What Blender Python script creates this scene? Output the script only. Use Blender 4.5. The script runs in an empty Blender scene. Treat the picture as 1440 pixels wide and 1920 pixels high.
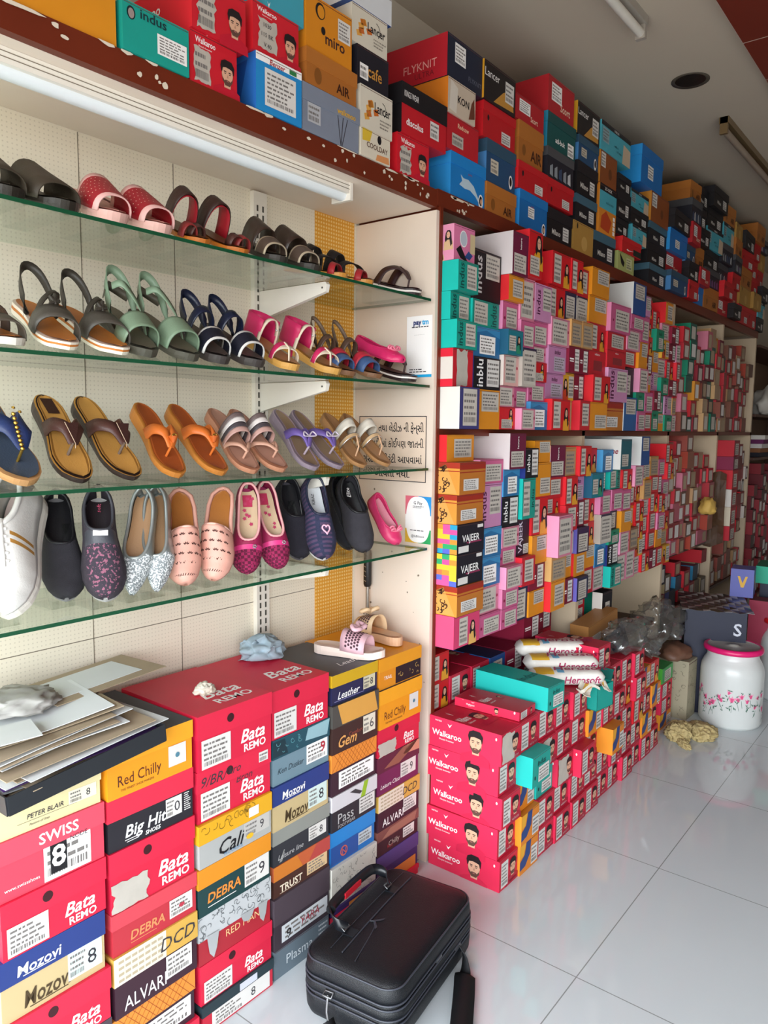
import bpy, bmesh, math, random
from mathutils import Vector, Matrix, noise

SC = bpy.context.scene
COL = SC.collection
random.seed(11)

# ------------------------------------------------------------------ camera, sky, daylight, exposure
CAM_LOC = Vector((-2.0566, -1.4223, 1.5))
FPX = 1424.5                                   # focal length in pixels of a 1440 x 1920 frame
R_ = Vector((0.62015210, -0.78441498, 0.01022345))
U_ = Vector((0.07946904, 0.07578198, 0.99395260))
F_ = Vector((0.78044606, 0.61558934, -0.10933306))
cam = bpy.data.cameras.new('camera')
cam_o = bpy.data.objects.new('camera', cam)
COL.objects.link(cam_o)
mw = Matrix((R_, U_, -F_)).transposed().to_4x4()
mw.translation = CAM_LOC
cam_o.matrix_world = mw
cam.sensor_fit = 'VERTICAL'
cam.sensor_height = 24.0
cam.lens = 24.0 * FPX / 1920.0
cam.clip_start = 0.02
SC.camera = cam_o

world = bpy.data.worlds.new('overcast_sky')
SC.world = world
world.use_nodes = True
bg = world.node_tree.nodes['Background']
wn = world.node_tree.nodes; wl = world.node_tree.links
wtc = wn.new('ShaderNodeTexCoord'); wsp = wn.new('ShaderNodeSeparateXYZ'); wmr = wn.new('ShaderNodeMapRange')
wl.new(wtc.outputs['Generated'], wsp.inputs[0]); wl.new(wsp.outputs[2], wmr.inputs['Value'])
wmr.inputs['From Min'].default_value = -0.12; wmr.inputs['From Max'].default_value = 0.12
wmx = wn.new('ShaderNodeMix'); wmx.data_type = 'RGBA'          # bright overcast sky over a darker street
wl.new(wmr.outputs[0], wmx.inputs[0])
wmx.inputs[6].default_value = (0.30, 0.29, 0.27, 1.0)
wmx.inputs[7].default_value = (0.88, 0.95, 1.0, 1.0)
wl.new(wmx.outputs[2], bg.inputs[0])
bg.inputs[1].default_value = 12.0

def portal(name, loc, rot, sx, sy):            # daylight portal in an opening of the shop front
    l = bpy.data.lights.new(name, 'AREA')
    l.shape = 'RECTANGLE'; l.size = sx; l.size_y = sy
    l.cycles.is_portal = True
    o = bpy.data.objects.new(name, l); COL.objects.link(o)
    o.location = loc; o.rotation_euler = rot
    return o
FRONT_X = -3.1
OPEN_Y0, OPEN_Y1, OPEN_Z = -4.3, 0.33, 2.4  # unseen opening, its extent shaped to bring light onto the shelf fronts
portal('shop_front_daylight', (FRONT_X + 0.02, (OPEN_Y0 + OPEN_Y1) / 2, OPEN_Z / 2), (0, -math.pi / 2, 0), OPEN_Z, OPEN_Y1 - OPEN_Y0)

vs = SC.view_settings
vs.view_transform = 'Standard'
vs.look = 'None'
vs.gamma = 1.0
vs.use_curve_mapping = False
vs.exposure = 0.0
SC.cycles.max_bounces = 8
SC.cycles.diffuse_bounces = 5
SC.cycles.glossy_bounces = 3
SC.cycles.transparent_max_bounces = 64
SC.cycles.caustics_reflective = False
SC.cycles.caustics_refractive = False
SC.cycles.use_denoising = True
SC.cycles.sample_clamp_indirect = 8.0

# ------------------------------------------------------------------ measuring helpers (photo pixel -> point on a real plane)
def at(px, py, ax, v):
    d = F_ + R_ * ((px - 720) / FPX) - U_ * ((py - 960) / FPX)
    i = 'xyz'.index(ax)
    return CAM_LOC + d * ((v - CAM_LOC[i]) / d[i])
def zat(py, x, y):
    v = (960 - py) / FPX
    a = Vector((x - CAM_LOC.x, y - CAM_LOC.y, 0))
    return CAM_LOC.z + (v * a.dot(F_) - a.dot(U_)) / (U_.z - v * F_.z)
def xat(px, y, z):
    h = (px - 720) / FPX
    a = Vector((0, y - CAM_LOC.y, z - CAM_LOC.z))
    return CAM_LOC.x + (h * a.dot(F_) - a.dot(R_)) / (R_.x - h * F_.x)

# ------------------------------------------------------------------ materials
def lin(c):
    return c / 12.92 if c <= 0.04045 else ((c + 0.055) / 1.055) ** 2.4
def rgb(c):
    if isinstance(c, str):
        c = c.lstrip('#')
        c = tuple(int(c[i:i + 2], 16) for i in (0, 2, 4))
    return tuple(lin(x / 255.0) for x in c) + (1.0,)
MATS = {}
def mat(name, color, rough=0.55, metal=0.0, wear=0.12, scale=9.0, bump=0.0, spec=0.4, coat=0.0):
    if name in MATS:
        return MATS[name]
    m = bpy.data.materials.new(name)
    m.use_nodes = True
    nt = m.node_tree; N = nt.nodes; L = nt.links
    b = N['Principled BSDF']
    b.inputs['Roughness'].default_value = rough
    b.inputs['Metallic'].default_value = metal
    b.inputs['Specular IOR Level'].default_value = spec
    b.inputs['Coat Weight'].default_value = coat
    col = rgb(color)
    tc = N.new('ShaderNodeTexCoord')
    nz = N.new('ShaderNodeTexNoise')
    nz.inputs['Scale'].default_value = scale
    nz.inputs['Detail'].default_value = 4.0
    L.new(tc.outputs['Object'], nz.inputs['Vector'])
    mx = N.new('ShaderNodeMix'); mx.data_type = 'RGBA'
    mx.inputs[6].default_value = tuple(c * (1 - wear) for c in col[:3]) + (1,)
    mx.inputs[7].default_value = tuple(min(1, c * (1 + wear * .6)) for c in col[:3]) + (1,)
    L.new(nz.outputs['Fac'], mx.inputs[0])
    L.new(mx.outputs[2], b.inputs['Base Color'])
    if bump > 0:
        bp_ = N.new('ShaderNodeBump'); bp_.inputs['Strength'].default_value = bump
        bp_.inputs['Distance'].default_value = 0.004
        n2 = N.new('ShaderNodeTexNoise'); n2.inputs['Scale'].default_value = scale * 12
        L.new(tc.outputs['Object'], n2.inputs['Vector'])
        L.new(n2.outputs['Fac'], bp_.inputs['Height'])
        L.new(bp_.outputs['Normal'], b.inputs['Normal'])
    MATS[name] = m
    return m
def C(hexcol, rough=0.5):                       # printed card of one colour
    return mat('card_' + hexcol, hexcol, rough)
def clear(name, tint, gloss=0.12, film=0.0, filmcol='ffffff', rough=0.03):
    if name in MATS:
        return MATS[name]
    m = bpy.data.materials.new(name); m.use_nodes = True
    nt = m.node_tree; N = nt.nodes; L = nt.links
    N.remove(N['Principled BSDF'])
    out = N['Material Output']
    tr = N.new('ShaderNodeBsdfTransparent'); tr.inputs[0].default_value = rgb(tint)
    gl = N.new('ShaderNodeBsdfGlossy'); gl.inputs['Roughness'].default_value = rough
    lw = N.new('ShaderNodeFresnel'); lw.inputs['IOR'].default_value = 1.45
    ml = N.new('ShaderNodeMath'); ml.operation = 'MULTIPLY_ADD'
    ml.inputs[1].default_value = 1.0; ml.inputs[2].default_value = gloss * .3
    L.new(lw.outputs[0], ml.inputs[0])
    geo = N.new('ShaderNodeNewGeometry')            # only the outer skin reflects
    inv = N.new('ShaderNodeMath'); inv.operation = 'SUBTRACT'; inv.inputs[0].default_value = 1.0
    mu = N.new('ShaderNodeMath'); mu.operation = 'MULTIPLY'
    L.new(geo.outputs['Backfacing'], inv.inputs[1]); L.new(inv.outputs[0], mu.inputs[0]); L.new(ml.outputs[0], mu.inputs[1])
    ml = mu
    mx = N.new('ShaderNodeMixShader')
    L.new(ml.outputs[0], mx.inputs[0]); L.new(tr.outputs[0], mx.inputs[1]); L.new(gl.outputs[0], mx.inputs[2])
    last = mx
    if film > 0:
        df = N.new('ShaderNodeBsdfDiffuse'); df.inputs[0].default_value = rgb(filmcol)
        nz = N.new('ShaderNodeTexNoise'); nz.inputs['Scale'].default_value = 14
        mm = N.new('ShaderNodeMath'); mm.operation = 'MULTIPLY'; mm.inputs[1].default_value = film * 2
        L.new(nz.outputs['Fac'], mm.inputs[0])
        m2 = N.new('ShaderNodeMixShader')
        L.new(mm.outputs[0], m2.inputs[0]); L.new(mx.outputs[0], m2.inputs[1]); L.new(df.outputs[0], m2.inputs[2])
        last = m2
    L.new(last.outputs[0], out.inputs[0])
    MATS[name] = m
    return m

# ------------------------------------------------------------------ mesh builder
_TXT = {}
def text_mesh(s, off=0.0, res=2):
    k = (s, off, res)
    if k not in _TXT:
        c = bpy.data.curves.new('lettering_source', 'FONT')
        c.body = s; c.resolution_u = res; c.fill_mode = 'FRONT'; c.offset = off
        o = bpy.data.objects.new('lettering_source', c); COL.objects.link(o)
        bpy.context.view_layer.update()
        me = bpy.data.meshes.new_from_object(o.evaluated_get(bpy.context.evaluated_depsgraph_get()))
        vs_ = [(v.co.x, v.co.y) for v in me.vertices]
        fs_ = [tuple(p.vertices) for p in me.polygons]
        bpy.data.objects.remove(o); bpy.data.curves.remove(c); bpy.data.meshes.remove(me)
        xs = [v[0] for v in vs_] or [0]
        x0 = min(xs)
        _TXT[k] = ([(x - x0, y) for x, y in vs_], fs_, max(xs) - x0)
    return _TXT[k]

class MB:
    def __init__(self):
        self.V = []; self.F = []; self.I = []; self.S = []; self.mats = []
    def mi(self, m):
        if m not in self.mats:
            self.mats.append(m)
        return self.mats.index(m)
    def add(self, V, F, m, smooth=False):
        b = len(self.V); i = self.mi(m)
        self.V += [tuple(v) for v in V]
        for f in F:
            self.F.append(tuple(b + k for k in f)); self.I.append(i); self.S.append(smooth)
        return self
    def poly(self, pts, m):
        return self.add(pts, [tuple(range(len(pts)))], m)
    def box(self, x0, x1, y0, y1, z0, z1, m, faces=None):
        V = [(x0, y0, z0), (x1, y0, z0), (x1, y1, z0), (x0, y1, z0), (x0, y0, z1), (x1, y0, z1), (x1, y1, z1), (x0, y1, z1)]
        F = {'bottom': (0, 3, 2, 1), 'top': (4, 5, 6, 7), 'front': (0, 1, 5, 4), 'back': (2, 3, 7, 6), 'left': (3, 0, 4, 7), 'right': (1, 2, 6, 5)}
        for k, f in F.items():
            mm = (faces or {}).get(k, m)
            if mm is not None:
                self.add([V[i] for i in f], [(0, 1, 2, 3)], mm)
        return self
    def grid(self, rows, m, smooth=True, close=False, cond=None):
        n = len(rows[0]); V = [p for r in rows for p in r]
        F = {}
        for a in range(len(rows) - 1):
            for b in range(n if close else n - 1):
                c = (b + 1) % n
                mm = cond(a, b) if cond else m
                if mm is None:
                    continue
                F.setdefault(mm, []).append((a * n + b, a * n + c, (a + 1) * n + c, (a + 1) * n + b))
        base = len(self.V)
        self.V += [tuple(v) for v in V]
        for mm, fs in F.items():
            i = self.mi(mm)
            for f in fs:
                self.F.append(tuple(base + k for k in f)); self.I.append(i); self.S.append(smooth)
        return self
    def tube(self, pts, r, m, n=8, caps=True, smooth=True, close=False):
        pts = [Vector(p) for p in pts]; rows = []
        prev = None
        for i, p in enumerate(pts):
            a = pts[max(i - 1, 0)] if not close else pts[i - 1]
            b = pts[min(i + 1, len(pts) - 1)] if not close else pts[(i + 1) % len(pts)]
            t = (b - a).normalized() if (b - a).length > 1e-9 else Vector((0, 0, 1))
            if prev is None:
                up = Vector((0, 0, 1)) if abs(t.z) < .9 else Vector((1, 0, 0))
                s = t.cross(up).normalized()
            else:
                s = (prev - t * prev.dot(t)).normalized()
            prev = s; w = t.cross(s)
            rr = r[i] if isinstance(r, (list, tuple)) else r
            rows.append([p + (s * math.cos(k * 2 * math.pi / n) + w * math.sin(k * 2 * math.pi / n)) * rr for k in range(n)])
        if close:
            rows.append(rows[0])
        self.grid(rows, m, smooth, close=True)
        if caps and not close:
            self.poly(list(reversed(rows[0])), m); self.poly(rows[-1], m)
        return self
    def lathe(self, prof, m, n=32, center=(0, 0, 0), cond=None, smooth=True, sq=None):
        rows = []
        for r, z in prof:
            row = []
            for k in range(n):
                a = 2 * math.pi * k / n
                row.append((center[0] + r * math.cos(a), center[1] + r * math.sin(a), center[2] + z))
            rows.append(row)
        return self.grid(rows, m, smooth, close=True, cond=cond)
    def ribbon(self, pts, w, th, sides, m, edge=None):
        """band of width w and thickness th along pts; sides = one or many width directions"""
        pts = [Vector(p) for p in pts]; rows = []
        for i, p in enumerate(pts):
            a = pts[max(i - 1, 0)]; b = pts[min(i + 1, len(pts) - 1)]
            t = (b - a).normalized()
            s = Vector(sides[i] if isinstance(sides, list) else sides)
            s = (s - t * s.dot(t)).normalized()
            n = t.cross(s).normalized()
            ww = (w[i] if isinstance(w, list) else w) / 2
            rows.append([p - s * ww - n * th / 2, p - s * ww + n * th / 2, p + n * th / 2 * 1.3, p + s * ww + n * th / 2, p + s * ww - n * th / 2, p - n * th / 2])
        e = edge or m
        self.grid(rows, m, True, close=True, cond=(lambda a, b: e if b in (0, 3) else m))
        self.poly(list(reversed(rows[0])), m); self.poly(rows[-1], m)
        return self
    def text(self, s, O, U, V, h, m, align='c', off=0.0, shear=0.0, rot=0.0, fit=None, res=2, sx=1.0):
        """s on the plane through O spanned by unit vectors U (right) and V (up); h = cap height, fit = widest run"""
        vs_, fs_, wd = text_mesh(s, off, res)
        k = h / 0.73; kx = k * sx
        if fit and wd * kx > fit:
            kx = fit / wd
        U = Vector(U); V = Vector(V); O = Vector(O)
        c, sn = math.cos(rot), math.sin(rot)
        dx = {'c': -wd * kx / 2, 'l': 0.0, 'r': -wd * kx}[align]
        P = []
        for x, y in vs_:
            a = x * kx + dx + shear * y * k; b = y * k - h / 2
            P.append(O + U * (a * c - b * sn) + V * (a * sn + b * c))
        return self.add(P, fs_, m)
    def build(self, name, parent=None, loc=None, rz=0.0, label=None, smooth=None):
        me = bpy.data.meshes.new(name)
        me.from_pydata(self.V, [], self.F)
        for m in self.mats:
            me.materials.append(m)
        me.polygons.foreach_set('material_index', self.I)
        me.polygons.foreach_set('use_smooth', [bool(s) if smooth is None else smooth for s in self.S])
        me.update()
        o = bpy.data.objects.new(name, me); COL.objects.link(o)
        if parent: o.parent = parent
        if loc is not None: o.location = loc
        if rz: o.rotation_euler.z = rz
        if label: o['label'] = label
        return o

def thing(name, label, cat, loc=(0, 0, 0), rot=(0, 0, 0), group=None):
    o = bpy.data.objects.new(name, None); COL.objects.link(o)
    o.empty_display_size = .03
    o.location = loc; o.rotation_euler = rot
    o['label'] = label; o['category'] = cat
    if group: o['group'] = group
    return o
def tag(o, label, cat, group=None):
    o['label'] = label; o['category'] = cat
    if group: o['group'] = group
    return o
def struct(o):
    o['kind'] = 'structure'; return o
ORD = ['zeroth', 'first', 'second', 'third', 'fourth', 'fifth', 'sixth', 'seventh', 'eighth', 'ninth', 'tenth', 'eleventh', 'twelfth', 'thirteenth', 'fourteenth', 'fifteenth', 'sixteenth', 'seventeenth', 'eighteenth', 'nineteenth', 'twentieth', 'twenty-first', 'twenty-second', 'twenty-third', 'twenty-fourth', 'twenty-fifth', 'twenty-sixth', 'twenty-seventh', 'twenty-eighth', 'twenty-ninth', 'thirtieth']
WHITE = mat('print_white', 'f2f0ee', .6, wear=.04)
BLACK = mat('print_black', '17161a', .5)
INK = mat('print_ink', '35333a', .6)
PAPER = mat('sticker_paper', 'd9d6d2', .7, wear=.1)
GREYP = mat('torn_paper', 'b9b2a8', .8, wear=.2, scale=25)
SKIN = mat('print_skin', 'd9a98c', .6, wear=.03)
HAIR = mat('print_hair', '1d1518', .6)

# ------------------------------------------------------------------ surface patterns for the room shell
def grid_nodes(nt, cell_x, cell_y, ax, ay, off_x=0.0, off_y=0.0):
    N = nt.nodes; L = nt.links
    tc = N.new('ShaderNodeTexCoord'); sp = N.new('ShaderNodeSeparateXYZ')
    L.new(tc.outputs['Object'], sp.inputs[0])
    outs = []
    for ch, cell, off in ((ax, cell_x, off_x), (ay, cell_y, off_y)):
        a = N.new('ShaderNodeMath'); a.operation = 'ADD'; a.inputs[1].default_value = -off
        d = N.new('ShaderNodeMath'); d.operation = 'DIVIDE'; d.inputs[1].default_value = cell
        f = N.new('ShaderNodeMath'); f.operation = 'FRACT'
        s = N.new('ShaderNodeMath'); s.operation = 'SUBTRACT'; s.inputs[1].default_value = 0.5
        b = N.new('ShaderNodeMath'); b.operation = 'ABSOLUTE'
        L.new(sp.outputs[ch], a.inputs[0]); L.new(a.outputs[0], d.inputs[0]); L.new(d.outputs[0], f.inputs[0])
        L.new(f.outputs[0], s.inputs[0]); L.new(s.outputs[0], b.inputs[0])
        outs.append(b.outputs[0])
    return outs
def mixcol(m, fac, col, lo=None):
    nt = m.node_tree; N = nt.nodes; L = nt.links
    b = N['Principled BSDF']; src = b.inputs['Base Color'].links[0].from_socket
    mx = N.new('ShaderNodeMix'); mx.data_type = 'RGBA'
    L.new(fac, mx.inputs[0]); L.new(src, mx.inputs[6]); mx.inputs[7].default_value = rgb(col)
    L.new(mx.outputs[2], b.inputs['Base Color'])
def cmp(nt, sock, op, v):
    n = nt.nodes.new('ShaderNodeMath'); n.operation = op; n.inputs[1].default_value = v
    nt.links.new(sock, n.inputs[0]); return n.outputs[0]
def comb(nt, a, b, op):
    n = nt.nodes.new('ShaderNodeMath'); n.operation = op
    nt.links.new(a, n.inputs[0]); nt.links.new(b, n.inputs[1]); return n.outputs[0]

def tile_mat(name, color, line, cx, cy, ox, oy, w, rough, wear, scale, spec=.5):
    m = mat(name, color, rough, wear=wear, scale=scale, spec=spec)
    gx, gy = grid_nodes(m.node_tree, cx, cy, 0, 1, ox, oy)
    k = comb(m.node_tree, cmp(m.node_tree, gx, 'GREATER_THAN', .5 - w / cx), cmp(m.node_tree, gy, 'GREATER_THAN', .5 - w / cy), 'MAXIMUM')
    mixcol(m, k, line)
    return m
def dot_mat(name, color, dot, cell, r, wear=.06, power=1):
    m = mat(name, color, .6, wear=wear, scale=4)
    nt = m.node_tree
    gx, gy = grid_nodes(nt, cell, cell, 0, 2)
    d = comb(nt, comb(nt, gx, gx, 'MULTIPLY'), comb(nt, gy, gy, 'MULTIPLY'), 'ADD')
    k = cmp(nt, d, 'LESS_THAN', r * r)
    k = cmp(nt, k, 'MULTIPLY', power)
    mixcol(m, k, dot)
    return m
FLOOR = tile_mat('floor_tile', 'ccd4d8', '8d9393', .675, .675, -.193, -.645, .0016, .055, .05, 2.2, spec=.6)
CEIL = mat('ceiling_paint', 'b6a998', .85, wear=.1, scale=1.2)
WALLP = mat('wall_paint', 'b9b0a2', .8, wear=.08, scale=2)
SOFFIT = tile_mat('red_ceiling_tile', '6b2416', 'b9a79a', .379, 1.2, 1.177, -.58, .0025, .35, .15, 3)
PEG = dot_mat('pegboard', 'eae0cd', 'b3a793', .0107, .17, power=.4)
ORANGE_PEG = dot_mat('orange_lattice', 'dd9a2e', 'ecc77f', .0122, .3)
CREAM = mat('cream_laminate', 'dfcfc0', .5, wear=.1, scale=3)
BROWN = mat('brown_laminate', '6a2713', .42, wear=.25, scale=5)
DKBROWN = mat('dark_laminate', '4a2a1c', .5, wear=.2)
BEIGE = mat('beige_board', 'cdb89c', .6, wear=.1, scale=3)
METALW = mat('white_enamel', 'e4ddd2', .4, wear=.06)
SLOT = mat('slot_dark', '4a463f', .7)
GLASS = clear('shelf_glass', 'f5faf6', .12)
GEDGE = mat('glass_edge_green', '12492f', .15, wear=.1, spec=.6)
ACR = clear('acrylic', 'fbfcfb', .1)
TUBE = mat('tube_white', 'dfe3e6', .25, wear=.02)
GROOVE = mat('groove', '7d7263', .8)

# ------------------------------------------------------------------ room shell
def slab(name, x0, x1, y0, y1, z0, z1, m, faces=None):
    b = MB(); b.box(x0, x1, y0, y1, z0, z1, m, faces)
    return struct(b.build(name))
slab('floor', FRONT_X, 6.6, -4.5, .36, -.1, 0, FLOOR)
slab('ceiling', FRONT_X, 6.6, -4.5, .36, 3.0, 3.1, CEIL)
slab('trim_1', FRONT_X, 6.6, -4.5, -.581, 2.965, 3.0, SOFFIT)
slab('wall_right', FRONT_X, 6.6, -4.6, -4.5, -.1, 3.1, WALLP)
slab('wall_far', 6.6, 6.7, -4.6, .46, -.1, 3.1, WALLP)
slab('wall_front', FRONT_X - .12, FRONT_X, -4.6, .46, OPEN_Z, 3.1, WALLP)
slab('wall_upper_back', FRONT_X, 6.6, .335, .46, 2.25, 3.1, WALLP)
slab('wall_cabinet_back', .03, 6.6, .335, .46, -.1, 2.25, mat('cabinet_back', '6e5644', .7, wear=.15))
pb = MB()
pb.box(FRONT_X, .03, .335, .46, -.1, 2.25, PEG)
for gx in (-1.841, -1.569, -1.297, -1.0245, -.7525):
    pb.box(gx - .001, gx + .001, .3342, .336, 0, 2.195, GROOVE)
for gz in (.958, 1.643):
    pb.box(FRONT_X, -.205, .3342, .336, gz - .001, gz + .001, GROOVE)
struct(pb.build('wall_back'))

# ------------------------------------------------------------------ fitted shelving: carcass of cabinets and display niche
ZF, ZT, ZM, ZL = 2.196, 2.25, 1.5, .765
cab = thing('wall_cabinet', 'brown and cream fitted wall shelving packed with shoe boxes', 'cabinet')
def part(name, x0, x1, y0, y1, z0, z1, m, faces=None, parent=cab, label=None):
    b = MB(); b.box(x0, x1, y0, y1, z0, z1, m, faces)
    return b.build(name, parent, label=label)
fb = MB()
fb.box(-2.6, .0, -.002, .02, ZF, ZT, BROWN)
fb.box(.0, 4.29, -.004, .02, ZF + .008, ZT + .004, BROWN)
rr = random.Random(4)
CHIP = mat('chipped_edge', 'd8cbb8', .8)
for k in range(46):                              # chipped laminate along the board's edges
    x = rr.choice([rr.uniform(-1.45, -.02), rr.uniform(-1.45, -.02), rr.uniform(-.4, .3)])
    big = rr.random() < .3
    w = rr.uniform(.015, .05) if big else rr.uniform(.003, .009); h = rr.uniform(.003, .007)
    z = ZT - rr.uniform(.0, .006) if big else rr.uniform(ZF + .012, ZT - .004)
    n = 9
    fb.poly([(x + w * math.cos(2 * math.pi * i / n) * rr.uniform(.7, 1.1), -.0048, min(ZT, z + h * math.sin(2 * math.pi * i / n) * rr.uniform(.6, 1.2))) for i in range(n)], CHIP)
fb.build('fascia_board', cab)
part('top_board', -2.6, 4.29, .02, .334, ZT - .02, ZT, BROWN, {'bottom': BEIGE})
part('niche_soffit', -2.6, 0, .02, .334, ZF, ZF + .012, CREAM)
pn = MB(); pn.box(0, .016, 0, .334, 0, ZT - .06, CREAM); pn.box(.016, .032, -.004, .334, 0, ZT - .045, BROWN)
for k in range(26):
    y, z = rr.uniform(.01, .3), rr.choice([rr.uniform(.6, 1.1), rr.uniform(.05, 2.1)])
    r = rr.uniform(.0015, .005)
    pn.poly([(-.0006, y + r * math.cos(i * .9), z + r * math.sin(i * .9) * rr.uniform(.6, 1.3)) for i in range(7)], GROOVE)
pn.build('partition_panel', cab)
for px_ in (1.17, 2.33, 3.34, 4.25):
    b = MB(); b.box(px_, px_ + .03, 0.0, .334, 0, ZT - .045, BEIGE, {'front': BEIGE})
    b.build('partition_panel', cab)
part('middle_shelf', .032, 4.28, 0, .333, ZM - .024, ZM, BROWN, {'bottom': BEIGE})
part('lower_shelf', .032, 4.28, .03, .333, ZL - .022, ZL - .002, DKBROWN)
part('plinth_shelf', .032, 4.25, .02, .333, .4, .42, DKBROWN)
b = MB(); b.box(-.206, -.012, .3325, .3345, .3, ZF, ORANGE_PEG)
b.build('lattice_panel', cab, label='orange lattice strip')

# slotted upright and its brackets
up = MB(); up.box(-.482, -.43, .318, .3345, .3, 2.19, METALW)
for k in range(70):
    z = .34 + k * .026
    for sx in (-.468, -.446):
        up.box(sx - .003, sx + .003, .3172, .319, z, z + .017, SLOT)
tag(up.build('slotted_upright'), 'white slotted metal upright on the pegboard behind the glass shelves', 'shelf upright')
GZ = (1.904, 1.632, 1.365, 1.102)
WHERE = ('top glass shelf', 'second glass shelf', 'third glass shelf', 'lowest glass shelf')
for i, z in enumerate(GZ):
    bm_ = MB()
    x0, x1 = -.463, -.449
    pr = [(.317, z - .001), (.05, z - .001), (.045, z - .008), (.05, z - .028), (.317, z - .085)]
    L_ = [(x0, y, zz) for y, zz in pr]; R2 = [(x1, y, zz) for y, zz in pr]
    bm_.poly(L_, METALW); bm_.poly(list(reversed(R2)), METALW)
    for k in range(5):
        j = (k + 1) % 5; bm_.poly([L_[j], L_[k], R2[k], R2[j]], METALW)
    bm_.tube([(x0 - .0006, .062, z - .016), (x0 + .001, .062, z - .016)], .003, SLOT, 8)
    tag(bm_.build('shelf_bracket'), 'white tapered bracket holding up the %s' % WHERE[i], 'bracket')
    g = MB(); g.box(-2.3, -.022, .0, .332, z, z + .008, GLASS, {'front': GEDGE, 'right': GEDGE})
    tag(g.build('glass_shelf'), 'clear glass shelf with green edge, %s in the niche' % ('topmost', 'second from the top', 'third from the top', 'lowest')[i], 'glass shelf')
GT = [z + .0085 for z in GZ]

# ------------------------------------------------------------------ lamps (all off in daylight)
bl = thing('batten_light', 'white fluorescent batten light under the brown fascia board', 'light')
b = MB(); b.box(-1.75, -.345, .058, .125, 2.166, 2.1955, METALW)
for z in (2.176, 2.186): b.box(-1.75, -.345, .0572, .0585, z, z + .0016, GROOVE)
b.build('housing', bl)
b = MB()
rows = [[(x, .088 + .019 * math.cos(a), 2.166 + .017 * math.sin(a)) for a in [math.pi * (.35 + k * 1.3 / 8) for k in range(9)]] for x in (-1.742, -.353)]
b.grid(rows, TUBE); b.build('diffuser', bl)
for x in (-1.75, -.353):
    b = MB(); b.box(x, x + .012, .056, .128, 2.148, 2.1955, METALW); b.build('end_cap', bl)
def ceiling_tube(x0, x1, y, label, tubem, bodym):
    t = thing('tube_light', label, 'light', (x0, y, 3.0))
    n = x1 - x0
    b = MB(); b.box(0, n, -.022, .022, -.03, 0, bodym); b.build('batten', t)
    b = MB(); b.tube([(.02, 0, -.058), (n - .02, 0, -.058)], .016, tubem, 12); b.build('tube', t)
    for x in (0, n - .02):
        b = MB(); b.box(x, x + .02, -.018, .018, -.078, 0, bodym); b.build('tube_holder', t)
BRASSY = mat('dull_brass', '8a7352', .35, metal=.6)
ceiling_tube(-.45, .84, -.318, 'white ceiling tube light nearest the camera, beside the dark downlight', mat('old_tube', 'cfcac0', .3), mat('batten_grey', '9c948a', .5))
ceiling_tube(1.94, 3.2, -.318, 'dull brass ceiling tube light farther down the shop', mat('dim_tube', '8f7f70', .3), BRASSY)
dl = thing('downlight', 'round dark recessed downlight in the ceiling', 'light', (1.455, -.305, 3.0))
b = MB(); b.lathe([(.062, -.001), (.078, -.003), (.078, -.0005)], mat('downlight_rim', '4d463c', .4), 28); b.build('rim', dl)
b = MB(); b.lathe([(.062, -.0015), (.05, -.0012), (.03, -.001), (.0001, -.0009)], mat('downlight_cone', '2c2820', .25, metal=.5), 28); b.build('reflector', dl)

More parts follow.
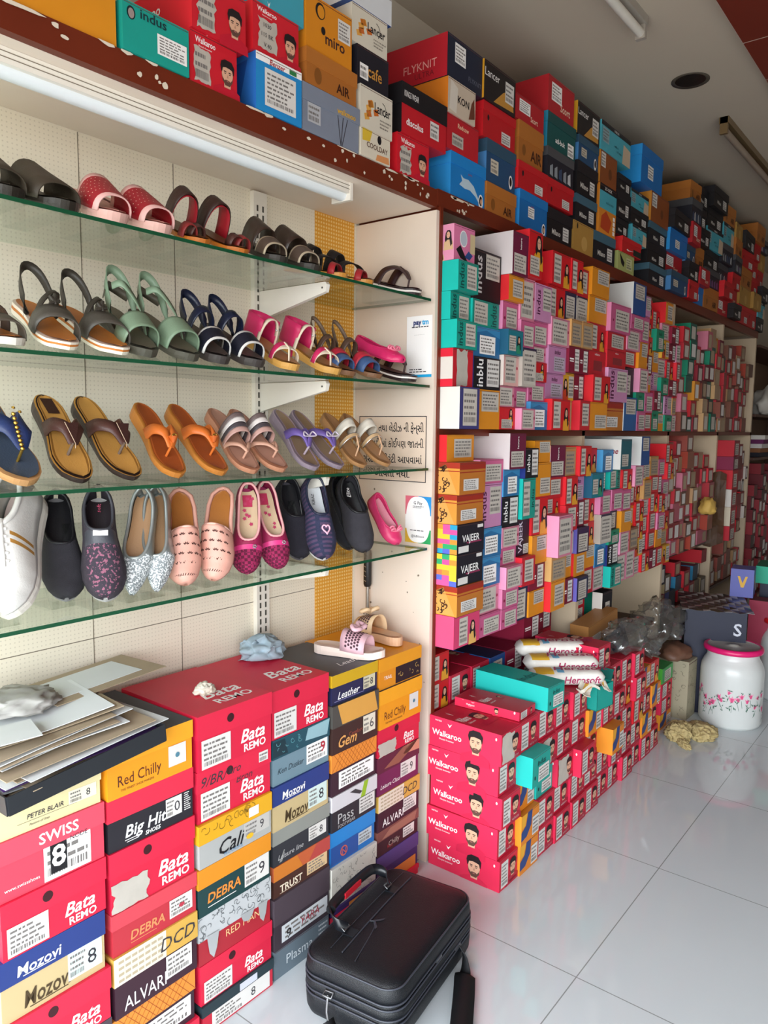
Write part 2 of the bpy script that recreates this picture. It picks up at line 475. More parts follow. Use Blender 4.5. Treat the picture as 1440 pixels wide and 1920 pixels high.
# ------------------------------------------------------------------ printed faces of boxes
BEARD = mat('print_beard', '5f4238', .6)
class Face:
    """a flat side of a box; u runs right and v up, both 0..1"""
    def __init__(s, mb, O, U, V, su, sv, N):
        s.mb = mb; s.O = Vector(O); s.U = Vector(U); s.V = Vector(V); s.su = su; s.sv = sv; s.N = Vector(N)
    def p(s, u, v, k=1):
        return s.O + s.U * (u * s.su) + s.V * (v * s.sv) + s.N * (.0004 * k)
    def rect(s, u0, v0, u1, v1, m, k=1):
        s.mb.poly([s.p(u0, v0, k), s.p(u1, v0, k), s.p(u1, v1, k), s.p(u0, v1, k)], m); return s
    def poly(s, pts, m, k=1):
        s.mb.poly([s.p(u, v, k) for u, v in pts], m); return s
    def ell(s, u, v, ru, rv, m, k=1, n=18, a0=0, a1=2 * math.pi):
        """ellipse with radii in metres"""
        pts = []
        for i in range(n):
            a = a0 + (a1 - a0) * i / (n - 1 if a1 - a0 < 6.2 else n)
            pts.append(s.p(u, v, k) + s.U * (ru * math.cos(a)) + s.V * (rv * math.sin(a)))
        s.mb.poly(pts, m); return s
    def text(s, t, u, v, h, m, k=2, **kw):
        """h = cap height as a fraction of the face height"""
        if 'fit' in kw and kw['fit']: kw['fit'] *= s.su
        s.mb.text(t, s.p(u, v, k), s.U, s.V, h * s.sv, m, **kw); return s
    def vtext(s, t, u, v, h, m, k=2, up=True, **kw):
        if 'fit' in kw and kw['fit']: kw['fit'] *= s.sv
        s.mb.text(t, s.p(u, v, k), s.U, s.V, h * s.su, m, rot=math.pi / 2 if up else -math.pi / 2, **kw); return s
    def arc(s, u, v, r, m, a0, a1, w=.0015, k=2, n=10):
        c = s.p(u, v, k)
        f = lambda rr, a: c + s.U * (rr * math.cos(a)) + s.V * (rr * math.sin(a))
        for i in range(n):
            A = a0 + (a1 - a0) * i / n; B = a0 + (a1 - a0) * (i + 1) / n
            s.mb.poly([f(r - w, A), f(r + w, A), f(r + w, B), f(r - w, B)], m)
        return s
    def man(s, u, v, hgt, shirt):
        """printed portrait of a bearded man, hgt = head height in metres"""
        H = hgt; c = s.p(u, v); U, V, N = s.U, s.V, s.N
        q = lambda x, y, k: c + U * (x * H) + V * (y * H) + N * (.0004 * k)
        s.mb.poly([q(x, y, 1) for x, y in ((-.95, -1.15), (.85, -1.15), (.8, -.72), (.3, -.5), (-.32, -.5), (-.88, -.75))], shirt)
        s.mb.poly([q(x, y, 2) for x, y in ((-.2, -.62), (.2, -.62), (.22, -.25), (-.22, -.25))], SKIN)
        s.mb.poly([q(.36 * math.cos(a), .5 * math.sin(a) - .02, 3) for a in [i * math.pi / 9 for i in range(18)]], SKIN)
        s.mb.poly([q(x, y, 4) for x, y in ((-.365, .0), (-.32, -.16), (-.2, -.3), (-.12, -.25), (.1, -.25), (.18, -.3), (.3, -.16), (.355, .0), (.31, -.3), (.14, -.52), (-.15, -.52), (-.32, -.3))], BEARD)
        s.mb.poly([q(x, y, 5) for x, y in ((-.4, .06), (-.34, .1), (-.31, .28), (-.1, .33), (.14, .31), (.32, .27), (.35, .1), (.4, .06), (.44, .42), (.26, .66), (-.16, .68), (-.4, .56), (-.46, .34))], HAIR)
        for sx in (-.16, .15):
            s.mb.poly([q(sx + x, y, 5) for x, y in ((-.09, .1), (.09, .1), (.08, .14), (-.08, .15))], HAIR)
            s.mb.poly([q(sx + x, y, 5) for x, y in ((-.06, .02), (.06, .02), (.05, .055), (-.05, .055))], HAIR)
        s.mb.poly([q(x, y, 6) for x, y in ((-.08, -.33), (.08, -.33), (.05, -.29), (-.05, -.29))], mat('print_lip', 'b4706a', .6))
        s.mb.poly([q(x, y, 4) for x, y in ((-.05, -.15), (.06, -.15), (.02, .02))], mat('print_skin_dark', 'b98a70', .6))
        return s
    def woman(s, u, v, hgt, top):
        H = hgt; c = s.p(u, v); U, V, N = s.U, s.V, s.N
        q = lambda x, y, k: c + U * (x * H) + V * (y * H) + N * (.0004 * k)
        s.mb.poly([q(x, y, 1) for x, y in ((-.75, -1.9), (.75, -1.9), (.68, -.85), (.25, -.55), (-.25, -.55), (-.68, -.85))], top)
        s.mb.poly([q(x, y, 2) for x, y in ((-.42, .25), (-.2, .58), (.2, .58), (.45, .25), (.5, -.4), (.62, -1.2), (.35, -1.5), (.18, -.6), (-.2, -.6), (-.42, -.9), (-.55, -.5))], HAIR)
        s.mb.poly([q(.27 * math.cos(a), .42 * math.sin(a) - .02, 3) for a in [i * math.pi / 8 for i in range(16)]], SKIN)
        for sx in (-.11, .11):
            s.mb.poly([q(sx + x, y, 4) for x, y in ((-.06, .03), (.06, .03), (.05, .08), (-.05, .08))], HAIR)
        s.mb.poly([q(x, y, 4) for x, y in ((-.09, -.22), (.09, -.22), (.0, -.27))], mat('print_lip', 'b4706a', .6))
        return s

def bars(f, u0, v0, u1, v1, m, seed, rows=4, k=2, code=True):
    """small print: broken lines of lettering and a barcode"""
    r = random.Random(seed)
    dv = (v1 - v0) / rows
    for i in range(rows):
        v = v1 - dv * (i + .5)
        u = u0
        if code and i == rows - 1:
            while u < u1 - .02:
                w = (u1 - u0) * r.choice((.015, .03, .045)); f.rect(u, v - dv * .42, min(u + w, u1), v + dv * .42, m, k); u += w + (u1 - u0) * r.choice((.02, .035))
        else:
            end = u1 - (u1 - u0) * r.random() * .35
            while u < end:
                w = (u1 - u0) * r.uniform(.06, .2); f.rect(u, v - dv * .22, min(u + w, u1), v + dv * .2, m, k); u += w + (u1 - u0) * .04
    return f

class Bx: pass
BOXES = {'shoe_box': 0, 'shoe_carton': 0}
def make_box(kind, label, loc, w, d, h, style, rz=0.0, group=None, seed=0, tilt=(0, 0), cat='shoe box'):
    b = Bx(); b.w, b.d, b.h, b.seed = w, d, h, seed
    b.r = random.Random(seed * 7 + 3)
    b.lidh = 0; b.lid = None; b.body = MB(); b.stick = []; b.flap = []
    root = thing(kind, label, cat, loc, (tilt[0], tilt[1], rz), group)
    st = STY[style]
    def faces(mb, w_, d0, d_, z0, z1):
        return {'F': Face(mb, (-w_ / 2, d0, z0), (1, 0, 0), (0, 0, 1), w_, z1 - z0, (0, -1, 0)),
                'S': Face(mb, (-w_ / 2, d_, z0), (0, -1, 0), (0, 0, 1), d_ - d0, z1 - z0, (-1, 0, 0)),
                'R': Face(mb, (w_ / 2, d0, z0), (0, 1, 0), (0, 0, 1), d_ - d0, z1 - z0, (1, 0, 0)),
                'T': Face(mb, (-w_ / 2, d0, z1), (1, 0, 0), (0, 1, 0), w_, d_ - d0, (0, 0, 1))}
    b.lidh = st.get('lid', 0) * h
    bz = h - (.0015 if b.lidh else 0)
    fm = {k: C(v) for k, v in st.get('faces', {}).items()}
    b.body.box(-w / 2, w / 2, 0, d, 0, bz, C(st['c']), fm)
    b.f = faces(b.body, w, 0, d, 0, h - b.lidh)
    if b.lidh:
        e = .0022
        b.lid = MB()
        lm = {k: C(v) for k, v in st.get('lidfaces', {}).items()}
        b.lid.box(-w / 2 - e, w / 2 + e, -e, d + e, h - b.lidh, h, C(st.get('lc', st['c'])), lm)
        b.l = faces(b.lid, w + 2 * e, -e, d + e, h - b.lidh, h)
    else:
        b.l = None
        b.body.box(-w / 2 + .002, w / 2 - .002, -.0006, .0004, h * .955, h * .965, C('5a3a38'))
    if st.get('p'):
        st['p'](b)
    b.body.build('body', root)
    if b.lid:
        b.lid.build('lid', root)
    for mb in b.stick:
        mb.build('size_sticker', root)
    for mb, nm in b.flap:
        mb.build(nm, root)
    return root
INK2 = mat('small_print', '77726f', .7, wear=.3, scale=60)
def sticker(b, face, u0, v0, u1, v1, m=None, rows=4, torn=False, big=None, code=True):
    """paper label glued on a face of the box: its own piece"""
    mb = MB(); f = face
    g = Face(mb, f.O + f.N * .0007, f.U, f.V, f.su, f.sv, f.N)
    m = m or PAPER
    if torn:
        r = b.r; n = 7
        pts = [(u0 + (u1 - u0) * i / n, v0 + r.uniform(-.02, .03)) for i in range(n + 1)] + [(u1 + r.uniform(-.03, .03), v0 + (v1 - v0) * i / n) for i in range(1, n)] + \
              [(u1 - (u1 - u0) * i / n, v1 + r.uniform(-.06, .03)) for i in range(n + 1)] + [(u0 + r.uniform(-.02, .05), v1 - (v1 - v0) * i / n) for i in range(1, n)]
        g.poly(pts, m)
    else:
        g.rect(u0, v0, u1, v1, m)
    du, dv = u1 - u0, v1 - v0
    if rows:
        if big:
            g.text(big, u0 + du * .7, v0 + dv * .5, dv * .55, INK)
            bars(g, u0 + du * .06, v0 + dv * .08, u0 + du * .5, v1 - dv * .08, INK2, b.seed, rows, code=code)
        else:
            bars(g, u0 + du * .07, v0 + dv * .08, u1 - du * .07, v1 - dv * .08, INK2, b.seed, rows, code=code)
    b.stick.append(mb)
def notch(b, u=.5, m=None):
    """half-round thumb cut in the lid's front edge"""
    f = b.l['F']; f.ell(u, .52, .011, .011, C('3a1018'))
def swirl(f, u0, v0, u1, v1, m, n, seed, r0=.006):
    r = random.Random(seed)
    for i in range(n):
        a = r.uniform(0, 6)
        f.arc(r.uniform(u0, u1), r.uniform(v0, v1), r0 * r.uniform(.6, 1.3), m, a, a + r.uniform(2, 4.5), .0008, 2, 6)
def lattice(f, m, n=10, k=1):
    for i in range(-n, n * 2):
        a = i / n
        for s in (1, -1):
            p0, p1 = (a, 0), (a + s * f.sv / f.su * .8, 1)
            if min(p0[0], p1[0]) < 0 or max(p0[0], p1[0]) > 1: continue
            f.poly([p0, (p0[0] + .008, 0), (p1[0] + .008, 1), p1], m, k)

# ---- styles: colours (c body, lc lid, faces; many left sides painted brighter as daylit), lid share and prints
STY = {}
def sty(name, c, lid=0, lc=None, faces=None, p=None, lidfaces=None):
    STY[name] = dict(c=c, lid=lid, lc=lc or c, faces=faces or {}, p=p, lidfaces=lidfaces or {})
W = WHITE
def p_bata(marked=0, torn=0):
    def p(b):
        F, L, T = b.f['F'], b.l['F'], b.l['T']
        notch(b, .42)
        F.text('Bata', .73, .62, .42, W, shear=.28, off=.018)
        F.text('REMO', .76, .22, .25, W, off=.02)
        T.text('Bata', .62, .34, .16, W, shear=.28, off=.018); T.text('REMO', .64, .16, .1, W, off=.02)
        if torn:
            sticker(b, F, -.0, .02, .42, .8, GREYP, 0, True)
        else:
            sticker(b, F, .04, .06, .42, .95, PAPER, 5)
        if marked:
            L.text('9/BR/', .2, .45, .5, INK, shear=.3); L.text('kro', .48, .5, .4, INK, shear=.3)
            F.text('Bron', .62, .93, .25, INK, shear=.3)
            sticker(b, L, .82, .25, .95, .75, PAPER, 2)
    return p
RED = 'cf1f3f'; PINKRED = 'e22b4e'
sty('bata', RED, .42, 'd42342', p=p_bata())
sty('bata_torn', RED, .4, 'd42342', p=p_bata(0, 1))
sty('bata_marked', RED, .4, 'd42342', p=p_bata(1))
def p(b):
    F = b.f['F']; F.text('Red Chilly', .36, .5, .34, C('5a2a1c'), fit=.5); F.text('THE FINEST SHOE MAKERS', .33, .2, .07, C('5a2a1c'), fit=.4)
    sticker(b, F, .7, .3, .92, .95, PAPER, 0); F.ell(.81, .62, .006, .006, C('4f7f93'), 5)
sty('redchilly', 'e8961c', .36, 'eda122', p=p, lidfaces={'top': '3c4048'})
def p(b):
    F = b.f['F']; F.text('PETER BLAIR', .46, .6, .2, INK, shear=.2, off=.012, fit=.6); F.rect(.2, .4, .76, .415, INK); F.text('Passion of Step', .4, .26, .1, INK, shear=.3, fit=.35)
    sticker(b, F, .68, .42, .96, .98, C('e4dfc8'), 3, big='8')
sty('peter', 'dccf9f', .3, p=p)
def p(b):
    F, L = b.f['F'], b.l['F']; L.text('SWISS', .55, .5, .5, W, off=.016, fit=.5); F.text('www.swissshoes', .2, .3, .1, W)
    sticker(b, F, .4, .05, .86, 1.3, WHITE, 4); b.stick[-1].poly([F.p(.46, .2, 5), F.p(.62, .2, 5), F.p(.62, 1.15, 5), F.p(.46, 1.15, 5)], BLACK)
    b.stick[-1].text('8', F.p(.54, .68, 7), F.U, F.V, F.sv * .6, W, off=.02)
    b.stick[-1].text('NODE', F.p(.74, 1.0, 7), F.U, F.V, F.sv * .13, INK)
sty('swiss', 'df4257', .38, 'e04a5e', p=p)
def p(b):
    F, L = b.f['F'], b.l['F']; L.text('Mozovi', .35, .42, .42, W, off=.015, shear=.1, fit=.4); L.rect(.2, .14, .5, .17, W)
    F.text('Mozovi', .42, .42, .48, C('4a3a22'), off=.015, shear=.1, fit=.44); F.rect(.25, .12, .62, .15, C('4a3a22'))
    sticker(b, F, .62, .2, .97, 1.0, C('cfe0dc'), 4, big='8')
sty('mozovi', 'c2ad80', .42, '263a7c', p=p)
def p(b):
    F = b.f['F']; F.text('Big Hit', .42, .5, .4, W, off=.016, shear=.2, fit=.55); F.text('SHOES', .5, .17, .14, W, off=.02, shear=.2); F.rect(.18, .2, .36, .225, W); F.rect(.2, .13, .34, .15, W)
    sticker(b, F, .66, .3, .86, .95, PAPER, 4, big='0'); bars(F, .89, .3, .97, .95, W, 5, 9, code=False)
sty('bighit', '25232a', .42, 'd62a45', p=p)
def p(b):
    F = b.f['F']; F.text('DEBRA', .4, .5, .34, C('d98a5a'), off=.02, shear=.15, fit=.5); F.rect(.2, .2, .5, .225, C('d98a5a'))
    sticker(b, F, .66, .25, .95, .95, PAPER, 4); F.ell(.81, .6, .008, .005, C('b5384a'), 6)
sty('debra_red', 'b7303c', .36, 'cf4350', p=p)
def p(b):
    F = b.f['F']; F.text('DEBRA', .34, .55, .34, C('e08a3a'), off=.02, shear=.15, fit=.5); F.rect(.12, .22, .5, .245, W)
    sticker(b, F, .62, .15, .98, .98, PAPER, 4, big='9')
sty('debra_green', '1f3f40', .4, 'd98a22', p=p)
def p(b):
    F, L = b.f['F'], b.l['F']; F.text('Cali', .4, .5, .62, BLACK, off=.012, shear=.35, fit=.55); F.text('PRO CHOICE', .45, .15, .12, C('3a7fb0'))
    swirl(L, .05, .2, .75, .8, C('7a5a18'), 14, 3, .009); L.text('IONS', .6, .7, .3, C('7a5a18'))
    sticker(b, L, .66, .2, .8, .7, W, 0); sticker(b, F, .6, .3, .97, .98, C('bcb9b4'), 3, big='9'); F.ell(.68, .35, .012, .007, C('e8b32a'), 5)
sty('cali', 'a9aaa8', .44, 'dba21e', p=p)
def p(b):
    F, L = b.f['F'], b.l['F']; lattice(L, C('a8561c'), 12)
    F.text('PASSHN', .45, .5, .4, C('7a2a3a'), fit=.5)
    sticker(b, F, .15, .2, .95, .9, W, 4)
sty('lattice', '3a2430', .42, 'e28a35', p=p)
def p(b):
    F, L = b.f['F'], b.l['F']; F.text('ALVARI', .35, .35, .42, W, fit=.5)
    for i in range(4):
        for j in range(7):
            L.rect(.05 + j * .075, .1 + i * .22, .11 + j * .075, .2 + i * .22, C('b3a489'))
    L.text('DCD', .74, .5, .5, INK, shear=.2); sticker(b, F, .6, .25, .93, .95, PAPER, 4)
    L.rect(.0, .0, .6, 1.0, C('ded3c2'), .5)
sty('alvari', '3a1f2c', .45, 'cda24a', p=p)
def p(b):
    F, L = b.f['F'], b.l['F']; swirl(L, .03, .05, .97, .95, C('5f6366'), 46, 5, .008)
    F.text('RED MAN', .6, .72, .3, C('e8c08a'), fit=.55); F.ell(.2, .6, .012, .01, C('c98a2a'), 3)
    r = b.r
    f = Face(None, L.O + L.N * .002, L.U, L.V, L.su, L.sv, L.N)   # torn hanging strips of silver wrapping
    for u, dn, w_ in ((.1, -.9, .16), (.8, -.75, .14), (.55, -.3, .2)):
        f.mb = MB(); f.poly([(u, .12), (u + w_, .1), (u + w_ * .8, dn * .6), (u + w_ * .55, dn), (u + w_ * .2, dn * .7)], mat('silver_wrap', 'c9ccce', .3, metal=.4)); b.flap.append((f.mb, 'torn_strip'))
sty('redman', 'a82834', .5, 'b9bcbe', p=p)
def p(b):
    F, L = b.f['F'], b.l['F']; F.text('Ken Duskar', .3, .5, .22, C('27353f'), shear=.3, fit=.45)
    L.poly([(.0, .1), (.25, .1), (.2, .9), (.0, .9)], C('16323c')); swirl(L, .05, .2, .5, .8, C('5f97a0'), 10, 4)
    L.poly([(.55, .3), (.95, .15), (1.0, .95), (.6, .9)], C('8fb3bd'))
    sticker(b, F, .58, .25, .97, 1.0, W, 4); F.text('9', .88, .72, .4, C('b02a3a'), 6, off=.02)
sty('kenblue', '6d8794', .42, '1f4a58', p=p)
def p(b):
    F = b.f['F']; F.text('Leisure line', .3, .35, .25, C('b8b8b8'), shear=.25, fit=.5); F.poly([(.1, .1), (.15, .1), (.2, .6), (.18, .6)], C('8a8a88'))
    sticker(b, F, .62, .3, .95, .95, PAPER, 4, big='8')
sty('darkgrey', '33343a', .4, '8b8d87', p=p)
def p(b):
    F, L = b.f['F'], b.l['F']; F.text('TRUST', .3, .4, .42, C('e6d9c2'), off=.02, fit=.5); F.rect(.1, .12, .45, .145, C('e6d9c2'))
    L.poly([(.0, .0), (.5, .0), (.4, 1), (.0, 1)], C('c9772e')); L.poly([(.6, 0), (1, 0), (1, 1), (.75, 1)], C('b54a44'))
    sticker(b, F, .58, .2, .96, 1.0, C('d8b98e'), 4)
sty('trust', '4a2f28', .45, 'bf5f3a', p=p)
def p(b):
    F = b.f['F']; sticker(b, F, .12, .2, .97, .85, C('c9ced2'), 3, code=False); F.text('9', .24, .45, .4, BLACK, 6); F.text('YARA', .62, .55, .3, C('a02a3a'), 6, shear=.2)
sty('nine', '3a3038', .5, '4b4048', p=p)
def p(b):
    F = b.f['F']; F.text('Plasma', .45, .5, .34, C('c5cdd2'), fit=.62); bars(F, .8, .3, .97, .9, C('c5cdd2'), 3, 4)
sty('plasma', '5f6d77', .0, p=p)
def p(b):
    F, L = b.f['F'], b.l['F']; F.text('Leather', .35, .45, .42, W, shear=.35, off=.01, fit=.55); F.rect(.05, .15, .7, .18, C('8a86b8'))
    b.l['T'].text('Leather', .7, .2, .09, W, shear=.35); sticker(b, F, .68, .25, .95, .98, C('cfc7a8'), 3, big='8')
sty('leather', '25274a', .4, 'c9a01c', p=p, lidfaces={'top': '45464c'})
def p(b):
    F, L = b.f['F'], b.l['F']; F.text('Gem', .3, .4, .42, C('e0a25c'), off=.014, shear=.3, fit=.4); F.text('Comfort', .5, .55, .16, C('9a4a3a'))
    L.poly([(.2, .05), (.98, .05), (.9, 1), (.1, 1)], C('d39a48')); sticker(b, F, .66, .3, .94, .98, C('ded6c4'), 3, big='6')
sty('gem', '3a2622', .45, '4a4844', p=p)
def p(b):
    F, L = b.f['F'], b.l['F']; F.text('Pass', .3, .55, .5, C('b9b9b9'), off=.0, fit=.45); F.text('FOOTWEAR', .32, .16, .16, C('b9b9b9'), fit=.5)
    L.poly([(.62, .0), (.72, .0), (.8, 1), (.7, 1)], C('93b52a')); L.poly([(.38, .75), (.5, .8), (.66, .4), (.6, .3)], C('3a3a3c'))
    sticker(b, F, .6, .2, .96, .95, PAPER, 4)
sty('passw', '2c2a30', .42, 'cfccd0', p=p)
def p(b):
    F = b.f['F']; F.ell(.3, .5, .016, .016, C('c9604a'), 1); F.ell(.3, .5, .012, .012, C('25448a'), 2); F.text('N', .3, .5, .3, C('c9604a'), 4)
    F.rect(.02, .05, .62, .95, C('2a4f94'), .5); sticker(b, F, .62, .3, .93, .9, C('b9c3c9'), 3)
sty('bluelid', '1f6cb4', .42, '2880c8', p=p)
def p(b):
    swirl(b.f['F'], .03, .05, .97, .95, C('8a8a84'), 40, 9, .008); swirl(b.l['F'], .03, .05, .97, .95, C('8a8a84'), 20, 8, .007)
sty('pattern', 'c9c6bc', .4, p=p)
def p(b):
    F, L = b.f['F'], b.l['F']; F.rect(.38, .05, 1.0, .98, C('2e1a22')); swirl(F, .45, .2, .95, .8, C('c9a25c'), 8, 2); F.text('TRAIL', .2, .6, .2, W)
sty('orangebox', 'dd8a1e', .42, 'e2961f', p=p)
def p(b):
    F, L = b.f['F'], b.l['F']; L.poly([(.15, .2), (.5, .1), (.8, .6), (.95, 1), (.6, 1)], C('8f5a4a')); F.text('Leisure Class', .3, .35, .2, W, shear=.3, fit=.45)
    L.poly([(.6, .5), (1, .35), (1, 1), (.7, 1)], C('c98a72')); sticker(b, F, .55, .3, .93, .98, PAPER, 4, big='9')
sty('purple', '6e2450', .42, '5a2238', p=p)
def p(b):
    F = b.f['F']; F.text('Chilly', .4, .5, .36, C('b9a9a0'), fit=.45); F.text('Red', .3, .35, .25, C('a03a3a')); sticker(b, F, .62, .25, .9, .9, PAPER, 3)
    b.l['F'].poly([(.1, .1), (.9, .1), (.95, .9), (.3, .8)], C('9a6a5a'))
sty('darkchilly', '3a1f26', .4, '7a4a44', p=p)
sty('violet', '3a2a6a', .42, '51407f', p=lambda b: sticker(b, b.f['F'], .4, .0, .95, .6, C('d88a3a'), 0))
sty('blackred', 'c02038', .36, '22333a', p=lambda b: (sticker(b, b.f['F'], .12, .1, .95, .98, PAPER, 4, big='8'), sticker(b, b.l['F'], .5, .1, .75, .8, C('c9ccd8'), 0)))

# ---- boxes on top of the cabinets (sport shoe boxes, some with lids)
def walk(F, u=.3, v=.62, h=.2, sub=True):
    F.text('Walkaroo', u, v, h, W, off=.016, fit=.42)
    c = (u + .04, v + h * 1.3)
    F.poly([(c[0] - .03, c[1] + .1), (c[0], c[1] - .02), (c[0] + .035, c[1] + .12), (c[0], c[1] + .05)], W)
    if sub: F.text('lifestyle footwear', u, v - h * .95, h * .3, W, fit=.3)
DKRED = C('a31628')
def p(b):
    F, S, T = b.f['F'], b.f['S'], b.f['T']
    walk(F, .32, .85, .12); F.man(.78, .42, b.h * .42, C('c01a30')); sticker(b, F, .08, .05, .42, .7, GREYP, 3, True)
    S.text('Walkaroo', .4, .6, .2, W, off=.016)
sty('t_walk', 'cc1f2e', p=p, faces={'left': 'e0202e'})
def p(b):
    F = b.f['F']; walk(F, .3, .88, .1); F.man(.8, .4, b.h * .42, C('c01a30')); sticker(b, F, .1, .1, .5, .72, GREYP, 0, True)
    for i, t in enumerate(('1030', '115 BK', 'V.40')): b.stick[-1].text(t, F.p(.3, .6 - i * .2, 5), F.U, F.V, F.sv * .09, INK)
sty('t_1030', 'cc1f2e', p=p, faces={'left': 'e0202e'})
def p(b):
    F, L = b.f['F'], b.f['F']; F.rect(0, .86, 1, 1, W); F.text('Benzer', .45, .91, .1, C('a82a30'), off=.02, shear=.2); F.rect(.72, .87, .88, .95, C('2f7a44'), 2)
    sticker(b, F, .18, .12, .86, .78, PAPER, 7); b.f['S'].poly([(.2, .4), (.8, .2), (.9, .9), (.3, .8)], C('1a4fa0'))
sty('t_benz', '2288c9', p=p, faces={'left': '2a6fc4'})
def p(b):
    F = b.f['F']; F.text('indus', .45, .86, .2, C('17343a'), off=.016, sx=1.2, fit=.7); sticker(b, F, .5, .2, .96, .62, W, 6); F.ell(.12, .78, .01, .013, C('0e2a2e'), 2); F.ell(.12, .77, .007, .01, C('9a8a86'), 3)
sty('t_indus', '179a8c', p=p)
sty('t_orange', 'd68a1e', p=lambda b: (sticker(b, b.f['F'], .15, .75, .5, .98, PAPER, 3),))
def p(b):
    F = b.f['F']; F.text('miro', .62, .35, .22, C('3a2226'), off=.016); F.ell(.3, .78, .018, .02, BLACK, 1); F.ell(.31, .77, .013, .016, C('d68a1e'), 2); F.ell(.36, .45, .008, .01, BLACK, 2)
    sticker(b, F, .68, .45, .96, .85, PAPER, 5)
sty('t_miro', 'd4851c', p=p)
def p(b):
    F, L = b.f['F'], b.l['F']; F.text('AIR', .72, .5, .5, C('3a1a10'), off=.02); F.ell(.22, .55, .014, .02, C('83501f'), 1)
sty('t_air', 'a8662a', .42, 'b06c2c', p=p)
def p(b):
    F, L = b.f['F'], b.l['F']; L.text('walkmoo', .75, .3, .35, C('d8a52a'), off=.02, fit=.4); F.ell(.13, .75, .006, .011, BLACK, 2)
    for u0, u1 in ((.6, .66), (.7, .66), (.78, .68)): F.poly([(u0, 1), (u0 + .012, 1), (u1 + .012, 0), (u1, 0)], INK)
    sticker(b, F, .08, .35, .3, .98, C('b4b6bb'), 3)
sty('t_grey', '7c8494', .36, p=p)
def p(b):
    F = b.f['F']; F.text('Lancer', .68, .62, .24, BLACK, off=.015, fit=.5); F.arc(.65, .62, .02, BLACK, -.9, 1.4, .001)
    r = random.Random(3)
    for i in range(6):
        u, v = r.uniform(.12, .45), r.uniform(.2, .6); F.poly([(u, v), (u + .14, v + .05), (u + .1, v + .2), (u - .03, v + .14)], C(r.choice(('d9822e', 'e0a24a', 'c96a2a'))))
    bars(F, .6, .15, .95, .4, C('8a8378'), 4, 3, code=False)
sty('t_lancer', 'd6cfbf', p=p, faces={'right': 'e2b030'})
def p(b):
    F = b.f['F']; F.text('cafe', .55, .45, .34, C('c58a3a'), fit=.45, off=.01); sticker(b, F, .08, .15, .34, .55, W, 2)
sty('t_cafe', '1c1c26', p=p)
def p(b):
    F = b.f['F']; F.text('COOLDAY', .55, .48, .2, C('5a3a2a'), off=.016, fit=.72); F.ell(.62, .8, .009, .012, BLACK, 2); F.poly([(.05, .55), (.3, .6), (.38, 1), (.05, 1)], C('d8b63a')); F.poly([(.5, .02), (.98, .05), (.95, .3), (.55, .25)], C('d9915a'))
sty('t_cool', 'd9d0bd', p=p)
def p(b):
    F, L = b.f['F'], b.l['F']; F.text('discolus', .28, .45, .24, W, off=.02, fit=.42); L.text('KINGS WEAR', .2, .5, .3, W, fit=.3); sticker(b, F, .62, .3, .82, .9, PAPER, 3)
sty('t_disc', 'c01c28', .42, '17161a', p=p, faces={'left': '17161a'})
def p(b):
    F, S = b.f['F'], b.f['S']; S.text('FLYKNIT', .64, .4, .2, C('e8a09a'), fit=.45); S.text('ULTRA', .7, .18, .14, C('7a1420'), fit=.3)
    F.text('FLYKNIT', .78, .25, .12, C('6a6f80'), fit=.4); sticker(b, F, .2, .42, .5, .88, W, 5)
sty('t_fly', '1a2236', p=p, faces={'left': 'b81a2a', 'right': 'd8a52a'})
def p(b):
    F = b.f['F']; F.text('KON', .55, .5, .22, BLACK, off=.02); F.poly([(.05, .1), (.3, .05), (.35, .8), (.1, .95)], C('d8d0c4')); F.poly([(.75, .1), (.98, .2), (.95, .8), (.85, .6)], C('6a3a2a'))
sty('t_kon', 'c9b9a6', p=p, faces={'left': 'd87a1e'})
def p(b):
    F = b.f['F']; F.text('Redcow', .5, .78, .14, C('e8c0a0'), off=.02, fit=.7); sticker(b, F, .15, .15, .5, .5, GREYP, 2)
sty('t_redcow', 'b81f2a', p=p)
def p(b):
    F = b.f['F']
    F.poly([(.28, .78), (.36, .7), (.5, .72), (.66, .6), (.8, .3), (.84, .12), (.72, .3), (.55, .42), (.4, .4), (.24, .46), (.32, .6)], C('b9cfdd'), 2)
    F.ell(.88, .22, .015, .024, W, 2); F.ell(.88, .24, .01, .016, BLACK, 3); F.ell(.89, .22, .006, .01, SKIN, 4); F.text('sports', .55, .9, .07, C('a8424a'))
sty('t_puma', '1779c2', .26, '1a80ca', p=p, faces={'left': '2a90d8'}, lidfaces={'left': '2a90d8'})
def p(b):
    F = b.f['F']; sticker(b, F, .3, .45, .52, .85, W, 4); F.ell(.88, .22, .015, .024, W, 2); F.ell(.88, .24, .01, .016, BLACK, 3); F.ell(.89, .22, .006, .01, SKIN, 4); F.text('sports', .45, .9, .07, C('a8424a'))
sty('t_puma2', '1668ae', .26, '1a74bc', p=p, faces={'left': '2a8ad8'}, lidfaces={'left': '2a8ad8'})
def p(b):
    F = b.f['F']; sticker(b, F, .14, .35, .4, .82, C('cfc7b4'), 3); F.ell(.84, .36, .014, .024, W, 2); F.ell(.84, .38, .009, .016, BLACK, 3)
sty('t_navy', '23496f', .3, '2f4f66', p=p, faces={'left': '4a86c0'})
def p(b):
    F = b.f['F']; sticker(b, F, .56, .1, .84, .55, PAPER, 4); F.ell(.15, .78, .006, .01, BLACK, 2)
sty('t_red', 'b81a22', .25, 'c01e26', p=p, faces={'left': 'd8202a'}, lidfaces={'left': 'd8202a'})
def p(b):
    F = b.f['F']; F.text('Lancer', .25, .72, .22, W, fit=.45); F.poly([(.3, .05), (.95, .1), (.9, .7), (.6, .45)], C('c08a3a')); sticker(b, F, .66, .25, .94, .8, PAPER, 4)
sty('t_lanblk', '1f1a1c', p=p, faces={'left': 'd8a02a'})
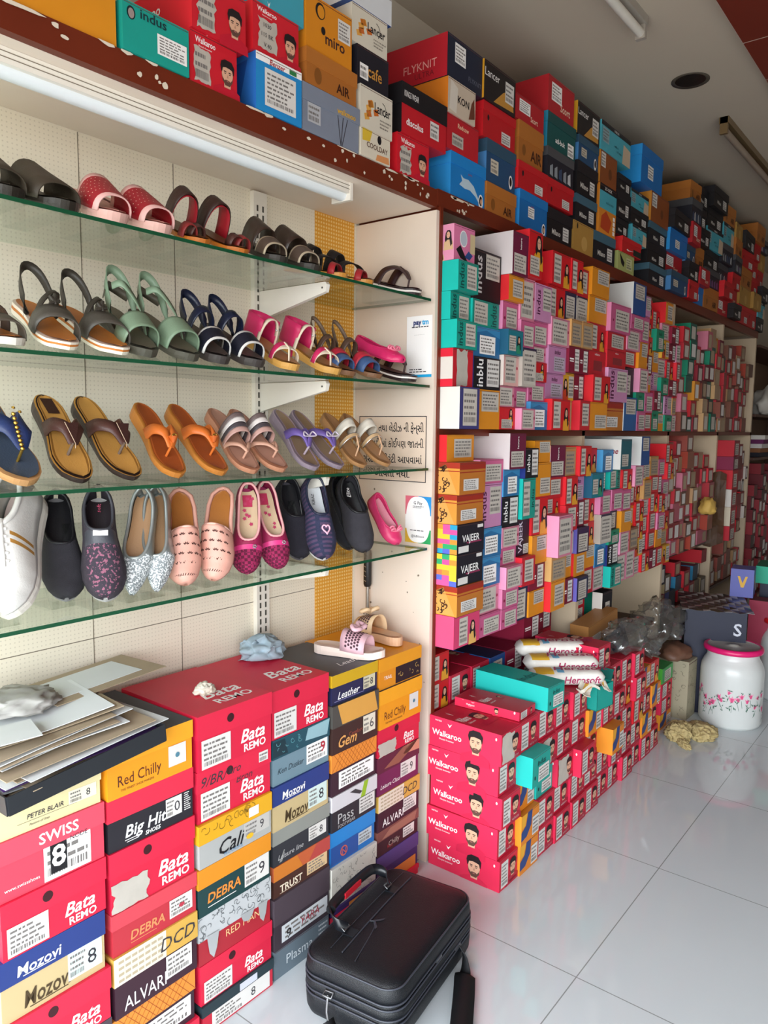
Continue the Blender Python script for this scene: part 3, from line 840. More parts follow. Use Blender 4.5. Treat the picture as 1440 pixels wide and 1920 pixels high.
sty('t_scort', 'b01e28', p=lambda b: (b.f['F'].text('Scort', .65, .3, .22, C('e8c8b0'), off=.02, fit=.5), sticker(b, b.f['F'], .12, .35, .5, .85, W, 5)))
def p(b):
    F = b.f['F']; F.text('adi-bok', .45, .45, .22, W, off=.016, fit=.6); sticker(b, F, .72, .1, .94, .65, W, 3)
sty('t_teal', '12504f', .3, '164a4a', p=p, faces={'left': '2a86a8'}, lidfaces={'left': '2a86a8'})
def p(b):
    F = b.f['F']; r = b.r
    for i in range(5): F.poly([(.1 + i * .17, .15), (.22 + i * .17, .1), (.2 + i * .17, .7), (.1 + i * .17, .55)], C(r.choice(('b9bcc0', '6a4a78', '3a4a68', '8a9098'))))
sty('t_dark', '22222c', .3, '4a4a4e', p=p)
def p(b):
    F = b.f['F']; F.text('Milano', .35, .45, .26, C('d5d2cc'), off=.02, fit=.5); sticker(b, F, .62, .2, .86, .85, PAPER, 4)
sty('t_blk', '18161a', .34, '1d1b20', p=p)
def p(b):
    F = b.f['F']; F.text('Milano', .35, .45, .26, C('d5d2cc'), off=.02, fit=.5); sticker(b, F, .62, .2, .86, .85, PAPER, 4)
sty('t_blkteal', '1a1a20', .32, '3f6274', p=p)
def p(b):
    F = b.f['F']; F.text('SOBOOK', .5, .92, .08, W, fit=.5); F.rect(0, .84, 1, 1, C('1a2228')); F.text('walk in', .5, .42, .1, C('17484f')); F.text('soft style', .6, .28, .1, C('17484f')); sticker(b, F, .04, .3, .25, .8, C('8aa8b0'), 4)
    F.poly([(.72, 0), (1, 0), (1, .6), (.75, .7)], C('c9b49a'))
sty('t_sky', '4aa6b8', p=p)
def p(b):
    F = b.f['F']; F.rect(0, .86, 1, 1, BLACK); F.text('SO-OOK', .5, .93, .07, W, fit=.6); F.rect(0, .5, 1, .86, C('4aa6b8')); F.text('walk in style', .6, .66, .06, C('17484f'), fit=.5)
    F.poly([(.1, .1), (.6, .05), (.75, .3), (.4, .48), (.15, .35)], C('b8421e'))
    for i in range(4): F.rect(.82, .05 + i * .1, .94, .13 + i * .1, W, 2)
sty('t_sobook', 'd8862a', p=p)
sty('t_brown', '8a4a22', p=lambda b: (sticker(b, b.f['F'], .04, .5, .3, .95, PAPER, 4), b.f['F'].ell(.6, .4, .02, .024, C('6a3a1c'), 1)), faces={'left': 'c9842e'})
def p(b):
    F = b.f['F']; F.poly([(.22, .3), (.3, .24), (.62, .42), (.34, .34), (.28, .42)], W, 2); F.rect(.58, .08, 1, .62, C('1c2a22'), 2)
sty('t_nike', 'c01f22', .28, 'c62226', p=p, faces={'left': 'e02a2c'}, lidfaces={'left': 'e02a2c'})
sty('t_tan', 'ad843f', p=lambda b: (b.f['F'].ell(.18, .85, .006, .012, BLACK, 2), b.f['F'].ell(.55, .35, .03, .03, C('c29a55'), 1)))
sty('t_olive', 'a9b06c', p=lambda b: (b.f['F'].poly([(.1, .9), (.4, .5), (.35, .25), (.2, .4)], BLACK, 2), sticker(b, b.f['F'], .5, .2, .85, .8, C('c9cc9a'), 4)))
sty('t_blue', '1c6eb8', .28, p=lambda b: sticker(b, b.f['F'], .3, .3, .55, .8, W, 4), faces={'left': '2a96e0'}, lidfaces={'left': '2a96e0'})
sty('t_white', '2a4a86', p=None, faces={'front': 'd5d8dd', 'left': 'd5d8dd'})
sty('t_cyan', '3f9fb4', p=None)

# ---- tuck-end cartons in the cabinets; teal, red and orange lefts painted as daylit
GS = mat('grey_sticker', 'c3bcb2', .7, wear=.2, scale=26)
def cs(u0, v0, u1, v1, m=None, rows=5, torn=False):
    return lambda b: sticker(b, b.f['F'], u0, v0, u1, v1, m or GS, rows, torn)
def multi(*fs):
    return lambda b: [f(b) for f in fs]
def vt(t, u, col, h=.24, up=True):
    return lambda b: b.f['F'].vtext(t, u, .5, h, C(col), up=up, off=.016, fit=.85, res=1)
def ht(t, v, col, h=.16, u=.5):
    return lambda b: b.f['F'].text(t, u, v, h, C(col), off=.016, fit=.7, res=1)
def wom(u, v, s, top):
    return lambda b: b.f['F'].woman(u, v, b.h * s, C(top))
def dot(u, v, col, r=.006):
    return lambda b: b.f['F'].ell(u, v, r, r, C(col), 2, 10)
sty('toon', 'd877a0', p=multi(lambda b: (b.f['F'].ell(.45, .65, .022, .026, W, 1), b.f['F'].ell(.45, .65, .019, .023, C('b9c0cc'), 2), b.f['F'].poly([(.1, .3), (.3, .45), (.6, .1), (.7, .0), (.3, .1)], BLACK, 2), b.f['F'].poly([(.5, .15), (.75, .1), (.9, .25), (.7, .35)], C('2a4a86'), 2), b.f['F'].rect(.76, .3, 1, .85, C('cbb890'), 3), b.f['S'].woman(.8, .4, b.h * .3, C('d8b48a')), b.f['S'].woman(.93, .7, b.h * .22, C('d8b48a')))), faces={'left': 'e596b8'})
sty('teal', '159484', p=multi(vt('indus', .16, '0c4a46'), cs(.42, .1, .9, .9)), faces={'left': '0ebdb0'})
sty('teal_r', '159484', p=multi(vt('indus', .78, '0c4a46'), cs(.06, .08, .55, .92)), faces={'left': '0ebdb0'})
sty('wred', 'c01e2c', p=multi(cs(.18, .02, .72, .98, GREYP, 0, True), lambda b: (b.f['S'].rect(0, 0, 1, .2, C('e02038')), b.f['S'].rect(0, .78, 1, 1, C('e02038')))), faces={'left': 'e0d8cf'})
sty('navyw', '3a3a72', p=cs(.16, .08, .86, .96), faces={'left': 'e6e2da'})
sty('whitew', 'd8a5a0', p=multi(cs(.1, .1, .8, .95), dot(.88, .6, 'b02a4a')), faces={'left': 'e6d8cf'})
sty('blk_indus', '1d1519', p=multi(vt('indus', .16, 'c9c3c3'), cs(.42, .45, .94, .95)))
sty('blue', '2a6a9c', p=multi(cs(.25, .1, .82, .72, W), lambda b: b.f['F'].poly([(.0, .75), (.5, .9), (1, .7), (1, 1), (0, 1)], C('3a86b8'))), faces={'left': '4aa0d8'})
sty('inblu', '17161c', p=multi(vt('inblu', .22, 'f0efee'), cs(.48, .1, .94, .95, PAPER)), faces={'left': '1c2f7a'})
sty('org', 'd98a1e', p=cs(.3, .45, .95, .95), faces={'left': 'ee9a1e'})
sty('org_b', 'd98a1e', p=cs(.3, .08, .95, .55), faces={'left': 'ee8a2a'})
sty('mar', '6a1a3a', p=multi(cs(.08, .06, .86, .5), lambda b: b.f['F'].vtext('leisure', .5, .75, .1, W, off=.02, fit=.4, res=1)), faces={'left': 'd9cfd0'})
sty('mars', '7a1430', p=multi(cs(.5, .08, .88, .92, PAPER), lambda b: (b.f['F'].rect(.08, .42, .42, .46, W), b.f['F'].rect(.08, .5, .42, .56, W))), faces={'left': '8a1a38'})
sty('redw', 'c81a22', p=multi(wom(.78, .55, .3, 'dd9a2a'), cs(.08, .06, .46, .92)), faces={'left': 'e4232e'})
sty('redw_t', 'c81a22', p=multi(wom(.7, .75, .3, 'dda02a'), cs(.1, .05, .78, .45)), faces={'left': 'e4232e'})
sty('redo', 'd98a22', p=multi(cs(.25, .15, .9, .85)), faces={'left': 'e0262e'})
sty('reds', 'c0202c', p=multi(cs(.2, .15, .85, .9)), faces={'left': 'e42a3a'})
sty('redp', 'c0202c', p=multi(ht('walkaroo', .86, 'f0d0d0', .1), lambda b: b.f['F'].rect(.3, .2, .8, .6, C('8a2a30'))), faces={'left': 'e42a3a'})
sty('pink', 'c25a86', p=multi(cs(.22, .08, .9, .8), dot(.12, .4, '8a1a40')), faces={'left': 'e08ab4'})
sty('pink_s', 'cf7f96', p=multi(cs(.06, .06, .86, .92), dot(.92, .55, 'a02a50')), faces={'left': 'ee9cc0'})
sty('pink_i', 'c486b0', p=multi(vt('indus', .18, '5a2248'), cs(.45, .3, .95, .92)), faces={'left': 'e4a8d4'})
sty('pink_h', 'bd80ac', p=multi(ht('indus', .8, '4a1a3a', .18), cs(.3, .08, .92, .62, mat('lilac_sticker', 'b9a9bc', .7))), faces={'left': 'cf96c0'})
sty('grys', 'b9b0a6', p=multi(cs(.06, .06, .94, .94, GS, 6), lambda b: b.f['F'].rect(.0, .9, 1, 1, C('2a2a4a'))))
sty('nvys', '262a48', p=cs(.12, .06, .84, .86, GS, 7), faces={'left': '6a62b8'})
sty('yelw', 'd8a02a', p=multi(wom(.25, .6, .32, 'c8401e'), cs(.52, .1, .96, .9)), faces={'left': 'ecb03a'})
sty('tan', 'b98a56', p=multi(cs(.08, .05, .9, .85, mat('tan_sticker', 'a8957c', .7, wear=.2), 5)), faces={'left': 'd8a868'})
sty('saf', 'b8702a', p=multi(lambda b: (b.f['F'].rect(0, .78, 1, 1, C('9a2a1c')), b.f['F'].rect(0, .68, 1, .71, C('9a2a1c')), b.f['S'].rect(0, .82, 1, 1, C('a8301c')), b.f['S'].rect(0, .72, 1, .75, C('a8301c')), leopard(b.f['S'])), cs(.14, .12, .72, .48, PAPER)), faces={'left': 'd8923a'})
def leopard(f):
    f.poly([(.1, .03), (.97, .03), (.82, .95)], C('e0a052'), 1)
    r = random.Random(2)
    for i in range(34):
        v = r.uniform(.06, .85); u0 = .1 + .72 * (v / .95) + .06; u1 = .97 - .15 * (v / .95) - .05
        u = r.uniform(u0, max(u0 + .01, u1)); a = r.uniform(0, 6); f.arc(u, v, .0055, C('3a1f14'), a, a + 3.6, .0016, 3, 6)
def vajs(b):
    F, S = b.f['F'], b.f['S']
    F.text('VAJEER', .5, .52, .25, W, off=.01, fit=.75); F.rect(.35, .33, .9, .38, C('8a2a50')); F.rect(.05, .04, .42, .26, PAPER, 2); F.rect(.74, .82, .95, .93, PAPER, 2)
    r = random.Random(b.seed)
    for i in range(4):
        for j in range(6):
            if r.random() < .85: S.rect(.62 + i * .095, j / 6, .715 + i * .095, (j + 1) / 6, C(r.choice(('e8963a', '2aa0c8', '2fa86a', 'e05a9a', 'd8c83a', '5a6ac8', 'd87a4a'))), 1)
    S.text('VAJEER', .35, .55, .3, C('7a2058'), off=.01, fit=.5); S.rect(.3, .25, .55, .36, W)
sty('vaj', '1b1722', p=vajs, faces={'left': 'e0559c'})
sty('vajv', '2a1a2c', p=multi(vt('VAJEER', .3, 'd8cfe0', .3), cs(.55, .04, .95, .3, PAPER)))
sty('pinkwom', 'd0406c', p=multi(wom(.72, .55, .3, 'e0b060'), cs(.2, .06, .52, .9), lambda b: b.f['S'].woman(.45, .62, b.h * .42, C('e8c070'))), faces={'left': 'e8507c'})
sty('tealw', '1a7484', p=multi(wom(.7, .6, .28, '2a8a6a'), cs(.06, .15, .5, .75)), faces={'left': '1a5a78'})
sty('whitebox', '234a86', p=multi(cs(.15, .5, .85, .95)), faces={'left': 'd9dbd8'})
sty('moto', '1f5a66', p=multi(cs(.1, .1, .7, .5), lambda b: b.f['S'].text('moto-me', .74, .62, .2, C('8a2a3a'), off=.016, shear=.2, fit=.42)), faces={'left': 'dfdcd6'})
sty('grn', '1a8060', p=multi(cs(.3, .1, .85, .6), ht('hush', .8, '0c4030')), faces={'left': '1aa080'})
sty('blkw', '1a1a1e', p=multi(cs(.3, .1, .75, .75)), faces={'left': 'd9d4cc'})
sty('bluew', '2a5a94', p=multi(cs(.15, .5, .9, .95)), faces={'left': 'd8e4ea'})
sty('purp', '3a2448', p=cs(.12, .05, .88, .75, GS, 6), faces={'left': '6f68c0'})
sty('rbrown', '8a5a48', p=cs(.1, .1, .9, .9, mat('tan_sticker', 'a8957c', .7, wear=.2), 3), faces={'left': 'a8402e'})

# ---- floor cartons, most left sides painted brighter as daylit
def p(b):
    F, S, T = b.f['F'], b.f['S'], b.f['T']
    F.man(.72, .52, b.h * .46, C('a81a34')); F.text('walkaroo', .75, .12, .1, W, fit=.4); sticker(b, F, .08, .08, .46, .9, C('d3cfcb'), 6)
    walk(S, .25, .5, .2); S.man(.66, .5, b.h * .6, C('d0254a')); S.text('vertex', .13, .9, .07, W); S.ell(.93, .82, .003, .005, W)
    walk(T, .3, .6, .13); T.man(.75, .5, b.h * .5, C('b01c38'))
WRED_LIT = 'dd2a50'  # carton red brightened: daylight painted onto the left side
sty('walk', 'c81f3c', p=p, faces={'left': WRED_LIT, 'top': 'b82038'})
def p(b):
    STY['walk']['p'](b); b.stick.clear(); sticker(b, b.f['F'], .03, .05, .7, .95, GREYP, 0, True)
sty('walk_torn', 'c81f3c', p=p, faces={'left': WRED_LIT, 'top': 'b82038'})
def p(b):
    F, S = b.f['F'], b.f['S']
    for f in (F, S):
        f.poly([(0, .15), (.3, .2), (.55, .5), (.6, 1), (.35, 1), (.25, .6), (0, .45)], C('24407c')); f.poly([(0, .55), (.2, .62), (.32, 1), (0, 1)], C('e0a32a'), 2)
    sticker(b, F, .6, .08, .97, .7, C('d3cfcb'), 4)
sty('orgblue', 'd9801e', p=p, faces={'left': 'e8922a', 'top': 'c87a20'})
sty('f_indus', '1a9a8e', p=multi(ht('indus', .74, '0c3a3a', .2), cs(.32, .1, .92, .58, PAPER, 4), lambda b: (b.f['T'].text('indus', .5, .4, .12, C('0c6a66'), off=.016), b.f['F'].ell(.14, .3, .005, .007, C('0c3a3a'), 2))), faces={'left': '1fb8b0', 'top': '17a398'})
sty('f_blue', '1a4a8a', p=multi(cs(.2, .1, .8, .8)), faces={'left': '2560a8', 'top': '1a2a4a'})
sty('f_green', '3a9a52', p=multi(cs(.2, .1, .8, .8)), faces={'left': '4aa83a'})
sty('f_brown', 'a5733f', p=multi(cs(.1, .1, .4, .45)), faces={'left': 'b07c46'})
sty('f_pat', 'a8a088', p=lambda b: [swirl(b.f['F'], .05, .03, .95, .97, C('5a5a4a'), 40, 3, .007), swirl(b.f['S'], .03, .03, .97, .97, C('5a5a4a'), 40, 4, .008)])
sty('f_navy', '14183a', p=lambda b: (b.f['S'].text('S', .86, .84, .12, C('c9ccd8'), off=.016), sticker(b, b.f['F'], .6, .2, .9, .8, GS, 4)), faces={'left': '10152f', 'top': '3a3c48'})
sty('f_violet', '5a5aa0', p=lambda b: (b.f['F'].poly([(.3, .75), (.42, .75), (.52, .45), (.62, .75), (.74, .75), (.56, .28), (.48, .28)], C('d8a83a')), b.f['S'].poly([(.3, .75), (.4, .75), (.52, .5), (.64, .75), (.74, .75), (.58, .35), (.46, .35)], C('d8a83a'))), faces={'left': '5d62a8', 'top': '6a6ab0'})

# ------------------------------------------------------------------ boxes stacked on the floor of the display niche
NICHE = [  # x0, x1, edge x where heights were read, photo rows top->bottom, (style, look) top->bottom
 (-1.445, -1.222, -1.222, [1442, 1503, 1606, 1703, 1810, 1905],
  [('peter', 'cream box with black brush lettering'), ('swiss', 'faded red box with white 8 size label'), ('bata', 'red box with white italic lettering and thumb notch'), ('mozovi', 'tan box with blue lid'), ('bata', 'red box with white italic lettering near the floor'), ('nine', 'plum box under the lettered red one'), ('bata_torn', 'red box standing on the floor')]),
 (-1.212, -.988, -.988, [1347, 1437, 1528, 1633, 1706, 1812, 1905],
  [('redchilly', 'orange box with dark slate lid top'), ('bighit', 'black box with red lid and white bold lettering'), ('bata_torn', 'red box with torn grey label'), ('debra_red', 'dull red box with orange lettering'), ('alvari', 'dark maroon box with yellow and cream lid'), ('lattice', 'dark box with orange lattice lid'), ('bata', 'red box standing on the floor')]),
 (-.978, -.742, -.742, [1295, 1392, 1482, 1557, 1640, 1725, 1795],
  [('bata', 'red box with size label, small white scrap on its lid'), ('bata_marked', 'red box with handwritten black pen marks'), ('cali', 'grey box with yellow patterned lid'), ('debra_green', 'dark green box with orange lid'), ('redman', 'red box with torn silver scroll lid'), ('bata', 'red box with white italic lettering'), ('blackred', 'dark red box with blackish lid on the floor')]),
 (-.732, -.512, -.732, [1298, 1390, 1478, 1562, 1630, 1690, 1788],
  [('bata', 'red box with grey torn label beside the blue cloth'), ('kenblue', 'steel blue box with red 9 on its label'), ('mozovi', 'tan box with dark blue lid'), ('darkgrey', 'charcoal box with silver lid'), ('trust', 'brown box with orange and red lid'), ('nine', 'dark plum box with long white 9 label'), ('plasma', 'slate grey box with pale lettering on the floor')]),
 (-.502, -.296, -.502, [1268, 1325, 1417, 1496, 1564, 1630, 1705, 1775],
  [('leather', 'navy box with yellow-edged grey lid'), ('gem', 'dark brown box with tan flap and orange lettering'), ('lattice', 'plum box with orange lattice lid'), ('passw', 'black box with white lid and green stripe'), ('bluelid', 'bright blue box with round badge'), ('pattern', 'white box with grey scroll pattern'), ('violet', 'violet box behind the black bag'), ('bata', 'red box behind the black bag')]),
 (-.286, -.066, -.286, [1237, 1296, 1370, 1424, 1496, 1564, 1612, 1675],
  [('orangebox', 'orange and black box under the dotted slides'), ('redchilly', 'orange box under the orange and black one'), ('bata_torn', 'red box with two white labels'), ('purple', 'purple box with pinkish photo lid'), ('alvari', 'maroon box with cream brick lid'), ('darkchilly', 'dark maroon box with square white label'), ('violet', 'violet box with an orange label'), ('bata', 'red box beside the post, behind the bag')]),
]
COLNAME = ['leftmost', 'second', 'third', 'fourth', 'fifth', 'rightmost']
ntop = {}
for ci, (x0, x1, xe, rows, items) in enumerate(NICHE):
    y0 = -.013
    zs = [zat(r, xe, y0) for r in rows]
    rest = len(items) - (len(rows) - 1)
    if rest > 0:                                  # lowest boxes reach down to the floor
        zl = zs[-1]
        zs += [zl * (1 - (k + 1) / rest) for k in range(rest)]
    zs[-1] = min(zs[-1], 0.0)
    if zs[-2] <= 0.02: zs[-2] = .06
    zs[-1] = 0.0
    if ci < 2 and len(items) == len(rows) - 1:
        pass
    ntop[ci] = zs[0]
    r = random.Random(ci + 40)
    for i, (stl, look) in enumerate(items):
        h = zs[i] - zs[i + 1]
        dx = r.uniform(-.004, .004)
        make_box('shoe_box', '%s, %s %s niche stack' % (look, ('top of' if i == 0 else ORD[i + 1] + ' in'), COLNAME[ci]),
                 ((x0 + x1) / 2 + dx, y0 + r.uniform(-.006, .004), zs[i + 1]), x1 - x0 - .004, .315 - r.uniform(0, .02), h - .0008, stl,
                 rz=r.uniform(-.012, .012), group='shoe boxes stacked under the glass shelves', seed=ci * 20 + i)

# ------------------------------------------------------------------ boxes along the top of the cabinets
TOP = [  # left px, top row, bottom row (rows at the left edge), right px at the bottom, style, look
 (None, (-1.47, -1.128, 2.252, 2.42), 0, 0, 't_orange', 'large plain orange box at the left end'),
 (228, -6, 92, 355, 't_indus', 'teal box with dark lettering and white label'),
 (358, 47, 157, 449, 't_walk', 'red box with torn label and bearded portrait beside the teal box'),
 (358, -58, 46, 461, 't_walk', 'red box with bearded portrait above the other portrait box'),
 (479, 92, 198, 565, 't_benz', 'sky blue box with white top band and big label'),
 (474, -6, 88, 562, 't_1030', 'red box with handwritten grey label'),
 (500, -90, -5, 575, 't_cyan', 'cyan box on top of the handwritten red box'),
 (573, -20, 63, 659, 't_miro', 'orange box with round black emblem'),
 (572, 85, 150, 668, 't_air', 'brown box with bold black lettering below the emblem box'),
 (567, 150, 242, 673, 't_grey', 'grey box with yellow lettering and black stripes'),
 (660, 0, 72, 727, 't_lancer', 'cream box with orange pattern, upper of two'),
 (652, -60, -2, 735, 't_white', 'white and blue box touching the ceiling edge'),
 (664, 76, 150, 729, 't_cafe', 'black box with golden lettering'),
 (668, 151, 232, 735, 't_lancer', 'cream box with orange pattern, lower of two'),
 (674, 236, 299, 730, 't_cool', 'cream box with yellow patch on the board'),
 (747, 244, 322, 806, 't_walk', 'red portrait box right above the cream post'),
 (752, 150, 240, 836, 't_disc', 'red box with wide black lid'),
 (838, 57, 130, 905, 't_fly', 'navy and red box nearest the ceiling'),
 (828, 134, 206, 890, 't_kon', 'white and orange box below the navy and red box'),
 (838, 208, 278, 898, 't_redcow', 'red box with pale lettering above the blue cat box'),
 (846, 280, 355, 911, 't_puma', 'bright blue box with leaping cat print'),
 (905, 108, 172, 965, 't_lanblk', 'black and yellow box beside the navy and red box'),
 (908, 185, 250, 967, 't_red', 'red box with bright left side'),
 (912, 256, 332, 968, 't_navy', 'dark blue box with round portrait badge'),
 (912, 338, 388, 968, 't_air', 'brown lidded box between two blue boxes'),
 (972, 352, 418, 1025, 't_puma2', 'blue box with portrait badge and white label'),
 (968, 170, 220, 1020, 't_scort', 'red box with white size label and pale lettering'),
 (972, 222, 296, 1018, 't_air', 'dark brown box under the red lettered box'),
 (970, 298, 350, 1023, 't_red', 'red box above the blue badge box'),
 (1028, 136, 196, 1076, 't_scort', 'orange and blue box tilted at the top'),
 (1026, 205, 268, 1078, 't_teal', 'dark teal box with white lettering'),
 (1024, 272, 328, 1072, 't_dark', 'dark box printed with pale shoes'),
 (1024, 330, 380, 1072, 't_red', 'red box between the dark printed and the black box'),
 (1026, 385, 442, 1072, 't_blk', 'black box with white lettering right of the blue badge box'),
 (1082, 186, 246, 1124, 't_lanblk', 'black and orange box right of the dark teal box'),
 (1084, 250, 296, 1122, 't_navy', 'navy box below the black and orange one'),
 (1080, 298, 356, 1119, 't_blk', 'black box with a small white label'),
 (1080, 360, 406, 1118, 't_blkteal', 'black box with slate lid'),
 (1075, 410, 466, 1112, 't_tan', 'tan box standing on the board'),
 (1126, 222, 274, 1180, 't_sky', 'pale cyan box with shoe picture at the top'),
 (1124, 278, 336, 1156, 't_brown', 'brown box with white label'),
 (1122, 340, 426, 1153, 't_sobook', 'tall orange, cyan and black box'),
 (1114, 430, 484, 1152, 't_blkteal', 'black box with slate lid on the board'),
 (1200, 268, 326, 1240, 't_blue', 'bright blue box projecting at the top'),
 (1158, 322, 352, 1182, 't_blk', 'small black box left under the bright blue box'),
 (1156, 354, 404, 1180, 't_blk', 'black box above the red swoosh box'),
 (1184, 350, 384, 1217, 't_sky', 'pale cyan box under the bright blue box'),
 (1182, 386, 416, 1214, 't_blk', 'black box between two pale cyan boxes'),
 (1186, 418, 440, 1212, 't_sky', 'small pale cyan box above the red swoosh box'),
 (1165, 441, 466, 1200, 't_nike', 'red box with white swoosh mark'),
 (1158, 468, 506, 1188, 't_olive', 'pale olive box on the board'),
 (1219, 356, 412, 1252, 't_brown', 'brown box with bright left side'),
]
TY = -.004
gtop = 'boxes along the top of the cabinets'
placed = []
for k, (pl, a, c, prx, stl, look) in enumerate(TOP):
    if pl is None:
        x0, x1, z0, z1 = a
    else:
        p0 = at(pl, c, 'y', TY); x0 = p0.x; z0 = p0.z; z1 = zat(a, x0, TY)
        x1 = xat(prx, TY, z0)
    placed.append([x0, x1, z0, z1, stl, look, k])
# settle: each box rests on what lies under it, and neighbours do not overlap
placed.sort(key=lambda q: q[2])
done = []
rf = random.Random(31)
for q in placed:
    x0, x1, z0, z1 = q[:4]
    for e in done:                                # trim sideways where two share a height
        if z0 < e[3] - .012 and z1 > e[2] + .012 and x0 < e[1] and x1 > e[0]:
            if x0 + x1 > e[0] + e[1]: x0 = e[1] + .001
            else: x1 = e[0] - .001
    base = ZT + .0015
    for e in done:
        if min(x1, e[1]) - max(x0, e[0]) > .012:
            base = max(base, e[3])
    gap = z0 - base
    if gap > .05:                                 # something stands underneath
        n = max(1, round(gap / .12)); hh = gap / n
        for i in range(n):
            done.append([x0, x1, base + hh * i, base + hh * (i + 1), rf.choice(['t_blk', 't_red', 't_brown', 't_blkteal']), 'hidden', 200 + len(done)])
    else:
        z0 = base; z1 = max(z1, z0 + .05)
    q[:4] = [x0, x1, z0, min(z1, 2.985)]
    done.append(q)
for x0, x1, z0, z1, stl, look, k in done:
    if look == 'hidden':
        look = '%s filling a gap beneath %s' % ({'t_blk': 'black box', 't_red': 'red box', 't_brown': 'brown box', 't_blkteal': 'slate-lidded box'}[stl], ' '.join(min((e for e in done if e[5] != 'hidden' and e[2] > z1 - .02 and min(e[1], x1) - max(e[0], x0) > .01), key=lambda e: e[2])[5].split()[:6]))
    if x1 - x0 < .05: x1 = x0 + .05
    r = random.Random(k)
    make_box('shoe_box', '%s, on the cabinet tops' % look, ((x0 + x1) / 2, TY + r.uniform(-.004, .006), z0), x1 - x0 - .003, .29, z1 - z0 - .001, stl,
             rz=r.uniform(-.015, .015), group=gtop, seed=300 + k)
# the far run of the same row, receding to the end of the shelves
FARSTY = ['t_blk', 't_red', 't_brown', 't_navy', 't_blkteal', 't_red', 't_sky', 't_blk', 't_scort', 't_air', 't_blue', 't_dark', 't_teal', 't_tan', 't_red', 't_red']
FARLOOK = {'t_blk': 'black lettered box', 't_red': 'red box', 't_brown': 'brown box', 't_navy': 'navy box', 't_blkteal': 'black box with slate lid', 't_sky': 'pale cyan box', 't_scort': 'red lettered box', 't_air': 'brown lidded box', 't_blue': 'blue box', 't_dark': 'dark printed box', 't_teal': 'dark teal box', 't_tan': 'tan box'}
r = random.Random(77)
x = max(q[1] for q in done if q[2] < 2.4) + .004
x = max(x, 1.60); fx0 = x; col = 0
while x < 4.2:
    w = r.choice((.2, .24, .3, .18)); col += 1
    z = ZT + .006; row = 0
    top = 2.90 if col > 1 else 2.72
    while z < top - .05:
        h = r.uniform(.095, .13); row += 1
        s = r.choice(FARSTY[:12] if col < 5 else FARSTY[5:])
        if col < 2 and row > 2: pass
        make_box('shoe_box', '%s, %s up in %s far column on the cabinet tops' % (FARLOOK[s], ORD[row], ORD[col]), (x + w / 2, r.uniform(-.04, .01), z), w - .004, .27, h - .001, s,
                 rz=r.uniform(-.05, .05) if row > 3 else r.uniform(-.01, .01), group=gtop, seed=500 + col * 10 + row)
        z += h
    x += w + r.uniform(.002, .01)

# ------------------------------------------------------------------ cartons in the upper cabinet: columns read from the photograph
LOOK = {'toon': 'pink carton with cartoon women', 'teal': 'teal carton with grey label', 'teal_r': 'teal carton with lettering on its right', 'wred': 'red carton with torn paper and white side', 'navyw': 'navy-edged white carton',
 'whitew': 'pale carton with grey label', 'blk_indus': 'black carton with white vertical lettering', 'blue': 'blue carton with white label', 'inblu': 'black carton with bold white vertical lettering', 'org': 'orange carton',
 'org_b': 'orange carton with low label', 'mar': 'maroon carton with white side', 'mars': 'dark maroon carton with white label', 'redw': 'red carton with woman in yellow', 'redw_t': 'red carton with woman above a label', 'redo': 'red and orange carton',
 'reds': 'red carton with grey label', 'redp': 'red carton with a framed print', 'pink': 'pink carton with grey label', 'pink_s': 'rose carton covered by a grey label', 'pink_i': 'lilac pink carton with vertical lettering', 'pink_h': 'lilac carton with level lettering',
 'grys': 'carton hidden by a grey label', 'nvys': 'navy carton with large grey label', 'yelw': 'yellow carton with woman in red', 'tan': 'tan carton', 'saf': 'orange-brown carton with leopard wedge', 'vaj': 'black carton with coloured squares on its side',
 'vajv': 'black carton with vertical serif lettering', 'pinkwom': 'pink carton with woman portrait', 'tealw': 'teal carton with woman portrait', 'whitebox': 'large white and blue carton', 'moto': 'white and teal carton', 'grn': 'green carton', 'blkw': 'black carton with white side',
 'bluew': 'blue carton with white side', 'purp': 'purple carton with large label', 'rbrown': 'reddish brown carton'}
def columns(cols, yb, base_z, name, ybase_row, group, seed0, maxd, xend_px):
    xs = [xat(c[0], yb, base_z) for c in cols] + [xat(xend_px, yb, base_z)]
    for i, (pxl, rows, stl) in enumerate(cols):
        x0, x1 = xs[i], xs[i + 1]
        if len(stl) and isinstance(rows[0], tuple): rows = rows
        zs = [zat(rw, x0 if i else x0, yb) for rw in rows]
        zs[-1] = base_z + .001
        r = random.Random(seed0 + i)
        n = len(stl)
        for k, s in enumerate(stl):
            h = zs[k] - zs[k + 1]
            yy = yb + r.uniform(-.026, .018)
            w = x1 - x0 - .003
            d = min(maxd, .325 - yy)
            big = 0
            if '*' in s: s = s.replace('*', ''); yy -= .03
            if '<' in s: s = s.replace('<', ''); yy += .035
            d = min(maxd, .328 - yy)
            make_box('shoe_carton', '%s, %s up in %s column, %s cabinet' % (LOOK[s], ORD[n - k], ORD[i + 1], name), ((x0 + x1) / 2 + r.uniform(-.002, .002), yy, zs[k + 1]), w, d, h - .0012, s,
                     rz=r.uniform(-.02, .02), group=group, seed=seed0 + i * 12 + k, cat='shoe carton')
    return xs[-1]

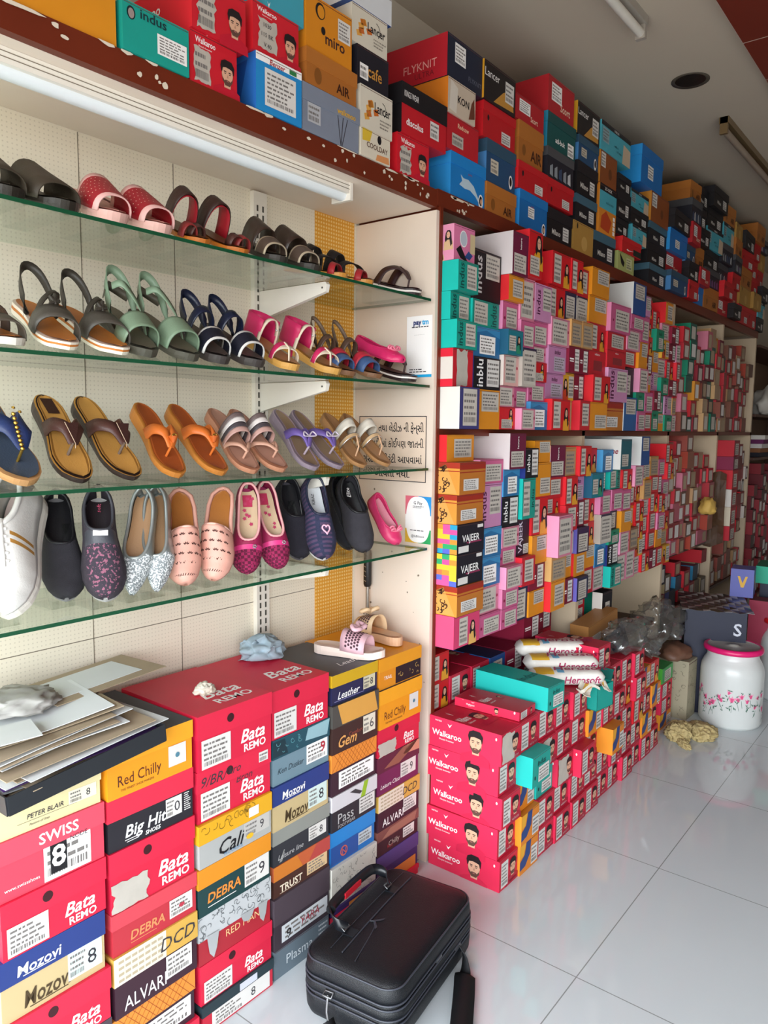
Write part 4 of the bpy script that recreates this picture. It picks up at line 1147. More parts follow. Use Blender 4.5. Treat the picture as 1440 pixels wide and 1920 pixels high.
UP = [
 (848, [416, 485, 543, 597, 651, 724, 804], ['toon', 'teal', 'teal', 'teal', 'wred', 'navyw']),
 (886, [462, 557, 608, 666, 728, 804], ['blk_indus', 'teal_r', 'blue', 'inblu', 'org']),
 (937, [433, 514, 562, 616, 664, 722, 762, 804], ['mar*', 'redo', 'pink', 'tealw', 'whitew', 'pink_s', 'redw_t']),
 (966, [430, 518, 598, 651, 724, 765, 804], ['redw_t*', 'pink_s', 'pink', 'grys', 'pink', 'pink_s']),
 (992, [529, 599, 646, 676, 714, 752, 804], ['pink_i', 'pink', 'pink_s', 'redw_t', 'pink', 'blue']),
 (1023, [468, 531, 592, 646, 698, 747, 804], ['redw', 'redw', 'pink_s', 'pink_h', 'pink_h', 'redw']),
 (1057, [483, 544, 597, 648, 698, 750, 804], ['redw', 'nvys', 'tan', 'mars', 'yelw', 'tan']),
 (1078, [499, 553, 602, 652, 700, 750, 804], ['reds', 'grys', 'tan', 'mars', 'mars', 'reds']),
 (1098, [498, 551, 602, 654, 702, 753, 804], ['org', 'org', 'redw', 'redp', 'redw', 'org_b']),
 (1130, [566, 620, 654, 688, 752, 804], ['pink', 'reds', 'redp', 'pink_i', 'saf']),
 (1166, [528, 588, 616, 655, 686, 744, 804], ['whitebox*', 'pink', 'pink_s', 'reds', 'blkw', 'bluew']),
 (1190, [552, 590, 640, 690, 735, 770, 804], ['pink_i', 'pink', 'org', 'pink_s', 'grn', 'pink']),
]
gu = 'cartons in the upper cabinet'
columns(UP, -.055, ZM, 'upper', 805, gu, 1000, .3, 1206)
LOW = [
 (843, [815, 867, 928, 984, 1040, 1100, 1156, 1218], ['redo<', 'saf*', 'saf', 'vaj', 'vaj*', 'saf*', 'pinkwom*']),
 (893, [862, 908, 993, 1049, 1105, 1156, 1206], ['pink', 'pink_i', 'blue', 'blue', 'pink_s', 'pink']),
 (935, [812, 880, 932, 990, 1029, 1063, 1105, 1142, 1188], ['mar*', 'blue', 'inblu', 'pink_s', 'pink', 'pink_s', 'pink', 'pink']),
 (966, [840, 897, 974, 1045, 1100, 1174], ['inblu', 'teal_r', 'vajv', 'reds', 'nvys']),
 (991, [826, 868, 932, 1005, 1060, 1110, 1166], ['org', 'org_b', 'redw', 'org', 'mars', 'org']),
 (1020, [835, 896, 935, 966, 1044, 1090, 1150], ['mar', 'reds', 'redw', 'pink_s*', 'tan', 'redo']),
 (1048, [838, 893, 948, 997, 1042, 1088, 1140], ['tan', 'redw', 'reds', 'grys', 'org', 'mars']),
 (1070, [836, 893, 940, 990, 1038, 1083, 1132], ['redw', 'pink_h', 'mars', 'purp', 'redo', 'nvys']),
 (1092, [840, 887, 934, 980, 1024, 1068, 1116], ['redw', 'tealw', 'redw', 'redw', 'org', 'reds']),
 (1114, [843, 886, 922, 965, 1020, 1065, 1102], ['blue', 'inblu', 'pink', 'grys', 'blue', 'pink_s']),
 (1134, [823, 880, 918, 958, 995, 1022, 1062, 1094], ['moto*', 'teal_r', 'pink', 'nvys', 'grn', 'inblu', 'teal']),
 (1154, [838, 880, 918, 958, 998, 1040, 1084], ['pink_i', 'redw', 'pink', 'org', 'pink_s', 'pink_s']),
 (1172, [818, 872, 912, 950, 990, 1032, 1074], ['whitebox*', 'pink_s', 'reds', 'redo', 'rbrown', 'pink_s']),
]
columns(LOW, -.062, ZL, 'lower', 1200, 'cartons in the lower cabinet', 2000, .3, 1188)

# the rest of both cabinets as far as the second beige panel
def run(x, xe, zb, zt, name, col, group, seed, pal, yb):
    r = random.Random(seed)
    while x < xe - .05:
        w = r.uniform(.105, .125)
        if x + w > xe: w = xe - x
        z = zb + .001; row = 0
        top = zt - r.uniform(.01, .09)
        while z < top - .085:
            h = r.uniform(.085, .11); row += 1
            s = r.choice(pal)
            yy = yb + r.uniform(-.012, .02)
            make_box('shoe_carton', '%s, %s up in %s column, %s cabinet' % (LOOK[s], ORD[row], ORD[col], name), (x + w / 2, yy, z), w - .003, min(.3, .328 - yy), h - .0012, s,
                     rz=r.uniform(-.025, .025), group=group, seed=seed + col * 12 + row, cat='shoe carton')
            z += h
        x += w; col += 1
    return col
PAL_U = ['pink_s', 'reds', 'redw', 'org', 'pink', 'tan', 'redo', 'pink_i', 'grn', 'mars', 'reds', 'yelw', 'redw']
PAL_L = ['reds', 'redw', 'org', 'pink_s', 'tan', 'redw', 'redo', 'mars', 'pink', 'reds', 'yelw']
xu = xat(1206, -.055, ZM); xl_ = xat(1188, -.062, ZL)
run(xu + .002, 2.32, ZM, 2.2, 'upper', 13, gu, 3000, PAL_U, -.05)
run(xl_ + .002, 2.32, ZL, 1.46, 'lower', 14, 'cartons in the lower cabinet', 4000, PAL_L, -.05)

# beyond that panel nobody could count them: one mass of cartons per bay
def mass(name, label, x0, x1, zb, zt, cols, yb, seed, ragged=.12):
    r = random.Random(seed); b = MB()
    x = x0
    while x < x1 - .04:
        w = min(r.uniform(.1, .125), x1 - x)
        z = zb
        top = zt - r.uniform(0, ragged)
        while z < top - .05:
            h = r.uniform(.085, .115)
            c, sd = r.choice(cols)
            y = yb + r.uniform(-.02, .03)
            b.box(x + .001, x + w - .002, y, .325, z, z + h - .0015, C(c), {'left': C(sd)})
            if r.random() < .75: b.poly([(x + w * .2, y - .0008, z + h * .12), (x + w * .8, y - .0008, z + h * .12), (x + w * .8, y - .0008, z + h * .82), (x + w * .2, y - .0008, z + h * .82)], r.choice((GS, PAPER, MATS['tan_sticker'])))
            z += h
        x += w
    o = b.build(name); o['kind'] = 'stuff'; tag(o, label, 'shoe cartons'); return o
REDS = [('a82430', 'd8303c'), ('8a3a3a', 'c0303c'), ('b05a6a', 'd07a92'), ('c07a2a', 'd8902a'), ('6a2030', '9a2a3a'), ('2a5a50', '1a8a6a'), ('a08468', 'c8a070'), ('8a2a30', 'd0303a'), ('5a3a34', '8a4a3c')]  # front and left tones, daylight painted into most of the lefts
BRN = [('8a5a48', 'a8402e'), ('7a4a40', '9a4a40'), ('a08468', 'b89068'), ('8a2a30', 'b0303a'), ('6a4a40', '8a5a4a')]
mass('carton_mass', 'far pink and red cartons of the upper cabinet beyond the second panel', 2.365, 3.33, ZM + .001, 2.16, REDS, -.04, 5)
mass('carton_mass', 'dim brown and red cartons of the upper cabinet at its far end', 3.375, 4.2, ZM + .001, 2.1, BRN, .01, 6)
mass('carton_mass', 'brown wrapped cartons of the lower cabinet beyond the second panel', 2.365, 3.305, ZL + .001, 1.45, BRN + REDS[:3], .0, 7)
mass('carton_mass', 'dark red cartons of the lower cabinet at its far end', 3.56, 4.2, ZL + .001, 1.45, [('7a1a24', 'd01f2c'), ('6a2a2a', 'a82430'), ('5a3430', 'd0c8c0'), ('8a2a30', 'b81f30')], .0, 8)
mass('carton_mass', 'mixed red and blue boxes on the plinth beyond the second panel', 2.365, 3.33, .421, .72, [('8a2a30', 'c01f2c'), ('3a4a5a', '2a7aa0'), ('6a5a4a', '8a7a5a'), ('2a2a3a', '3a3a5a')], .03, 9)
mass('carton_mass', 'dark cartons on the plinth at the far end of the cabinet', 3.375, 4.2, .421, .72, BRN, .03, 10)
sty('far_plain', '8a2030', p=cs(.2, .1, .8, .8), faces={'left': 'c01f30'}); sty('far_maroon', '6a1a34', p=cs(.2, .1, .8, .8), faces={'left': '8a1f48'})
sty('far_white', '9a2a34', p=cs(.2, .1, .8, .8), faces={'left': 'ded8d0'}); sty('far_cream', '9a2a34', p=cs(.2, .1, .8, .8), faces={'left': 'd8cbb4'})
sty('far_woman', 'a02028', p=multi(cs(.2, .1, .8, .8), lambda b: b.f['S'].woman(.3, .65, b.h * .4, C('d8a888'))), faces={'left': 'cf2230'})
z = ZL + .001
for k, (s, h, look) in enumerate([('far_plain', .1, 'plain red carton'), ('far_cream', .13, 'cream-sided carton'), ('far_white', .12, 'white-sided carton'), ('far_woman', .13, 'red carton with woman portrait'), ('far_maroon', .09, 'maroon carton'), ('far_plain', .11, 'plain red carton')]):
    make_box('shoe_carton', '%s, %s up beside the third beige panel, lower cabinet' % (look, ORD[k + 1]), (3.465, -.1, z), .14, .3, h - .002, s, group='cartons beside the third beige panel', seed=4900 + k, cat='shoe carton')
    z += h
mass('carton_mass', 'tall dark red boxes on the shelf past the end of the cabinet', 4.4, 5.6, .0, 1.25, [('5a1a20', '8a1f2a'), ('3a2024', '6a1a24'), ('6a2a2a', '9a2a34')], -.02, 11, .25)

# ------------------------------------------------------------------ footwear
def sm(a, b, t):
    t = max(0.0, min(1.0, (t - a) / (b - a))); return t * t * (3 - 2 * t)
WT = [(0, 0), (.012, .012), (.04, .022), (.1, .033), (.2, .0415), (.3, .043), (.42, .0385), (.55, .033), (.7, .0315), (.83, .0315), (.92, .027), (.97, .0185), (.992, .009), (1, 0)]
def wid(t, k=1.0, pointy=0.0):
    for (a, x), (b, y) in zip(WT, WT[1:]):
        if t <= b:
            w = x + (y - x) * (t - a) / (b - a); break
    if pointy and t < .35:
        w = w * (1 - pointy) + pointy * .043 * (t / .35) ** .85
    return w * k
TS = [0, .006, .018, .04, .07, .11, .16, .22, .29, .36, .44, .52, .6, .68, .76, .84, .9, .945, .975, .992, 1]
class Last:
    """shape of one foot: toe at the origin, heel along +y"""
    def __init__(s, L=.25, k=1.0, side=1, toe=.014, heel=.03, pointy=0.0):
        s.L, s.k, s.side, s.toe, s.heel, s.pt = L, k, side, toe, heel, pointy
    def c(s, t): return s.side * .007 * math.cos(t * 3.6)
    def w(s, t): return wid(t, s.k, s.pt)
    def h(s, t): return s.toe + (s.heel - s.toe) * sm(.25, .8, t) + .006 * (1 - sm(0, .15, t))
    def edge(s, t, sg, dz=0.0, kk=1.0): return Vector((s.c(t) + sg * s.w(t) * kk, t * s.L, s.h(t) + dz))
def sole(last, m, m2=None, m3=None, grow=1.0):
    """sole with a side stripe m2 and a welt m3 along its top edge"""
    b = MB(); rows = []
    for t in TS:
        w, c, y, h = last.w(t) * grow, last.c(t), t * last.L, last.h(t)
        z0 = .006 * (1 - sm(0, .15, t)); hm = z0 + (h - z0) * .45; h2 = z0 + (h - z0) * .72
        wi = max(w - .004, 0)
        rows.append([(c - w * .94, y, z0), (c - w, y, hm), (c - w, y, h2), (c - w, y, h), (c - wi, y, h), (c + wi, y, h), (c + w, y, h), (c + w, y, h2), (c + w, y, hm), (c + w * .94, y, z0)])
    mm = [m, m2 or m, m, m3 or m, m, m3 or m, m, m2 or m, m, m]
    b.grid(rows, m, False, close=True, cond=lambda a, k: mm[k])
    return b
def footbed(last, m, m2=None, inset=.005, dz=.0015, dome=.002, heelpatch=None):
    b = MB(); rows = []
    for t in TS[1:-1]:
        w = max(last.w(t) - inset, .0005); c = last.c(t); h = last.h(t) + dz
        y = inset + t * (last.L - 2 * inset)
        rows.append([(c + w * u, y, h - (1 - u * u) * dome + dome) for u in (-1, -.93, -.8, -.4, 0, .4, .8, .93, 1)])
    b.grid(rows, m, True, cond=lambda a, k: (m2 or m) if k in (1, 6) else m)
    if heelpatch:
        t0, t1, mm = heelpatch; wv = last.w(.8) * .42; c = last.c(.8)
        b.poly([(c - wv, t0 * last.L, last.h(t0) + dz + .0025), (c + wv, t0 * last.L, last.h(t0) + dz + .0025), (c + wv, t1 * last.L, last.h(t1) + dz + .0025), (c - wv, t1 * last.L, last.h(t1) + dz + .0025)], mm)
    return b
def arch_rows(last, t0, t1, h0, h1, lean=0.0, tl=0.0, n=15, rows=4, flat=.75, kk=1.03):
    out = []
    for r in range(rows):
        f = r / (rows - 1) if rows != 5 else (0, .13, .5, .87, 1)[r]; t = t0 + (t1 - t0) * f; hh = h0 + (h1 - h0) * f
        row = []
        for i in range(n):
            a = math.pi * i / (n - 1); cs_, sn = math.cos(a), math.sin(a)
            tt = t + tl * cs_
            row.append((last.c(tt) - last.w(tt) * kk * math.copysign(abs(cs_) ** .85, cs_), tt * last.L + lean * sn, last.h(tt) - .004 + hh * sn ** flat))
        out.append(row)
    return out
def shell(b, name, root, th=.0025):
    o = b.build(name, root)
    md = o.modifiers.new('thickness', 'SOLIDIFY'); md.thickness = th; md.offset = 1.0
    return o
def band(last, t0, t1, h0, h1, m, root, name='strap', lean=0.0, tl=0.0, trim=None, th=.003, spots=None, lining=None):
    b = MB(); rows = arch_rows(last, t0, t1, h0, h1, lean, tl, rows=5 if trim else 4)
    b.grid(rows, m, True, cond=(lambda a, k: trim if a in (0, 3) else m) if trim else None)
    o = shell(b, name, root, th)
    if spots:
        mm, n = spots; s = MB(); r = random.Random(3)
        rr_ = arch_rows(last, t0, t1, h0 + .0045, h1 + .0045, lean, tl, n=31, rows=9, kk=1.13)
        for a in range(2, 7):
            for k in range(2 + a % 2, 29, 2):
                p = Vector(rr_[a][k]); q = (Vector(rr_[a][k + 1]) - p); v = Vector(rr_[a + 1][k]) - p
                q.normalize(); v.normalize()
                s.poly([p + (q * math.cos(i) + v * math.sin(i)) * .0013 * n for i in (0, 1.05, 2.1, 3.14, 4.2, 5.2)], mm)
        s.build('perforation_dots', o)
    return o
def loop(last, t0, hgt, w, m, root, name='ankle_strap', back=.97, th=.0025, tilt=.25):
    """strap rising from both sides of the footbed and round the back of the ankle"""
    pts = []; n = 17; sides = []
    for i in range(n):
        a = math.pi * i / (n - 1); cs_, sn = math.cos(a), math.sin(a)
        t = t0 + (back - t0) * sn ** .7
        x = last.c(.8) - last.w(.7) * 1.04 * cs_
        z = last.h(t0) + hgt * (sn ** .6)
        pts.append((x, t * last.L, z)); sides.append((0, tilt * sn, 1) if i not in (0, n - 1) else (0, .8, .6))
    b = MB(); b.ribbon(pts, w, th, sides, m); return b.build(name, root)
def strip(root, name, pts, w, m, sides=(0, 1, 0), th=.0028):
    b = MB(); b.ribbon(pts, w, th, sides, m); return b.build(name, root)
def smooth_path(pts, n=10):
    P = [Vector(p) for p in pts]; out = []
    for i in range(len(P) - 1):
        p0, p1, p2, p3 = P[max(i - 1, 0)], P[i], P[i + 1], P[min(i + 2, len(P) - 1)]
        for k in range(n):
            t = k / n; out.append(.5 * ((2 * p1) + (p2 - p0) * t + (2 * p0 - 5 * p1 + 4 * p2 - p3) * t * t + (3 * p1 - p0 - 3 * p2 + p3) * t ** 3))
    out.append(P[-1]); return out
def vstrap(last, root, m, w0=.01, w1=.026, tp=.2, te=.5, rise=.03, post=.016, mpost=None):
    """thong: two straps running from a toe post to the sides of the footbed"""
    c = last.c(tp) + last.side * .004
    P = Vector((c, tp * last.L, last.h(tp) + post))
    for sg in (-1, 1):
        E = last.edge(te, sg, -.004, 1.03)
        M1 = P.lerp(E, .4) + Vector((0, 0, rise)); M2 = P.lerp(E, .78) + Vector((sg * .004, 0, rise * .9))
        pts = smooth_path([P, M1, M2, E], 6)
        n = len(pts)
        ws = [w0 + (w1 - w0) * (i / (n - 1)) ** .7 for i in range(n)]
        sides = []
        for i in range(n):
            f = i / (n - 1)
            sides.append(Vector((-sg * (1 - f) * .8, 1, .55 * (1 - f) + .12)))
        b = MB(); b.ribbon(pts, ws, .003, sides, m); b.build('strap', root)
    b = MB(); b.tube([(c, tp * last.L, last.h(tp) - .001), P + Vector((0, 0, .002))], .0032, mpost or m, 8); b.build('toe_post', root)
def buckle(root, P, r, m, name='buckle', flat=(1, 0, .2)):
    b = MB(); U = Vector(flat).normalized(); V = U.cross(Vector((0, -.5, 1)).normalized()).normalized()
    b.tube([Vector(P) + U * (r * math.cos(a)) + V * (r * .75 * math.sin(a)) for a in [i * math.pi / 6 for i in range(12)]], .0018, m, 6, close=True)
    return b.build(name, root)

def upper_fn(last, H, e=.75):
    hs = [(0, .012), (.03, .026), (.08, .036), (.18, .044), (.32, .054), (.45, .068), (.55, .074), (.75, .07), (.9, .066), (1, .062)]
    def hh(t):
        for (a, x), (b, y) in zip(hs, hs[1:]):
            if t <= b: return (x + (y - x) * (t - a) / (b - a)) * H
    def P(t, th, grow=1.0):
        cs_, sn = math.cos(th), math.sin(th)
        ee = .55 + .35 * (1 - sm(.3, .8, t))
        w = last.w(t) * 1.0 * grow
        return Vector((last.c(t) - w * math.copysign(abs(cs_) ** ee, cs_), t * last.L + .0, last.h(t) - .004 + hh(t) * (max(sn, 0) ** ee) * grow))
    return P
UT = [0.004] + [i / 40 for i in range(1, 40)] + [.985, .996]
def closed_upper(last, root, m, H=1.0, tc=.68, tr=.28, ow=.8, cond=None, collar=None, lining=None, cr=.0035, name='upper', th=.0025):
    P = upper_fn(last, H); M = 32
    rows = [[P(t, math.pi * i / M) for i in range(M + 1)] for t in UT]
    def inside(t, th):
        q = 1 - ((t - tc) / tr) ** 2
        return q > 0 and abs(math.cos(th)) < ow * math.sqrt(q) ** .8
    def cd(a, k):
        t = (UT[a] + UT[min(a + 1, len(UT) - 1)]) / 2; th_ = math.pi * (k + .5) / M
        if tr and inside(t, th_): return None
        return cond(t, th_) or m if cond else m
    b = MB(); b.grid(rows, m, True, cond=cd)
    o = shell(b, name, root, th)
    if tr:
        pts = []
        for i in range(40):
            a = 2 * math.pi * i / 40
            t = tc + tr * math.cos(a); q = max(0, 1 - math.cos(a) ** 2)
            cc = ow * math.sqrt(q) ** .8 * (1 if math.sin(a) >= 0 else -1)
            pts.append(P(min(t, .995), math.acos(max(-1, min(1, cc))), 1.012))
        b = MB(); b.tube(pts, cr, collar or m, 7, close=True); b.build('collar', root)
    if lining:
        b = MB()
        rows = []
        for t in [i / 20 for i in range(2, 20)]:
            w = last.w(t) * .86
            rows.append([(last.c(t) + w * u, t * last.L, last.h(t) + .003 + .012 * u ** 4) for u in (-1, -.7, -.3, 0, .3, .7, 1)])
        b.grid(rows, lining, True); b.build('insole', root)
    return P
def stand(X, y, z, pitch, L, label, w=.05):
    """clear acrylic display stand carrying one shoe"""
    s = thing('shoe_stand', label, 'shoe stand', (X, y, z), (0, 0, 0), 'clear acrylic shoe stands')
    c, sn = math.cos(pitch), math.sin(pitch)
    b = MB(); l = L * .86; t = .002
    def rot(p): return (p[0], p[1] * c - p[2] * sn, p[1] * sn + p[2] * c)
    V = [rot((x, yy, zz)) for x, yy, zz in ((-w / 2, 0, -t), (w / 2, 0, -t), (w / 2, l, -t), (-w / 2, l, -t), (-w / 2, 0, -.0004), (w / 2, 0, -.0004), (w / 2, l, -.0004), (-w / 2, l, -.0004))]
    b.add(V, [(0, 3, 2, 1), (4, 5, 6, 7), (0, 1, 5, 4), (2, 3, 7, 6), (3, 0, 4, 7), (1, 2, 6, 5)], ACR); b.build('sloping_plate', s)
    hz = l * sn; hy = l * c
    b = MB(); b.box(-w / 2, w / 2, hy - .002, hy, 0, hz - .002, ACR); b.box(-w / 2, w / 2, -.002, hy, 0, .002, ACR); b.build('foot_plate', s)
    if pitch > .8:
        for sx in (-1, 1):
            b = MB(); b.box(sx * w * .36 - .007, sx * w * .36 + .007, -.006, -.003, 0, .018, ACR); b.build('toe_stop', s)
    return s
def shoe(kind, label, X, shelf, pitch, yaw=0.0, ytoe=.035, lift=.0, roll=0.0, group=None, cat='shoe', std=True, L=.25):
    z = GT[shelf]
    pr = math.radians(pitch)
    if label: pass
    off = .012 if pitch > 45 else .003
    r = thing(kind, label, cat, (X, ytoe, z + off + lift), (pr, math.radians(roll), math.radians(yaw)), group)
    r.rotation_mode = 'YXZ'
    if std:
        stand(X, ytoe + .0, z + .0015, pr, L, 'clear acrylic stand under the %s' % label.split(' on the ')[0].split(' at the ')[0].split(' below ')[0].split(' cut ')[0].replace(' with gold chain and studs', ''))
    return r
def cols(*a): return [mat('shoe_' + c, c, rr_, wear=.1, scale=30, bump=.15) for c, rr_ in a]
def lea(c, rough=.45): return mat('leather_%s_%d' % (c, rough * 100), c, rough, wear=.14, scale=24, bump=.12)
GOLD = mat('gold_metal', 'c9a14a', .25, metal=.9); SILV = mat('silver_metal', 'c9c9c9', .25, metal=.9)
def both(f, pxs, shelf, *a, **k):
    for i, px_ in enumerate(pxs):
        f(xat(px_, k.get('y', .035), GT[shelf]), shelf, i, 'left' if i == 0 else 'right', *a)
WS = WHERE

# -- top shelf
def dark_slide(X, sh, i, nm):
    last = Last(.25, 1.12, 1 if i else -1, .018, .026)
    r = shoe('slide_sandal', '%s shoe of the dark olive wide-strap slides on the top glass shelf' % nm, X, sh, 17)
    sole(last, lea('2c2620')).build('sole', r); footbed(last, lea('3d342a')).build('footbed', r)
    band(last, .15, .62, .036, .06, lea('41382c', .55), r, 'strap')
both(dark_slide, (28, 122), 0)
def red_slide(X, sh, i, nm):
    last = Last(.245, 1.08, 1 if i else -1, .02, .028)
    r = shoe('slide_sandal', '%s shoe of the red perforated slides with pink edges on the top glass shelf' % nm, X, sh, 22)
    sole(last, lea('d9a9a0'), None, lea('e6b9b0')).build('sole', r); footbed(last, lea('dba79a')).build('footbed', r)
    band(last, .1, .5, .036, .06, lea('a01c28'), r, 'strap', trim=lea('e8b4ae'), spots=(mat('print_dot_pink', 'eabfae', .6), 1.0))
both(red_slide, (228, 302), 0)
def ring_slide(X, sh, i, nm):
    last = Last(.24, .95, 1 if i else -1, .01, .02)
    r = shoe('toe_ring_sandal', '%s shoe of the brown slides with red-lined bands on the top glass shelf' % nm, X, sh, 22, yaw=-4)
    sole(last, lea('b8651c'), None, lea('5a3a26')).build('sole', r); footbed(last, lea('6b4a30')).build('footbed', r)
    o = band(last, .5, .68, .085, .092, lea('3a241e'), r, 'strap', lean=-.012)
    band(last, .5, .68, .08, .087, lea('a8202c'), r, 'strap_lining', lean=-.012, th=.001)
    b = MB(); R_ows = arch_rows(last, .13, .22, .03, .034, n=9, rows=3, kk=.5); b.grid(R_ows, lea('4a2a24'), True); shell(b, 'toe_ring', r)
    b = MB(); R2 = [[(p[0] + last.side * .022, p[1], p[2]) for p in row] for row in R_ows]; b.grid(R2, lea('8a2a2a'), True); shell(b, 'toe_ring', r)
both(ring_slide, (388, 452), 0)
def gloss_slide(X, sh, i, nm):
    last = Last(.235, .92, 1 if i else -1, .016, .022)
    r = shoe('slide_sandal', '%s shoe of the glossy dark brown slides on the top glass shelf' % nm, X, sh, 21)
    sole(last, lea('2a211c')).build('sole', r); footbed(last, lea('4a3c30')).build('footbed', r)
    band(last, .38, .68, .058, .072, lea('3b2d25', .28), r, 'strap'); band(last, .16, .32, .032, .042, lea('55443a', .35), r, 'toe_strap', trim=lea('b9a890', .3))
both(gloss_slide, (535, 592), 0)
def black_red(X, sh, i, nm):
    last = Last(.235, .9, 1 if i else -1, .012, .018)
    r = shoe('strappy_sandal', '%s shoe of the black strap sandals with red lining on the top glass shelf' % nm, X, sh, 12, yaw=6)
    sole(last, lea('c8873a'), None, lea('8a3a30')).build('sole', r); footbed(last, lea('7a4a34')).build('footbed', r)
    band(last, .52, .66, .066, .072, lea('1b1719'), r, 'strap'); band(last, .3, .4, .046, .05, lea('1b1719'), r, 'strap', tl=.08); band(last, .14, .22, .03, .034, lea('a8242c'), r, 'toe_strap', tl=-.05)
both(black_red, (650, 694), 0)
def maroon_flip(sh, px_, label):
    X = xat(px_, .035, GT[sh])
    last = Last(.27, 1.0, 1, .02, .028)
    r = shoe('flip_flop', label, X, sh, 14, yaw=-3)
    sole(last, lea('2c1a1c'), lea('e9dfda')).build('sole', r); footbed(last, lea('5a2a2e')).build('footbed', r)
    vstrap(last, r, lea('3a1f20'), .014, .03, .2, .56, .04, .03)
maroon_flip(0, 782, 'single maroon flip flop with white sole line on the top glass shelf')

# -- second shelf
def tan_wrap(X, sh, i, nm):
    last = Last(.25, 1.0, 1 if i else -1, .016, .024)
    r = shoe('ankle_strap_sandal', '%s shoe of the dark olive sandals with bright tan footbed on the second glass shelf' % nm, X, sh, 25)
    sole(last, lea('efe4d4'), lea('c8742c')).build('sole', r); footbed(last, lea('c9782e')).build('footbed', r)
    m = lea('38332c'); band(last, .2, .36, .044, .054, lea('4c4740'), r, 'toe_strap', tl=.05)
    loop(last, .6, .08, .018, m, r); strip(r, 'cross_strap', smooth_path([last.edge(.36, -1), last.edge(.45, -1, .05, .5), last.edge(.55, 1, .06, .6), last.edge(.62, 1)], 6), .014, m)
    b = MB(); c = last.edge(.4, 0, .055)
    for k in range(5):
        a = k * 1.256; b.tube([c, c + Vector((.012 * math.cos(a), .008 * math.sin(a), .012 * math.sin(a) + .002))], [.006, .004], m, 6)
    b.build('knot', r)
both(tan_wrap, (135, 222), 1)
def green_sand(X, sh, i, nm):
    last = Last(.25, 1.0, 1 if i else -1, .018, .028)
    r = shoe('ankle_strap_sandal', '%s shoe of the sage green sandals on the second glass shelf' % nm, X, sh, 28)
    m = lea('7d937a'); d = lea('5a5548')
    sole(last, lea('4a463c')).build('sole', r); footbed(last, lea('6b6252')).build('footbed', r)
    band(last, .18, .38, .046, .058, m, r, 'toe_strap', trim=m); loop(last, .56, .092, .02, m, r)
    strip(r, 'cross_strap', smooth_path([last.edge(.4, 1), last.edge(.5, .6, .05), last.edge(.62, -.5, .085), last.edge(.7, -1, .07)], 6), .016, m, (0, .8, .6))
    strip(r, 'elastic_strap', [last.edge(.8, -1, .04), last.edge(.97, 0, .05), last.edge(.8, 1, .04)], .02, d, (0, 0, 1))
both(green_sand, (286, 356), 1)
def navy_sand(X, sh, i, nm):
    last = Last(.235, .95, 1 if i else -1, .02, .034)
    r = shoe('ankle_strap_sandal', '%s shoe of the navy sandals with white-edged bands on the second glass shelf' % nm, X, sh, 25)
    m = lea('1c2238', .3)
    sole(last, lea('3a3230')).build('sole', r); footbed(last, lea('5a4a44')).build('footbed', r)
    band(last, .16, .34, .04, .054, lea('191b2a'), r, 'toe_strap', trim=lea('d9d6d2')); band(last, .52, .62, .07, .074, m, r, 'strap'); loop(last, .6, .075, .022, m, r)
both(navy_sand, (424, 482), 1)
def pink_sand(X, sh, i, nm):
    last = Last(.24, .95, 1 if i else -1, .018, .026)
    r = shoe('ankle_strap_sandal', '%s shoe of the hot pink sandals with cream buckles on the second glass shelf' % nm, X, sh, 25)
    p = lea('d02c62'); cr = lea('ead8c0')
    sole(last, lea('d09a4e'), None, lea('b87434')).build('sole', r); footbed(last, lea('b98a5a')).build('footbed', r)
    b = MB()                                       # pink heel cup
    rows = [[(last.c(t) + sg * last.w(t) * 1.02, t * last.L, last.h(t) + zz) for (t, sg) in [(.62, -1), (.72, -1), (.82, -1), (.9, -1), (.96, -1), (.995, 0), (.96, 1), (.9, 1), (.82, 1), (.72, 1), (.62, 1)]] for zz in (-.003, .02, .045, .065)]
    b.grid(rows, p, True); shell(b, 'heel_cup', r)
    strip(r, 'ankle_strap', arch_rows(last, .62, .62, .075, .075, n=13)[0], .012, cr)
    buckle(r, last.edge(.62, .95, .045), .007, SILV)
    band(last, .2, .27, .034, .038, cr, r, 'toe_strap', tl=.03); band(last, .27, .33, .038, .042, p, r, 'toe_strap', tl=-.04)
    strip(r, 'center_strap', [last.edge(.14, 0, .002), last.edge(.2, 0, .034), last.edge(.3, 0, .04)], .006, cr, (1, 0, 0))
both(pink_sand, (556, 628), 1)
def multi_sand(X, sh, i, nm):
    last = Last(.235, .9, 1 if i else -1, .014, .022)
    r = shoe('ankle_strap_sandal', '%s shoe of the brown sandals with red and blue bands on the second glass shelf' % nm, X, sh, 22)
    sole(last, lea('7a5236')).build('sole', r); footbed(last, lea('96683e')).build('footbed', r)
    band(last, .16, .28, .034, .042, lea('44608e'), r, 'toe_strap'); band(last, .28, .38, .044, .05, lea('c02c40'), r, 'toe_strap'); loop(last, .58, .09, .012, lea('705a48'), r)
    band(last, .56, .64, .062, .066, lea('5a4438'), r, 'strap')
both(multi_sand, (664, 708), 1)
maroon_flip(1, 774, 'single maroon flip flop with white lines below the pink pump, second glass shelf')
